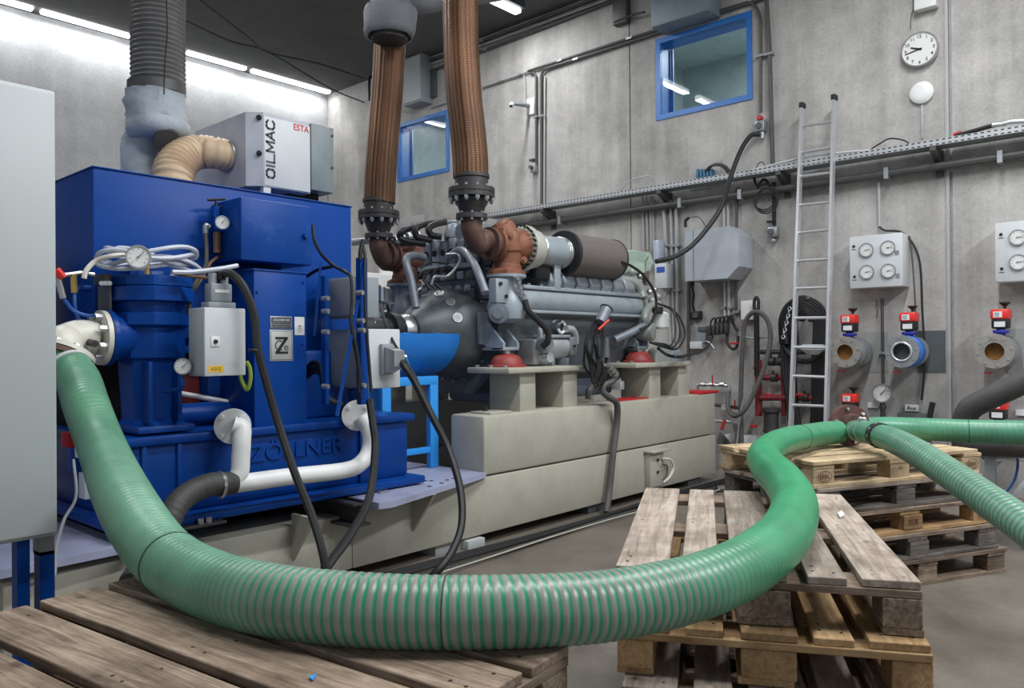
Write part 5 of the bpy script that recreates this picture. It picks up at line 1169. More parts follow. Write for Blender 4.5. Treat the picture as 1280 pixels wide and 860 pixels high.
# flywheel bell housing
bc_ = Vector((EX, YF, EZ-.01))
MB().lathe(bc_, NY, [(-.04, .40), (.0, .40), (.005, .372), (.08, .362), (.20, .315), (.32, .25), (.42, .18), (.47, .13), (.48, .08)], 48).build('bell_housing', engdark, EN, ang=28)
for k in range(20):
    a = 2*PI*k/20; q = bc_+Vector((math.cos(a)*.386, 0, math.sin(a)*.386)); MB().cyl(q+NY*.0, q+NY*.022, .010, seg=6).build('bolt', zinc, EN)
for (x, y) in ((571.5, 397.5), (563, 378.5), (549, 368), (533, 369.5)):
    # round vent grilles on the bell, placed along its cone
    best = None
    for s in range(200):
        d = 5.2+s*.008; p = WD(x, y, d); rr = math.hypot(p.x-bc_.x, p.z-bc_.z); h = bc_.y-p.y
        pr = [(-.04, .385), (.005, .372), (.08, .362), (.20, .315), (.32, .25), (.42, .18), (.47, .13)]
        for i in range(len(pr)-1):
            if pr[i][0] <= h <= pr[i+1][0]:
                rt_ = pr[i][1]+(pr[i+1][1]-pr[i][1])*(h-pr[i][0])/(pr[i+1][0]-pr[i][0])
                if rr < rt_: best = (p, Vector((p.x-bc_.x, -.52*rr, p.z-bc_.z)).normalized()); break
        if best: break
    if best:
        p, n = best; u, v = frame_to(n)
        MB().lathe(p-n*.02, n, [(0, .037), (.034, .036)], 20).build('vent_disc', alu, EN)
        ho = MB()
        for (rr, cnt) in ((.0, 1), (.013, 6), (.025, 11)):
            for k in range(cnt):
                a = 2*PI*k/cnt; ho.lathe(p+n*.0143+(u*math.cos(a)+v*math.sin(a))*rr, n, [(0, .005), (.001, .005)], 6)
        ho.build('vent_holes', dark, EN, kind='stuff')
MB().tube([bc_+Vector((-.3, -.12, .22)), bc_+Vector((.2, -.1, .30))], .012, seg=6, smooth=False).build('rib', engdark, EN)
# drive shaft
SH = thing('drive_shaft', 'black cardan shaft with chrome couplings between gearbox and engine', 'shaft', (EX, 3.5, EZ))
MB().lathe((EX, 3.0, EZ), PY_, [(0, .09), (.05, .09), (.06, .06), (.34, .06), (.36, .10), (.44, .11), (.46, .085), (.62, .085), (.63, .125), (.70, .125), (.72, .10)], 20).build('shaft', black, SH)
MB().lathe((EX, 3.73, EZ), PY_, [(0, .105), (.03, .12), (.08, .12), (.085, .10), (.12, .10)], 24).build('coupling_ring', steel, SH)
MB().bolts((EX, 3.72, EZ), NY, .095, 8, .012, .02).build('coupling_bolts', steel, SH, kind='stuff')
p = WX(465, 405, EX+.07); MB().box((p.x, p.y-.04, p.z-.03), (p.x+.003, p.y+.03, p.z+.02)).build('tag', paper, SH)
# guard trough
GD = thing('shaft_guard', 'bright blue half-round guard under the drive shaft', 'guard', (EX, 3.6, 1.1))
n = 18; rs = []; R1, R2 = .315, .305
yg0, yg1 = WX(492, 440, EX+R1).y, WX(575, 420, EX+R1).y
for y in (yg0, yg1):
    rs.append([Vector((EX+R1*math.cos(a), y-(.10*(1-abs(math.cos(a))) if y == yg1 else 0), EZ-.03+R1*math.sin(a))) for a in [-PI*i/n for i in range(n+1)]]+[Vector((EX+R2*math.cos(a), y-(.10*(1-abs(math.cos(a))) if y == yg1 else 0), EZ-.03+R2*math.sin(a))) for a in [-PI*i/n for i in reversed(range(n+1))]])
MB().rings(rs).build('trough', guardblue, GD)
for y in (3.55, 3.85): MB().bev((EX+R2-.05, y-.03, EZ-.06), (EX+R2+.002, y+.03, EZ-.025), .005).build('clip', guardblue, GD)
# sky-blue stand
ST = thing('guard_stand', 'sky blue welded stand beneath the shaft guard', 'stand', (EX, 3.6, .49))
XG = -4.12
xs = [WX(x, 500, XG).y for x in (478, 489, 538, 548)]
zt1 = WX(515, 473, XG).z; 
for X_ in (XG, EX-.33):
    MB().bev((X_-.045, xs[0], .491), (X_, xs[1], zt1), .004).build('leg', standblue, ST); MB().bev((X_-.045, xs[2], .491), (X_, xs[3], zt1), .004).build('leg', standblue, ST)
    MB().bev((X_-.045, xs[0], zt1-.05), (X_+.002, xs[3], zt1+.01), .004).build('rail', standblue, ST)
    MB().bev((X_-.045, xs[0], .60), (X_-.002, xs[3], .64), .004).build('rail', standblue, ST)
for y in (xs[0], xs[2]): MB().bev((EX-.33, y, zt1-.04), (XG-.04, y+.045, zt1+.005), .004).build('cross_rail', standblue, ST)
MB().bev((EX-.3, xs[0]+.05, zt1+.005), (XG-.06, xs[0]+.15, EZ-.03-R1+.03), .01).build('pad', standblue, ST)
# long side covers and rocker covers, both banks
for sgn in (1, -1):
    x_o = EX+sgn*.55
    y_a, y_b = WX(655, 375, -3.9).y, WX(803, 380, -3.9).y
    pr = [(.0, 1.79), (.035, 1.755), (.045, 1.70), (.03, 1.645), (.0, 1.615), (-.10, 1.60), (-.20, 1.66), (-.2, 1.80)]
    MB().prism([(x_o+sgn*dx-sgn*.035, y_a, z) for dx, z in pr], (0, y_b-y_a, 0)).build('charge_air_pipe', englight, EN, ang=50)
    MB().bev(sorted_a := (min(x_o-sgn*.20, x_o-sgn*.0), y_a, 1.785), (max(x_o-sgn*.20, x_o-sgn*.0), y_b-.02, 1.815), .006).build('cover_flange', englight, EN)
    MB().bev((min(x_o, x_o+sgn*.02), y_a, 1.60), (max(x_o, x_o+sgn*.02), y_b, 1.625), .006).build('lower_flange', englight, EN)
    for k in range(11):
        y = y_a+.08+k*(y_b-y_a-.14)/10; MB().cyl((x_o-sgn*.02, y, 1.81), (x_o-sgn*.02, y, 1.83), .013, seg=6).build('bolt', engmid, EN)
    pitch = (WX(782, 350, -4.02).y-WX(739, 350, -4.02).y)/3
    ye = WX(782, 350, -4.02).y
    for k in range(7):
        y1_ = ye-k*pitch; y0_ = y1_-pitch*.86; xi = x_o-sgn*.035
        pf = [(0, 1.80), (.03, 1.86), (.0, 1.93), (-.05, 1.975), (-.12, 1.985), (-.20, 1.93), (-.22, 1.80)]
        mb = MB().prism([(xi+sgn*dx, y0_, z) for dx, z in pf], (0, y1_-y0_, 0))
        o = mb.build('rocker_cover', M('rocker_grey_lit', (.27, .30, .33), .4, .15, .12, 6) if k < 3 else engmid, EN, ang=50)  # shade under the air filter is in the colour: clear covers get lighter grey
        bvm = o.modifiers.new('round', 'BEVEL'); bvm.width = .018; bvm.segments = 2; bvm.limit_method = 'ANGLE'
# exhaust riser castings, turbos, intake tubes and air filters
def tube_part(name, pts, r, mat_, seg=16, smooth=True): return MB().tube(pts, r, seg=seg, smooth=smooth).build(name, mat_, EN)
for sgn in (1, -1):
    tx = -3.95 if sgn > 0 else -5.12
    ty = 4.36; tz = 2.10
    V = lambda dx, y, z: Vector((tx+sgn*dx, y, z))
    # grey riser casting
    MB().lathe(V(0, ty, 1.52), PZ, [(0, .06), (.03, .13), (.12, .15), (.20, .125), (.27, .105), (.33, .12), (.34, .15), (.36, .15)], 18).build('exhaust_riser', engmid if sgn < 0 else englight, EN, ang=40)
    MB().bev(V(.02, ty-.22, 1.66), V(.10, ty-.08, 1.84), .012).build('lifting_lug', englight, EN)
    for (dy, z) in ((-.18, 1.80), (-.12, 1.71)): MB().cyl(V(.09, ty+dy, z), V(.115, ty+dy, z), .014, seg=8).build('lug_hole', ink, EN)
    MB().lathe(V(.02, ty-.06, 1.585), Vector((sgn*.5, -.86, 0)), [(0, .06), (.12, .06), (.125, .075), (.16, .075), (.165, .04), (.18, .04)], 12).build('hub', engmid, EN)
    # turbine housing with downpipe
    tm_ = turbo_m if sgn > 0 else M('turbo_dark_rust', (.15, .065, .045), .6, .2, .2, 9, .2, .3, (.07, .035, .025))
    MB().tube([V(0, ty+.0, 1.88), V(0, ty+.01, 1.96), V(.01, ty+.01, 2.06), V(.0, ty-.01, 2.16), V(-.04, ty-.05, 2.26)], [.112]*8+[.105]*8+[.118]*8+[.11]*6+[.095]*8, seg=14).build('turbine_downpipe', tm_, EN)
    for q in (V(.09, ty-.06, 2.16), V(.10, ty+.08, 1.99)): MB().lathe(q, Vector((sgn, -.6, 0)), [(-.03, .028), (.02, .028), (.021, .014), (.035, .014)], 8).build('boss', tm_, EN)
    MB().bev(V(.02, ty-.125, 2.02), V(.09, ty-.085, 2.22), .012).build('clamp_lug', tm_, EN)
    MB().lathe(V(0, ty, 1.875), PZ, [(0, .145), (.03, .145), (.05, .11)], 8).build('downpipe_flange', tm_, EN, ang=20)
    MB().lathe(V(0, ty-.14, tz), PY_, [(0, .08), (.01, .12), (.035, .12), (.04, .09), (.10, .11), (.16, .125), (.25, .13), (.29, .14)], 24).build('turbine_volute', tm_, EN, ang=40)
    MB().lathe(V(0, ty-.20, tz), PY_, [(0, .12), (.03, .12), (.03, .10), (.07, .10)], 20).build('turbine_flange', rust, EN)
    # compressor
    MB().lathe(V(0, ty+.14, tz), PY_, [(0, .10), (.03, .17), (.06, .175), (.075, .175), (.08, .155)], 28).build('vane_ring', M('compressor_cream', (.50, .49, .44), .4, .2), EN)
    sl = MB()
    for k in range(26):
        a = 2*PI*k/26; q = V(0, ty+.155, tz)+Vector((math.cos(a)*.163, 0, math.sin(a)*.163)); sl.cyl(q+NY*.0, q+Vector((math.cos(a)*.012, -.03, math.sin(a)*.012)), .010, seg=5)
    sl.build('vane_slots', dark, EN, kind='stuff')
    MB().lathe(V(0, ty+.22, tz), PY_, [(0, .155), (.02, .16), (.09, .15), (.10, .125), (.12, .125)], 28).build('compressor_housing', M('compressor_cream', (.50, .49, .44), .4, .2), EN)
    MB().torus(V(0, ty+.315, tz), PY_, .132, .008).build('red_band', red, EN)
    MB().torus(V(0, ty+.345, tz), PY_, .122, .012).build('hose_clamp', steel, EN)
    y2_ = WX(703, 318, -3.95).y; y3_ = WX(765, 318, -3.95).y
    MB().lathe(V(0, ty+.33, tz+.0), PY_, [(0, .112), (.05, .118), (y2_-ty-.33, .125)], 28).build('intake_tube', englight, EN)
    for dy in (.03, .055): MB().torus(V(0, y2_-dy, tz), PY_, .126, .006).build('hose_clamp', steel, EN)
    MB().lathe(V(0, y2_-.005, tz), PY_, [(0, .13), (0, .185), (.03, .19), (.05, .175)], 32).build('filter_end_cap', black, EN)
    MB().lathe(V(0, y2_+.03, tz-.0), PY_, [(0, .175), (y3_-y2_-.04, .175)], 32).build('filter_body', filt, EN)
    MB().torus(V(0, y3_-.01, tz), PY_, .168, .014).build('filter_end_cap', black, EN)
    MB().bev(V(.03, ty+.52, 1.80), V(.05, ty+.60, tz-.10), .006).build('filter_strut', englight, EN)
    MB().bev(V(-.05, ty+.30, 1.86), V(.04, ty+.50, 2.0), .05).build('air_cooler', dark, EN)
    # outlet elbow up to the braided pipe
# centre valley: fuel pump block with nozzles
MB().bev((EX-.20, 4.42, 1.80), (EX+.20, 5.9, 2.0), .03).build('valley_housing', engmid, EN)
for sgn in (1, -1):
    for k in range(5):
        y = 4.5+k*.27; c_ = Vector((EX+sgn*.16, y, 2.0))
        MB().bev(c_+Vector((-.09, -.11, -.06)), c_+Vector((.09, .11, .12)), .02).build('cylinder_head', engmid if k else englight, EN)
        MB().lathe(c_+Vector((0, 0, .10)), PZ, [(0, .06), (.03, .06), (.04, .035), (.06, .03)], 14).build('head_cap', englight, EN)
        for dy in (-.06, .06): MB().cyl(c_+Vector((sgn*.09, dy, .03)), c_+Vector((sgn*.12, dy, .03)), .018, seg=8).build('bolt', engmid, EN)
# front face clutter above the bell
MB().bev((EX-.30, YF-.04, 1.80), (EX+.24, YF+.15, 1.98), .02).build('front_housing', engmid, EN)
MB().bev((EX-.42, YF-.02, 1.70), (EX+.40, YF+.1, 1.82), .02).build('front_plate', engdark, EN)
for k in range(6):
    x = EX-.26+k*.095
    MB().bev((x, YF-.09, 1.985), (x+.082, YF-.0, 2.17+.02*(k % 2)), .016).build('injector_block', englight if k % 2 else engmid, EN)
    MB().cyl((x+.04, YF-.045, 2.15), (x+.04, YF-.045, 2.24), .022, seg=8).build('nozzle', zinc, EN); MB().cyl((x+.04, YF-.10, 2.08), (x+.04, YF-.06, 2.08), .025, seg=10).build('port', ink, EN); MB().bev((x+.005, YF-.10, 1.86), (x+.078, YF-.03, 1.925), .012).build('casting_block', engdark if k % 2 else engmid, EN); MB().lathe((x+.04, YF-.10, 1.79), NY, [(0, .028), (.02, .028), (.021, .015), (.035, .015)], 10).build('plug', engmid, EN)
    MB().bev((x, YF-.06, 1.71), (x+.06, YF-.01, 1.79), .01).build('lower_block', engdark if k % 2 else engmid, EN)
MB().bev((EX-.30, YF-.12, 1.945), (EX+.30, YF-.02, 1.985), .01).build('rail', englight, EN)
MB().bev((EX+.30, YF-.02, 1.95), (EX+.42, YF+.25, 2.22), .03).build('oil_cooler', engdark, EN)
MB().bev((EX+.08, YF-.06, 1.98), (EX+.26, YF+.16, 2.30), .02).build('governor', engmid, EN)
MB().lathe((EX+.02, YF-.02, 2.20), PZ, [(0, .07), (.06, .07), (.10, .05), (.11, .02)], 14).build('governor_cap', englight, EN)
DQ = 6.05
tube_part('air_hose', [WD(532, 305, DQ), WD(510, 302, DQ), WD(500, 296, DQ), WD(505, 288, DQ), WD(525, 282, DQ+.2)], .026, black, 10)
tube_part('air_hose', [WD(540, 301, DQ), WD(522, 296, DQ), WD(520, 286, DQ), WD(532, 280, DQ+.1), WD(557, 276, DQ+.3)], .026, black, 10)
tube_part('air_hose', [WD(552, 296, DQ), WD(540, 294, DQ), WD(536, 286, DQ), WD(545, 280, DQ+.1), WD(560, 277, DQ+.3)], .026, black, 10)
tube_part('vent_pipe', [WD(559, 278, 6.2), WD(580, 280, 6.2), WD(600, 284, 6.2)], .022, engmid, 8)
tube_part('oil_pipe', [WD(520, 385, 5.7), WD(514, 350, 5.75), WD(508, 325, 5.8), WD(518, 320, 5.9), WD(530, 322, 6.0)], .030, engmid, 12)
tube_part('oil_pipe', [WD(607, 366, 5.5), WD(595, 335, 5.6), WD(584, 318, 5.75), WD(574, 313, 5.9), WD(560, 322, 6)], .030, engmid, 12)
tube_part('fuel_line', [WD(558, 318, 5.75), WD(572, 318, 5.7), WD(574, 328, 5.7), WD(560, 345, 5.7), WD(544, 346, 5.7), WD(539, 356, 5.7)], .010, zinc, 6)
tube_part('fuel_line', [WD(525, 335, 5.75), WD(540, 328, 5.75), WD(560, 330, 5.75)], .008, black, 6)
for k in range(4): tube_part('spark_lead', [WD(520+k*9, 352, 5.75), WD(528+k*9, 340-k*2, 5.75), WD(545+k*8, 336, 5.8)], .008, black, 6)
for k in range(3): tube_part('cable_end', [WD(530+k*7, 350+k*2, 5.72), WD(538+k*7, 362, 5.7)], .012, black, 6)
# fittings row at left, behind the far turbo
for k in range(4):
    p = WD(492+k*8, 300-k*2, 6.5); MB().lathe(p, PY_, [(0, .035), (.05, .045), (.07, .03)], 10).build('fitting', zinc, EN)
tube_part('coolant_pipe', [WD(440, 303, 6.7), WD(470, 300, 6.7), WD(500, 298, 6.7)], .03, pipeg, 10)
# braided line on the near side
p0 = WX(645, 345, -3.82)
for k in range(6):
    a, b_ = WX(645+k*2.0, 345+k*6, -3.80), WX(646.5+k*2.0, 349.5+k*6, -3.80); MB().cyl(a, b_, .018 if k % 2 else .023, seg=8).build('line_fitting', steel if k > 1 else zinc, EN)
tube_part('fuel_hose', [WX(656, 375, -3.80), WX(660, 388, -3.78), WX(672, 400, -3.75), WX(684, 414, -3.72), WX(685, 426, -3.72), WX(678, 434, -3.76)], .024, black, 10)
# engine mounts
for (mx, my) in ((633, 450), (798, 446)):
    for sgn in (1, -1):
        c_ = WX(mx, my, XN-.22); X_ = c_.x if sgn > 0 else 2*EX-c_.x
        mt = MB().lathe((X_, c_.y, 1.192), PZ, [(0, .15), (.012, .15), (.02, .125), (.05, .118), (.085, .09), (.10, .045)], 20).build('rubber_mount', mountred, EN)
        MB().cyl((X_, c_.y, 1.28), (X_, c_.y, 1.33), .03).build('mount_stud', alu, EN)
        if sgn > 0:
            x1_, x0_ = X_+.05, EX+.36
        else: x1_, x0_ = X_-.05, EX-.36
        for dy in (-.09, .065):
            MB().prism([(x0_, c_.y+dy, 1.58), (x0_, c_.y+dy, 1.36), (x1_-sgn*.08, c_.y+dy, 1.315), (x1_, c_.y+dy, 1.33), (x1_, c_.y+dy, 1.37)], (0, .025, 0)).build('mount_bracket', englight if mx < 700 else engmid, EN)
        MB().bev((min(x0_, x1_), c_.y-.09, 1.315), (max(x0_, x1_), c_.y+.09, 1.34), .006).build('bracket_foot', englight if mx < 700 else engmid, EN)
        MB().bev((min(x0_, x0_+sgn*.04), c_.y-.14, 1.36), (max(x0_, x0_+sgn*.04), c_.y+.13, 1.60), .01).build('bracket_plate', engmid, EN)
# starter / pump unit on pedestal
PM = thing('electric_pump', 'small grey electric pump on the near pedestal plate', 'pump', WX(695, 455, -3.9))
y1_, y2_ = WX(683, 430, -3.88).y, WX(710, 430, -3.88).y
MB().lathe((-3.94, y1_, 1.335), PY_, [(0, .07), (.01, .095), (y2_-y1_-.02, .095), (y2_-y1_, .08)], 20).build('motor', alu, PM)
MB().bev((-4.02, y2_, 1.27), (-3.86, y2_+.10, 1.42), .008).build('terminal_box', zinc, PM)
MB().lathe((-3.855, y2_+.05, 1.345), PX_, [(0, .012), (.012, .01)], 8).build('screw', ink, PM)
MB().bev((-4.03, y1_-.20, 1.20), (-3.84, y1_-.02, 1.40), .02).build('pump_head', zinc, PM)
MB().cyl((-3.86, y1_-.12, 1.36), (-3.74, y1_-.14, 1.36), .05, seg=16).build('inlet', engmid, PM)
MB().cyl((-3.84, y1_-.10, 1.25), (-3.76, y1_-.10, 1.26), .04, seg=12).build('outlet', alu, PM)
MB().tube([WX(676, 424, -3.88), WX(675, 412, -3.88), WX(680, 408, -3.88)], .022, seg=8).build('elbow', steel, PM)
MB().bev((-4.0, y1_-.02, 1.41), (-3.85, y2_, 1.435), .006).build('lid', englight, PM)
for dy in (.02, .2): MB().bev((-4.04, y1_+dy, 1.193), (-3.84, y1_+dy+.04, 1.25), .006).build('foot', engmid, PM)
tube_part('filler_tube', [WX(690, 405, -4.0), WX(700, 408, -3.95)], .05, engdark, 14, False)
MB().torus(WX(702, 409, -3.94), PX_, .045, .012).build('filler_rim', white, EN); MB().lathe(WX(702, 409, -3.96), PX_, [(0, .04), (.01, .04)], 16).build('filler_cap', ink, EN)
tube_part('coolant_elbow', [WX(707, 411, -3.92), WX(715, 412, -3.92), WX(719, 420, -3.92), WX(719, 430, -3.92)], .03, alu, 12)
# rear end of engine
MB().bev((EX-.45, 6.2, 1.25), (EX+.42, 6.45, 1.9), .04).build('gear_case', M('gear_case_grey', (.26, .29, .28), .4, .2), EN)
gc = M('gear_case_light', (.30, .33, .30), .4, .2)
tube_part('coolant_pipe', [WX(775, 350, -4.0), WX(790, 352, -3.95), WX(800, 362, -3.92), WX(803, 372, -3.9)], .042, gc, 14)
tube_part('coolant_pipe', [WX(812, 410, -3.85), WX(806, 398, -3.85), WX(810, 385, -3.88), WX(822, 380, -3.9)], .038, gc, 14)
tube_part('coolant_pipe', [WX(768, 425, -3.95), WX(790, 415, -3.88), WX(805, 408, -3.85), WX(815, 412, -3.85)], .035, engmid, 12)
MB().lathe(WX(826, 402, -3.85)+Vector((0, 0, .05)), PZ, [(-.12, .06), (-.10, .075), (.02, .075), (.04, .05)], 16).build('filter_canister', white, EN)
MB().lathe(WX(822, 391, -3.83), PZ, [(0, .05), (.05, .05)], 14).build('canister_band', black, EN)
MB().lathe(WX(812, 415, -3.85), Vector((1, .3, 0)), [(-.12, .07), (0, .09), (.04, .08), (.05, .04)], 16).build('water_pump', gc, EN)
for (x, y, r_) in ((805, 370, .03), (812, 365, .025), (815, 376, .03), (822, 371, .03), (808, 352, .03), (818, 362, .022), (800, 345, .025), (790, 340, .03)):
    MB().ball(WX(x, y, -3.95), r_*1.3, 10, 6).build('fitting', gc if r_ > .025 else steel, EN)
MB().lathe(WX(826, 447, -3.9), Vector((1, -.4, 0)), [(-.1, .10), (0, .105), (.03, .09), (.035, .05)], 20).build('belt_wheel', gc, EN)
MB().lathe(WX(845, 452, -3.95), Vector((1, -.4, 0)), [(-.1, .12), (0, .125), (.03, .10), (.035, .05)], 20).build('belt_wheel', engmid, EN)
# pale green foil wrapped box and brown plate
t = thing('foil_bundle', 'pale green plastic wrapped part on top of the engine end', 'wrapped part', WX(785, 325, -4.1))
lumpy([(WX(786, 343, -4.1), .20), (WX(786, 330, -4.1), .22), (WX(786, 318, -4.1), .215), (WX(785, 314, -4.1), .10)], 14, .10, 5).build('foil', greenfoil, t, ang=10)
MB().bev(WX(800.5, 314, -3.95), WX(812, 350, -3.90), .01).build('brown_plate', M('plate_brown', (.14, .10, .09), .6), None, 'brown upright plate beside the pale green wrapped part', 'plate')
cable('engine_cable', 'thin black cable drooping from the air filter over the engine end', [WX(765, 318, -3.85), WX(772, 325, -3.8), WX(790, 333, -3.75), WX(805, 345, -3.75), WX(818, 365, -3.72), WX(820, 385, -3.72), WX(813, 404, -3.75), WX(800, 412, -3.8)], .012, black)
for k in range(3):
    cable('engine_cable', ['outermost', 'middle', 'innermost'][k]+' black cable loop hanging right of the engine end', [WX(822, 379, -3.8), WX(840, 386+k, -3.7), WX(852-4*k, 402, -3.65), WX(856-6*k, 420, -3.62), WX(846-4*k, 436-2*k, -3.62), WX(830, 434-2*k, -3.65), WX(812, 428, -3.7)], .009, black)
cable('engine_cable', 'black cable running from the loops towards the wall couplings', [WX(822, 435, -3.7), WX(835, 444, -3.6), WX(850, 446, -3.5), B(862, 443, .3)], .014, black)
# black cable bundle with grey cap
CBN = thing('cable_bundle', 'hanging bundle of black cables with grey cap at the engine side', 'cable bundle', WX(745, 430, -3.68))
rnd = random.Random(4)
for k in range(9):
    x0 = 738+rnd.uniform(0, 8); xm_ = 736+rnd.uniform(-6, 14); x1 = 742+rnd.uniform(-8, 10)
    MB().tube([WX(x0+5, 398+k, -3.72), WX(x0, 408+k, -3.68), WX(xm_, 430, -3.64+.01*k), WX(x1, 458, -3.62), WX(x1+3, 474+k, -3.62), WX(x1+9, 460, -3.6), WX(xm_+12, 430, -3.62), WX(x0+8, 410, -3.66)], .010, seg=6).build('cable_loop', black, CBN)
MB().cyl(WX(750, 403, -3.66), WX(758, 386, -3.66), .042, .052, 16).build('cap', engmid, CBN); MB().torus(WX(758, 386, -3.66), WX(758, 386, -3.66)-WX(750, 403, -3.66), .046, .01).build('cap_rim', black, CBN)
MB().tube([WX(748, 412, -3.62), WX(761, 400, -3.60)], .010, seg=6, smooth=False).build('red_plug', redact, CBN)
MB().cyl(WX(758, 422, -3.6), WX(757, 447, -3.6), .02, .035, 10).build('sleeve', darkg, CBN)
MB().tube([WX(731, 430, -3.66), WX(730, 455, -3.66), WX(736, 466, -3.66), WX(744, 469, -3.66)], .009, seg=6).build('cable_loop', black, CBN)
# grey hose from the bundle down the base side
t = thing('drain_hose', 'grey hose with chrome fitting hanging down the beige base beam', 'hose', WX(765, 540, -3.63))
MB().tube([WX(757, 454, -3.6), WX(762, 459, -3.6), WX(768, 465, -3.6), WX(770, 470, -3.6), WX(764, 477, -3.62), WX(755, 482, -3.64), WX(754, 490, -3.64), WX(762, 497, -3.62), WX(771, 505, -3.63), WX(771, 530, -3.655), WX(766, 570, -3.65), WX(762, 610, -3.645), WX(758, 640, -3.62)], .027, seg=12).build('hose_body', greyhose, t)
for k in range(4): MB().cyl(WX(757+k*3.2, 454+k*4, -3.6), WX(759+k*3.2, 456.5+k*4, -3.6), .032, seg=8).build('fitting', steel, t)
t = thing('drain_hose', 'short grey hose arching beside the pedestal behind the base top', 'hose', WX(740, 485, -3.9))
MB().tube([WX(735, 499, -3.9), WX(736, 488, -3.9), WX(741, 483, -3.9), WX(750, 481, -3.85), WX(762, 480, -3.85)], .026, seg=10).build('hose_body', greyhose, t)
MB().bev(WX(764, 476, -3.95), WX(781, 487, -3.85), .01).build('coupling', alu, t)
# ------------------------------------------------------------------ braided exhaust pipes
def exhaust(fx, fy, dF, path, label, sgn, wr):
    c_ = WD(fx, fy, dF); t = thing('exhaust_pipe', label, 'exhaust pipe', c_)
    k = dF/FPX
    # braided hose with UV
    P = smooth_path([WD(x, y, dF+dd_) for x, y, dd_ in path], 14)
    S = [0]
    for i in range(1, len(P)): S.append(S[-1]+(P[i]-P[i-1]).length)
    seg = 72; rs = []; r = wr*k
    t0 = (P[1]-P[0]).normalized(); u, v = frame_to(t0)
    for i, p in enumerate(P):
        tt = (P[min(i+1, len(P)-1)]-P[max(i-1, 0)]).normalized(); u = (u-tt*u.dot(tt)).normalized(); v = u.cross(tt)
        rs.append([p+(u*math.cos(2*PI*j/seg)+v*math.sin(2*PI*j/seg))*(r*(1+.018*math.cos(2*PI*j/seg*13))) for j in range(seg)])
    mb = MB().rings(rs, False); o = mb.build('braided_hose', braidm, t, ang=80)
    me = o.data; uvl = me.uv_layers.new(name='UVMap')
    for li, l in enumerate(me.loops):
        vi = l.vertex_index; i, j = divmod(vi, seg); uvl.data[li].uv = (S[i], j/seg)
    # fix the seam column
    for poly in me.polygons:
        js = [me.loops[l].vertex_index % seg for l in poly.loop_indices]
        if max(js)-min(js) > seg/2:
            for l in poly.loop_indices:
                if me.loops[l].vertex_index % seg == 0: uvl.data[l].uv = (uvl.data[l].uv[0], 1.0)
    Wd = lambda y: WD(fx, y, dF)
    z = lambda y: Wd(y).z
    s = wr/22.
    MB().lathe((c_.x, c_.y, 0), PZ, [(z(fy-14*s), wr*k*.98), (z(fy-22*s), wr*k*1.0), (z(fy-24*s), wr*k*1.02)][::-1] if False else [(z(fy-2*s), wr*k*.95), (z(fy-16*s), wr*k*.95), (z(fy-17*s), wr*k*1.03), (z(fy-21*s), wr*k*1.03)], 28).build('end_collar', iron, t)
    for (ya, yb, rr) in ((fy+8*s, fy+2.5*s, 29*s), (fy+1.5*s, fy-4*s, 29*s)):
        MB().lathe((c_.x, c_.y, 0), PZ, [(z(ya), rr*k), (z(yb), rr*k)], 32).build('flange', iron, t)
    MB().lathe((c_.x, c_.y, 0), PZ, [(z(fy+28*s), 14*s*k), (z(fy+9*s), 21*s*k)], 28).build('reducer', iron, t)
    MB().lathe((c_.x, c_.y, 0), PZ, [(z(fy+34*s), 20*s*k), (z(fy+28*s), 20*s*k)], 28).build('lower_flange', iron, t)
    for j in range(12):
        a = 2*PI*j/12; q = Vector((c_.x+math.cos(a)*26*s*k, c_.y+math.sin(a)*26*s*k, 0)); q.z = z(fy+14*s)
        MB().cyl(q, (q.x, q.y, z(fy-7*s)), .010, seg=6).cyl((q.x, q.y, z(fy+12*s)), (q.x, q.y, z(fy+8*s)), .017, seg=6).build('bolt', zinc, t)
    for j in range(8):
        a = 2*PI*j/8; q = Vector((c_.x+math.cos(a)*17.5*s*k, c_.y+math.sin(a)*17.5*s*k, 0)); q.z = z(fy+37*s)
        MB().cyl(q, (q.x, q.y, z(fy+26*s)), .010, seg=6).build('bolt', zinc, t)
    tx = -3.95 if sgn > 0 else -5.12; zb_ = z(fy+34*s)
    MB().tube([(c_.x, c_.y, zb_), (c_.x, c_.y+.0, zb_-.07), (c_.x, c_.y+.06, zb_-.17), ((c_.x+tx)/2, c_.y+.13, 2.12), (tx, 4.20, 2.10)], 13.5*s*k, seg=20).build('elbow', rust, t)
    return t
exhaust(589.5, 240, 5.6, [(588.5, 222, 0), (588, 200, 0), (585, 165, 0), (580, 120, 0), (577, 70, 0), (575.5, 20, 0), (575.5, -60, 0), (575.5, -240, 0)], 'nearer brown braided exhaust pipe, rising to the ceiling above the orange turbo', 1, 22)
exhaust(473.5, 268, 6.45, [(474.5, 254, 0), (475, 235, 0), (477, 200, 0), (481, 150, 0), (485, 100, 0), (487, 60, 0), (488, 25, 0)], 'further brown braided exhaust pipe, ending in a grey wrapped elbow', -1, 19.5)
IE = thing('insulated_elbow', 'grey wrapped elbow on top of the further braided pipe', 'pipe elbow', WD(488, 20, 6.2))
k_ = 6.2/FPX
lumpy([(WD(487, 40, 6.2), 24*k_), (WD(487, 47, 6.2), 27*k_), (WD(487, 46, 6.2), 30*k_), (WD(487, 40, 6.2), 32*k_), (WD(488, 28, 6.2), 32.5*k_), (WD(489, 18, 6.2), 33*k_), (WD(489, 12, 6.2), 32*k_), (WD(489, 9, 6.2), 27*k_), (WD(489, 0, 6.2), 25*k_)], 22, .04, 9).build('collar_wrap', insuld, IE, ang=60)
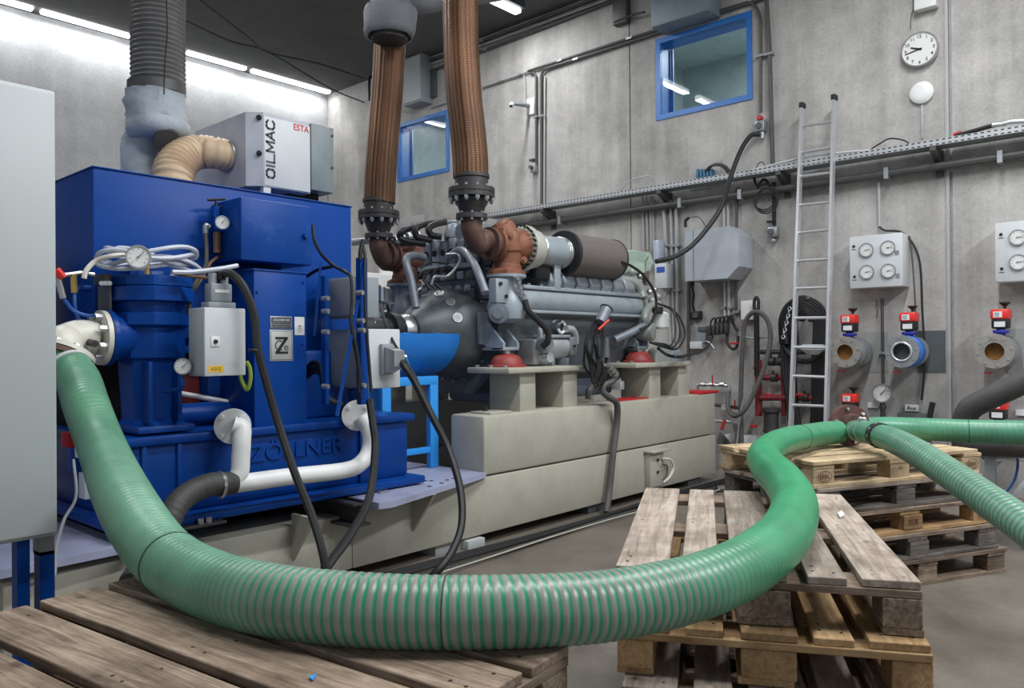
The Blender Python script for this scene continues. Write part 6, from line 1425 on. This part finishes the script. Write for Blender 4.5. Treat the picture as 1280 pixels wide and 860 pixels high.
MB().tube([WD(489, 14, 6.2), WD(489, 0, 6.2), WD(498, -10, 6.22), WD(520, -7, 6.3), WD(560, -12, 6.5), WD(640, -25, 6.9)], .150, seg=20).build('elbow_wrap', insuld, IE, ang=60)
MB().lathe(WD(487, 46, 6.2), PZ, [(-.03, .14), (.05, .15)], 24).build('pipe_end', iron, IE)
# white cabinets seen behind the engine's left end
t = thing('wall_cabinet', 'white cabinet far behind the blue strut frame', 'cabinet', WD(470, 385, 8.5))
MB().bev(WD(455, 340, 8.5)-Vector((0, 0, 0)), WD(500, 430, 8.9), .02).build('body', white, t)
t = thing('wall_cabinet', 'taller white cabinet right behind the first, left of the flywheel housing', 'cabinet', WD(500, 370, 9.2))
MB().bev(WD(478, 330, 9.2), WD(523, 470, 9.7), .02).build('body', white, t)
t = thing('switch_motor', 'small grey motor unit with chrome cylinder in front of the white cabinets', 'motor', WD(470, 370, 6.0))
MB().bev(WD(459, 355, 6.1), WD(464, 381, 6.0), .01).build('back_plate', midg, t); MB().bev(WD(464, 357, 6.05), WD(474, 380, 5.95), .015).build('body', darkg, t)
MB().cyl(WD(477, 376, 5.95), WD(477, 359, 5.95), .03).build('cylinder', steel, t)
MB().box(WD(473, 378, 6.0), WD(493, 380, 5.95)).build('bracket', zinc, t)
MB().cyl(WD(478, 381, 5.95), WD(478, 400, 6.0), .012).build('stem', zinc, t)
MB().cyl(WD(484, 381, 5.97), WD(488, 400, 6.0), .010).build('lead', black, t)
# ------------------------------------------------------------------ pallets
BC = {}
def board_mesh(L_, W_, T_, mat_):
    k = (round(L_, 3), round(W_, 3), round(T_, 3), mat_.name)
    if k in BC: return BC[k]
    bm = bmesh.new(); bmesh.ops.create_cube(bm, size=1)
    for v in bm.verts: v.co = Vector((v.co.x*L_, v.co.y*W_, v.co.z*T_))
    bmesh.ops.bevel(bm, geom=bm.edges[:], offset=.0022, segments=1, affect='EDGES')
    me = bpy.data.meshes.new('board'); bm.to_mesh(me); bm.free(); me.materials.append(mat_); BC[k] = me; return me
def pallet(label, cx, cy, z, rot, mat_top, mat_b=None, group=None, seed=0, L_=1.2, W_=.8, widths=None, marks=(), cat='pallet', jit=.006, nails=False):
    rnd = random.Random(seed); mat_b = mat_b or mat_top
    t = thing('pallet', label, cat, (cx, cy, z), group, rot)
    def put(name, x, y, zz, l, w_, th, m_, ang=0):
        o = bpy.data.objects.new(name, board_mesh(l, w_, th, m_)); COL.objects.link(o); o.parent = t
        o.location = (x+rnd.uniform(-jit, jit), y+rnd.uniform(-jit, jit)*.5, zz); o.rotation_euler = (0, rnd.uniform(-.002, .002), ang+rnd.uniform(-jit, jit)); return o
    ws = widths or (.145, .10, .145, .10, .145); gap = (W_-sum(ws))/4; y = -W_/2
    for w_ in ws:
        put('deck_board', 0, y+w_/2, .133, L_-.004, w_, .021, mat_top); y += w_+gap
    if nails:
        nm = MB(); yy = -W_/2
        for w_ in ws:
            for x in (-L_/2+.0725, 0, L_/2-.0725):
                for q in ((-.03, -.25), (.03, .25), (.02, -.28)):
                    nm.lathe((x+q[0]+rnd.uniform(-.01, .01), yy+w_/2+q[1]*w_, .1430), PZ, [(0, .0045), (.0012, .0042)], 6)
            yy += w_+gap
        me_ = bpy.data.meshes.new('nail_heads'); me_.from_pydata(nm.v, [], nm.f); me_.materials.append(ink); no = bpy.data.objects.new('nail_heads', me_); COL.objects.link(no); no.parent = t; no['kind'] = 'stuff'
    for x in (-L_/2+.0725, 0, L_/2-.0725): put('stringer_board', x, 0, .111, W_-.006, .145, .021, mat_b, PI/2)
    for x in (-L_/2+.0725, 0, L_/2-.0725):
        for y, w_ in ((-W_/2+.05, .10), (0, .145), (W_/2-.05, .10)):
            put('block', x, y, .0605, .142, w_-.004, .077, mat_b)
    for y, w_ in ((-W_/2+.05, .10), (0, .145), (W_/2-.05, .10)): put('bottom_board', 0, y, .011, L_-.01, w_, .021, mat_b)
    M3 = Matrix.Rotation(rot, 3, 'Z')
    for (side, bi, txt, mt) in marks:   # burnt-in mark on a long-side block
        x = (-L_/2+.0725, 0, L_/2-.0725)[bi]; yy = -W_/2-.003*0 - .0045; s_ = -1
        rt_ = M3@Vector((1, 0, 0)); n_ = M3@Vector((0, -1, 0)); pos = Vector((cx, cy, z))+M3@Vector((x, -W_/2-.004, .061))
        ORG[t.name] = Vector((cx, cy, z))
        me = text_mesh(txt, .03, .0006); o = bpy.data.objects.new('burnt_mark', me); me.materials.clear(); me.materials.append(mt); COL.objects.link(o); o.parent = t
        xs = [v.co.x for v in me.vertices]; ys = [v.co.y for v in me.vertices]; cx_, cy2 = (min(xs)+max(xs))/2, (min(ys)+max(ys))/2; sc_ = .068/(max(xs)-min(xs)); 
        for v in me.vertices: v.co = Vector(((v.co.x-cx_)*sc_, v.co.z*-1, (v.co.y-cy2)*sc_*1.15))
        o.location = (x, -W_/2-.0045, .061)
        if txt == 'EPAL':
            ring = MB(); n = 28
            r1 = [Vector((math.cos(2*PI*k/n)*.048, 0, math.sin(2*PI*k/n)*.030)) for k in range(n)]; r2 = [Vector((math.cos(2*PI*k/n)*.0445, 0, math.sin(2*PI*k/n)*.0265)) for k in range(n)]
            ring.v = r1+r2; ring.f = [(k, (k+1) % n, n+(k+1) % n, n+k) for k in range(n)]
            me2 = bpy.data.meshes.new('burnt_ring'); me2.from_pydata(ring.v, [], ring.f); me2.materials.append(mt); o2 = bpy.data.objects.new('burnt_mark', me2); COL.objects.link(o2); o2.parent = t; o2.location = (x, -W_/2-.0047, .061)
    return t
burn = M('burnt_ink', (.07, .03, .015), .8)
def place(anchor, rot, L_, W_, side):  # centre from the given corner; rot = direction of long axis
    u = Vector((math.cos(rot), math.sin(rot), 0)); v = Vector((-math.sin(rot), math.cos(rot), 0)); return u, v
# far stack (long side faces the camera)
A0 = WZ(1017, 577.5, .72); rF = math.radians(63.6)
u = Vector((math.cos(rF), math.sin(rF), 0)); v = Vector((-math.sin(rF), math.cos(rF), 0)); LF = 1.25
def cen(shu, shv): return A0+u*(LF/2+shu)+v*(.4+shv)
specs = [(4, 0, 0, w_new, w_new, 'topmost fresh pine pallet of the far stack, with clear oval marks', ((0, 0, 'EPAL', burn), (0, 2, 'EPAL', burn))),
         (3, .02, -.01, w_grey, w_old, 'grey pallet second from top in the far stack', ()),
         (2, .05, -.03, w_brown, w_tan, 'brown pallet in the middle of the far stack, with oval mark at its right block', ((0, 2, 'EPAL', burn), (0, 1, 'EUR', burn))),
         (1, .07, -.05, w_brown, w_old, 'dark stained pallet second from bottom in the far stack', ()),
         (0, .13, -.06, w_brown, w_brown, 'bottom pallet of the far stack standing on the floor', ())]
for (lv, su, sv, m1, m2, lab, mk) in specs:
    c_ = cen(su, sv); pallet(lab, c_.x, c_.y, lv*.144, rF, m1, m2, 'far stack of pallets', 10+lv, LF, .8, marks=mk, jit=.012)
# near right stack (short side faces the camera)
N0 = WZ(768, 706, .72); rN = math.radians(118)
un = Vector((math.cos(rN), math.sin(rN), 0)); vn = Vector((math.sin(rN), -math.cos(rN), 0))   # un = away, vn = to the right
specs = [(4, 0, 0, w_grey, w_brown, 'topmost weathered grey pallet under the hose bend'),
         (3, -.05, .01, w_tan, w_tan, 'orange-brown pallet directly under the weathered grey top pallet'),
         (2, -.13, .03, w_grey, w_brown, 'grey pallet third from top under the hose bend'),
         (1, -.14, .04, w_brown, w_brown, 'second from bottom pallet under the hose bend'),
         (0, -.12, .03, w_brown, w_brown, 'bottom pallet of the stack under the hose bend')]
for (lv, su, sv, m1, m2, lab) in specs:
    c_ = N0+un*(.625+su)+vn*(.4+sv); pallet(lab, c_.x, c_.y, lv*.144, rN+PI, m1, m2, 'right stack of pallets', 30+lv, 1.25, .8, jit=.006, nails=lv > 1)
# near left stack (boards run across the bottom left)
rL = math.radians(7.0); u2 = Vector((math.cos(rL), math.sin(rL), 0)); v2 = Vector((-math.sin(rL), math.cos(rL), 0))
Lc = WZ(124, 734, .72)
cL = Lc+u2*.605+v2*(-.07-.0)  # centre line of middle board
for lv in range(5):
    off = [(.06, -.05), (.0, .03), (-.04, .0), (.02, -.02), (0, 0)][lv]
    c_ = cL+u2*off[0]+v2*off[1]
    pallet(['bottom pallet of the bottom-left stack, hidden below the others', 'second from bottom pallet of the bottom-left stack', 'middle pallet of the bottom-left stack', 'second from top pallet of the bottom-left stack', 'topmost brown worn pallet at the bottom left under the hose'][lv], c_.x, c_.y, lv*.144, rL, w_brown if lv != 4 else M('x', (0, 0, 0)) if False else w_brown, w_brown, 'bottom-left stack of pallets', 50+lv, 1.24, .82, (.14, .14, .142, .14, .14), jit=.004, nails=lv > 2)
MB().prism([WZ(386, 847, .722), WZ(396, 843, .722), WZ(391, 851, .722)], (0, 0, .002)).build('blue_chip', standblue, None, 'tiny blue paper scrap on the bottom-left pallet', 'scrap')
# ------------------------------------------------------------------ green hoses
def green(name, label, pts, mat_, pitch, amp, stripes, seg=30, parts=(), t=None):
    """pts: (x, y, depth, radius) ; stripes: (pos 0..1, stripe, fresh)"""
    C_ = [WD(x, y, d) if not isinstance(x, Vector) else x for (x, y, d, r) in pts]
    Pm = smooth_path(C_, 40)
    Rm = []
    for i in range(len(pts)-1):
        for k in range(40): Rm.append(pts[i][3]+(pts[i+1][3]-pts[i][3])*k/40)
    Rm.append(pts[-1][3])
    # relax for even curvature
    S = [0]
    for i in range(1, len(Pm)): S.append(S[-1]+(Pm[i]-Pm[i-1]).length)
    n = int(S[-1]/(pitch/6)); j = 0; cen_ = []; rad_ = []; ss = []
    for i in range(n+1):
        s = S[-1]*i/n
        while j < len(S)-2 and S[j+1] < s: j += 1
        f = (s-S[j])/max(1e-9, S[j+1]-S[j]); cen_.append(Pm[j].lerp(Pm[j+1], f)); rad_.append(Rm[j]+(Rm[j+1]-Rm[j])*f); ss.append(s)
    A = np.array([tuple(c) for c in cen_])
    for _ in range(60):
        A[1:-1] = A[1:-1]*.5+(A[:-2]+A[2:])*.25
    cen_ = [Vector(a) for a in A]
    K0 = [s[0]*40 for s in stripes]; am_ = np.interp(np.array(ss)/S[-1], [S[min(int(k), len(S)-1)]/S[-1] for k in K0], [s[1] for s in stripes])*.8+.2
    u_, v_ = frame_to(cen_[1]-cen_[0]); V_ = np.zeros(((n+1)*seg, 3)); th = np.arange(seg)*2*PI/seg; UVr = []
    for i in range(n+1):
        tt = (cen_[min(i+1, n)]-cen_[max(i-1, 0)]).normalized(); u_ = (u_-tt*u_.dot(tt)).normalized(); v_ = u_.cross(tt)
        r = rad_[i]*(1+amp*am_[i]*np.cos(2*PI*(ss[i]/pitch+th/(2*PI))))
        V_[i*seg:(i+1)*seg] = A[i]+np.outer(r*np.cos(th), np.array(u_))+np.outer(r*np.sin(th), np.array(v_))
    I, J = np.meshgrid(np.arange(n), np.arange(seg), indexing='ij'); a = I*seg+J; b = I*seg+(J+1) % seg
    F = np.stack([a, b, b+seg, a+seg], -1).reshape(-1, 4)
    c0 = V_.mean(0); me = bpy.data.meshes.new(name); me.from_pydata((V_-c0).tolist(), [], F.tolist())
    uvl = me.uv_layers.new(name='UVMap'); sa = np.array(ss)
    U = np.stack([sa[I], sa[I], sa[I+1], sa[I+1]], -1).reshape(-1); Vv = np.stack([J/seg, (J+1)/seg, (J+1)/seg, J/seg], -1).reshape(-1)
    uvl.data.foreach_set('uv', np.stack([U, Vv], -1).reshape(-1).astype(np.float32))
    K_ = [s[0]*40 for s in stripes]; sp = np.array([S[min(int(k), len(S)-1)] for k in K_])/S[-1]; s3 = np.interp(sa/sa[-1], sp, [s[3] for s in stripes]); s1 = np.interp(sa/sa[-1], sp, [s[1] for s in stripes]); s2 = np.interp(sa/sa[-1], sp, [s[2] for s in stripes])
    for nm, ar in (('stripe', s1), ('fresh', s2), ('pale', s3)):
        at = me.attributes.new(nm, 'FLOAT', 'POINT'); at.data.foreach_set('value', np.repeat(ar, seg).astype(np.float32))
    me.polygons.foreach_set('use_smooth', [True]*len(me.polygons)); me.materials.append(mat_)
    o = bpy.data.objects.new(name, me); COL.objects.link(o)
    o.location = Vector(c0)-(ORG[t.name] if t else Vector((0, 0, 0)))
    if t: o.parent = t
    return o, cen_, rad_, ss
t1 = thing('suction_hose', 'thick green spiral hose curving from the blue pump across the pallets to brown flange', 'hose', WD(640, 765, 1.66))
hx, hy = 92, 452
dS = (HOSE_START-EYE).dot(FW)
pp = [(HOSE_START, 0, 0, .080), (97, 474, dS-.10, .088), (108, 507, dS-.25, .088), (128, 560, dS-.45, .087), (157, 627, 2.35, .083), (203, 694, 2.05, .080), (266, 731, 1.85, .078), (345, 751, 1.71, .0765), (440, 761, 1.65, .0755), (540, 765, 1.63, .0745), (640, 764, 1.63, .0735), (740, 759, 1.68, .074), (820, 746, 1.75, .074), (890, 727, 1.85, .074), (945, 700, 2.0, .074), (983, 665, 2.25, .074), (993, 630, 2.55, .073), (980, 603, 2.85, .073), (962, 585, 3.15, .073), (955, 571, 3.5, .073), (965, 559, 3.9, .072), (985, 550, 4.25, .071), (1010, 545, 4.55, .070), (1032, 541.5, 4.72, .070), (1048, 540, 4.78, .070)]
o, cen_, rad_, ss = green('hose_body', '', pp, hoseA, .0205, .012, ((0, .4, 0, .5), (2, .45, 0, .55), (4, .3, 0, .75), (5, .2, 0, .85), (6, .35, 0, .6), (7, .9, 0, .1), (8, 1, 0, 0), (11, 1, 0, 0), (12, .9, 0, 0), (12.6, .6, .0, .05), (13.4, .3, .15, .2), (14, .06, .35, .3), (15, .0, .6, .15), (16, .0, .75, .05), (18, .0, .8, 0), (19, .0, .7, .05), (21, .0, .35, .3), (24, .1, .2, .4)), 34, t=t1)
def band(t, i, name, mat_, w_=.012, dr=.004, cen_=None, rad_=None):
    tt = (cen_[min(i+2, len(cen_)-1)]-cen_[max(i-2, 0)]).normalized()
    return MB().lathe(cen_[i]-tt*w_/2, tt, [(0, rad_[i]*1.01), (.001, rad_[i]+dr), (w_-.001, rad_[i]+dr), (w_, rad_[i]*1.01)], 34).build(name, mat_, t)
N_ = len(cen_)
band(t1, 18, 'hose_clamp', steel, .014, .005, cen_, rad_); band(t1, 30, 'hose_clamp', whiteg, .018, .005, cen_, rad_)
tt = (cen_[32]-cen_[28]).normalized()
for k in range(3): 
    q = WD(76+k*7, 470-k*3, (cen_[24]-EYE).dot(FW)-.09); MB().cyl(q, q+Vector((.015, .02, 0)), .014, seg=8).build('clamp_bolt', steel, t1)
for px_ in ():
    pass
def nearest(x, y):
    return min(range(N_), key=lambda i: ((640+FPX*((cen_[i]-EYE).dot(RT))/((cen_[i]-EYE).dot(FW))-x)**2+(430-FPX*((cen_[i]-EYE).dot(UP))/((cen_[i]-EYE).dot(FW))-y)**2))
for (x, y) in ((218, 700), (558, 763), (1000, 548)):
    band(t1, nearest(x, y), 'marker_line', M('line_dark_green', (.02, .07, .05), .5), .004, .0022, cen_, rad_)
# brown flange ring
tR = thing('flange_ring', 'brown steel flange ring joining the green hoses on the far pallets', 'flange', WD(1060, 540, 4.8))
c_ = WD(1064, 533, 4.80); nR = Vector((.70, -.62, .03)).normalized()
c_.z = .72+.125
MB().lathe(c_-nR*.05, nR, [(0, .125), (.022, .125), (.024, .08)], 36).build('ring_plate', brownfl, tR)
MB().lathe(c_+nR*.0, nR, [(-.026, .08), (-.026, .125), (-.004, .125), (-.004, .08)], 36).build('ring_plate', brownfl, tR)
MB().lathe(c_-nR*.0, nR, [(-.004, .075), (.03, .07), (.05, .066)], 28).build('hub', rust, tR)
for k in range(6):
    uu, vv = frame_to(nR); a = 2*PI*(k+.3)/6; q = c_+(uu*math.cos(a)+vv*math.sin(a))*.104; MB().cyl(q-nR*.06, q+nR*.012, .009, seg=6).build('bolt', steel if k != 2 else white, tR)
# second hose, coming forward to the right
t2 = thing('suction_hose', 'ribbed green hose running from the brown flange down to the right edge', 'hose', WD(1180, 590, 4.0))
pp = [(1068, 538, 4.74, .060), (1080, 539.5, 4.62, .062), (1098, 544, 4.45, .066), (1120, 552, 4.2, .068), (1150, 568, 3.9, .069), (1190, 594, 3.55, .069), (1230, 622, 3.25, .069), (1270, 650, 3.0, .069), (1310, 680, 2.8, .069), (1380, 740, 2.5, .069)]
o, c2, r2, s2 = green('hose_body', '', pp, hoseB, .030, .022, ((0, .1, 0, .4), (2, .2, 0, .4), (3.5, .8, 0, .15), (9, 1, 0, 0)), 28, t=t2)
n2 = len(c2)
for i in (10, 26): band(t2, i, 'hose_clamp', steel, .012, .005, c2, r2)
q = c2[16]+Vector((0, 0, .072)); MB().ball(q, .016).build('clamp_bolt', steel, t2); MB().ball(c2[24]+Vector((0, 0, .072)), .016).build('clamp_bolt', steel, t2)
ib = 62
tt = (c2[ib+3]-c2[ib-3]).normalized(); MB().lathe(c2[ib]-tt*.03, tt, [(0, r2[ib]*1.0), (.001, r2[ib]+.006), (.059, r2[ib]+.006), (.06, r2[ib]*1.0)], 30).build('black_band', black, t2, label='black band around the hose')
uu, vv = frame_to(tt)
for k in range(10):
    a = 2*PI*k/10; q = c2[ib]+(uu*math.cos(a)+vv*math.sin(a))*(r2[ib]+.0062); MB().lathe(q, (q-c2[ib]), [(0, .010), (.0008, .010)], 8).build('band_mark', zinc, t2)
# third hose, behind, level to the right
t3 = thing('suction_hose', 'green hose running level to the right edge behind the flange', 'hose', WD(1180, 540, 4.9))
pp = [(1066, 536, 4.95, .062), (1100, 534, 5.02, .066), (1150, 536, 5.0, .070), (1210, 539, 4.9, .073), (1280, 541, 4.75, .075), (1360, 544, 4.6, .075)]
o, c3_, r3_, s3_ = green('hose_body', '', pp, hoseB, .030, .008, ((0, .1, .05, .4), (5, .3, .0, .35)), 26, t=t3)
i = min(range(len(c3_)), key=lambda i: abs(640+FPX*((c3_[i]-EYE).dot(RT))/((c3_[i]-EYE).dot(FW))-1211)); band(t3, i, 'marker_line', MATS['line_dark_green'], .004, .0022, c3_, r3_)
# thick dark grey hose at right with its resting length
tg = thing('rubber_hose', 'thick dark grey rubber hose rising to the right edge', 'hose', WD(1240, 490, 5.3))
MB().tube([WD(1370, 430, 5.0), WD(1310, 462, 5.1), WD(1270, 482, 5.2), WD(1238, 497, 5.3), WD(1212, 512, 5.4), WD(1204, 535, 5.45), WD(1206, 552, 5.42), WD(1235, 556, 5.3), WD(1290, 557, 5.1), WD(1370, 557, 5.0)], .078, seg=20).build('hose_body', M('hose_dark_grey', (.075, .072, .07), .55, 0, .15, 12, .15), tg)
# grey trestle at the right edge carrying the hoses
TR = thing('trestle', 'grey painted steel trestle under the hoses at the right edge', 'trestle', WD(1260, 640, 4.9))
tg_m = M('trestle_grey', (.30, .32, .33), .5)
zt2_ = WD(1260, 567, 5.0).z
pA, pB = WD(1228, 570, 5.35), WD(1330, 566, 4.9)
for p, q in ((pA, pB),):
    MB().tube([p, q], .025, seg=4, smooth=False).build('top_rail', tg_m, TR)
for (xa, xb, d) in ((1238, 1240, 5.3), (1300, 1300, 5.0)):
    top = WD(xa, 568, d); MB().box((top.x-.03, top.y-.03, 0), (top.x+.03, top.y+.03, top.z+.01)).build('leg', tg_m, TR)
    tb = top+Vector((.25, .45, 0)); MB().box((tb.x-.03, tb.y-.03, 0), (tb.x+.03, tb.y+.03, top.z)).build('leg', tg_m, TR)
    MB().tube([Vector((top.x, top.y, top.z)), Vector((tb.x, tb.y, top.z))], .02, seg=4, smooth=False).build('cross_rail', tg_m, TR)
    MB().tube([Vector((top.x, top.y, top.z*.25)), Vector((tb.x, tb.y, top.z*.9))], .02, seg=4, smooth=False).build('brace', tg_m, TR)
q1, q2 = WD(1238, 640, 5.3), WD(1300, 650, 5.0); MB().tube([q1, q2], .02, seg=4, smooth=False).build('lower_rail', tg_m, TR)
cable('floor_cable', 'blue cable hanging beside the grey trestle', [WD(1262, 570, 5.2), WD(1272, 575, 5.2), WD(1268, 600, 5.2), WD(1250, 625, 5.2)], .008, bcab)
# cables on the floor along the base
XFl = XN+.12
for k in range(4):
    pts = [(XFl+.06*k+.03*math.sin(y*1.7+k), y, .014+.012*(k % 2)) for y in (1.8, 2.6, 3.4, 4.2, 5.0, 5.8, 6.5, 7.1, 7.5)]
    cable('floor_cable', ['thickest black floor cable against the foot of the beige base', 'black floor cable second from the beige base', 'grey floor cable third from the beige base', 'outermost pale floor cable along the beige base'][k], pts, [.022, .014, .014, .006][k], [black, black, hoseblk, beige][k])
MB().bev((XN-.22, WX(600, 690, XN).y-.14, 0), (XN+.03, WX(600, 690, XN).y+.02, .06), .006).build('floor_block', paleg, None, 'pale block on the floor below the beige base', 'block')
cable('floor_cable', 'black hose lying in a curve on the floor behind the far pallets', [(XN+.3, 6.6, .03), (XN+.6, 6.9, .03), (-2.75, 7.1, .03), (-2.6, 7.4, .05), (-2.7, 7.75, .4)], .03, greyhose, 'hose')
MB().prism([WZ(1047, 643, .723), WZ(1052, 640, .723), WZ(1056, 645, .723), WZ(1050, 648, .723)], (0, 0, .006)).build('paper_scrap', paper, None, 'small white scrap lying on the weathered grey pallet board', 'scrap')
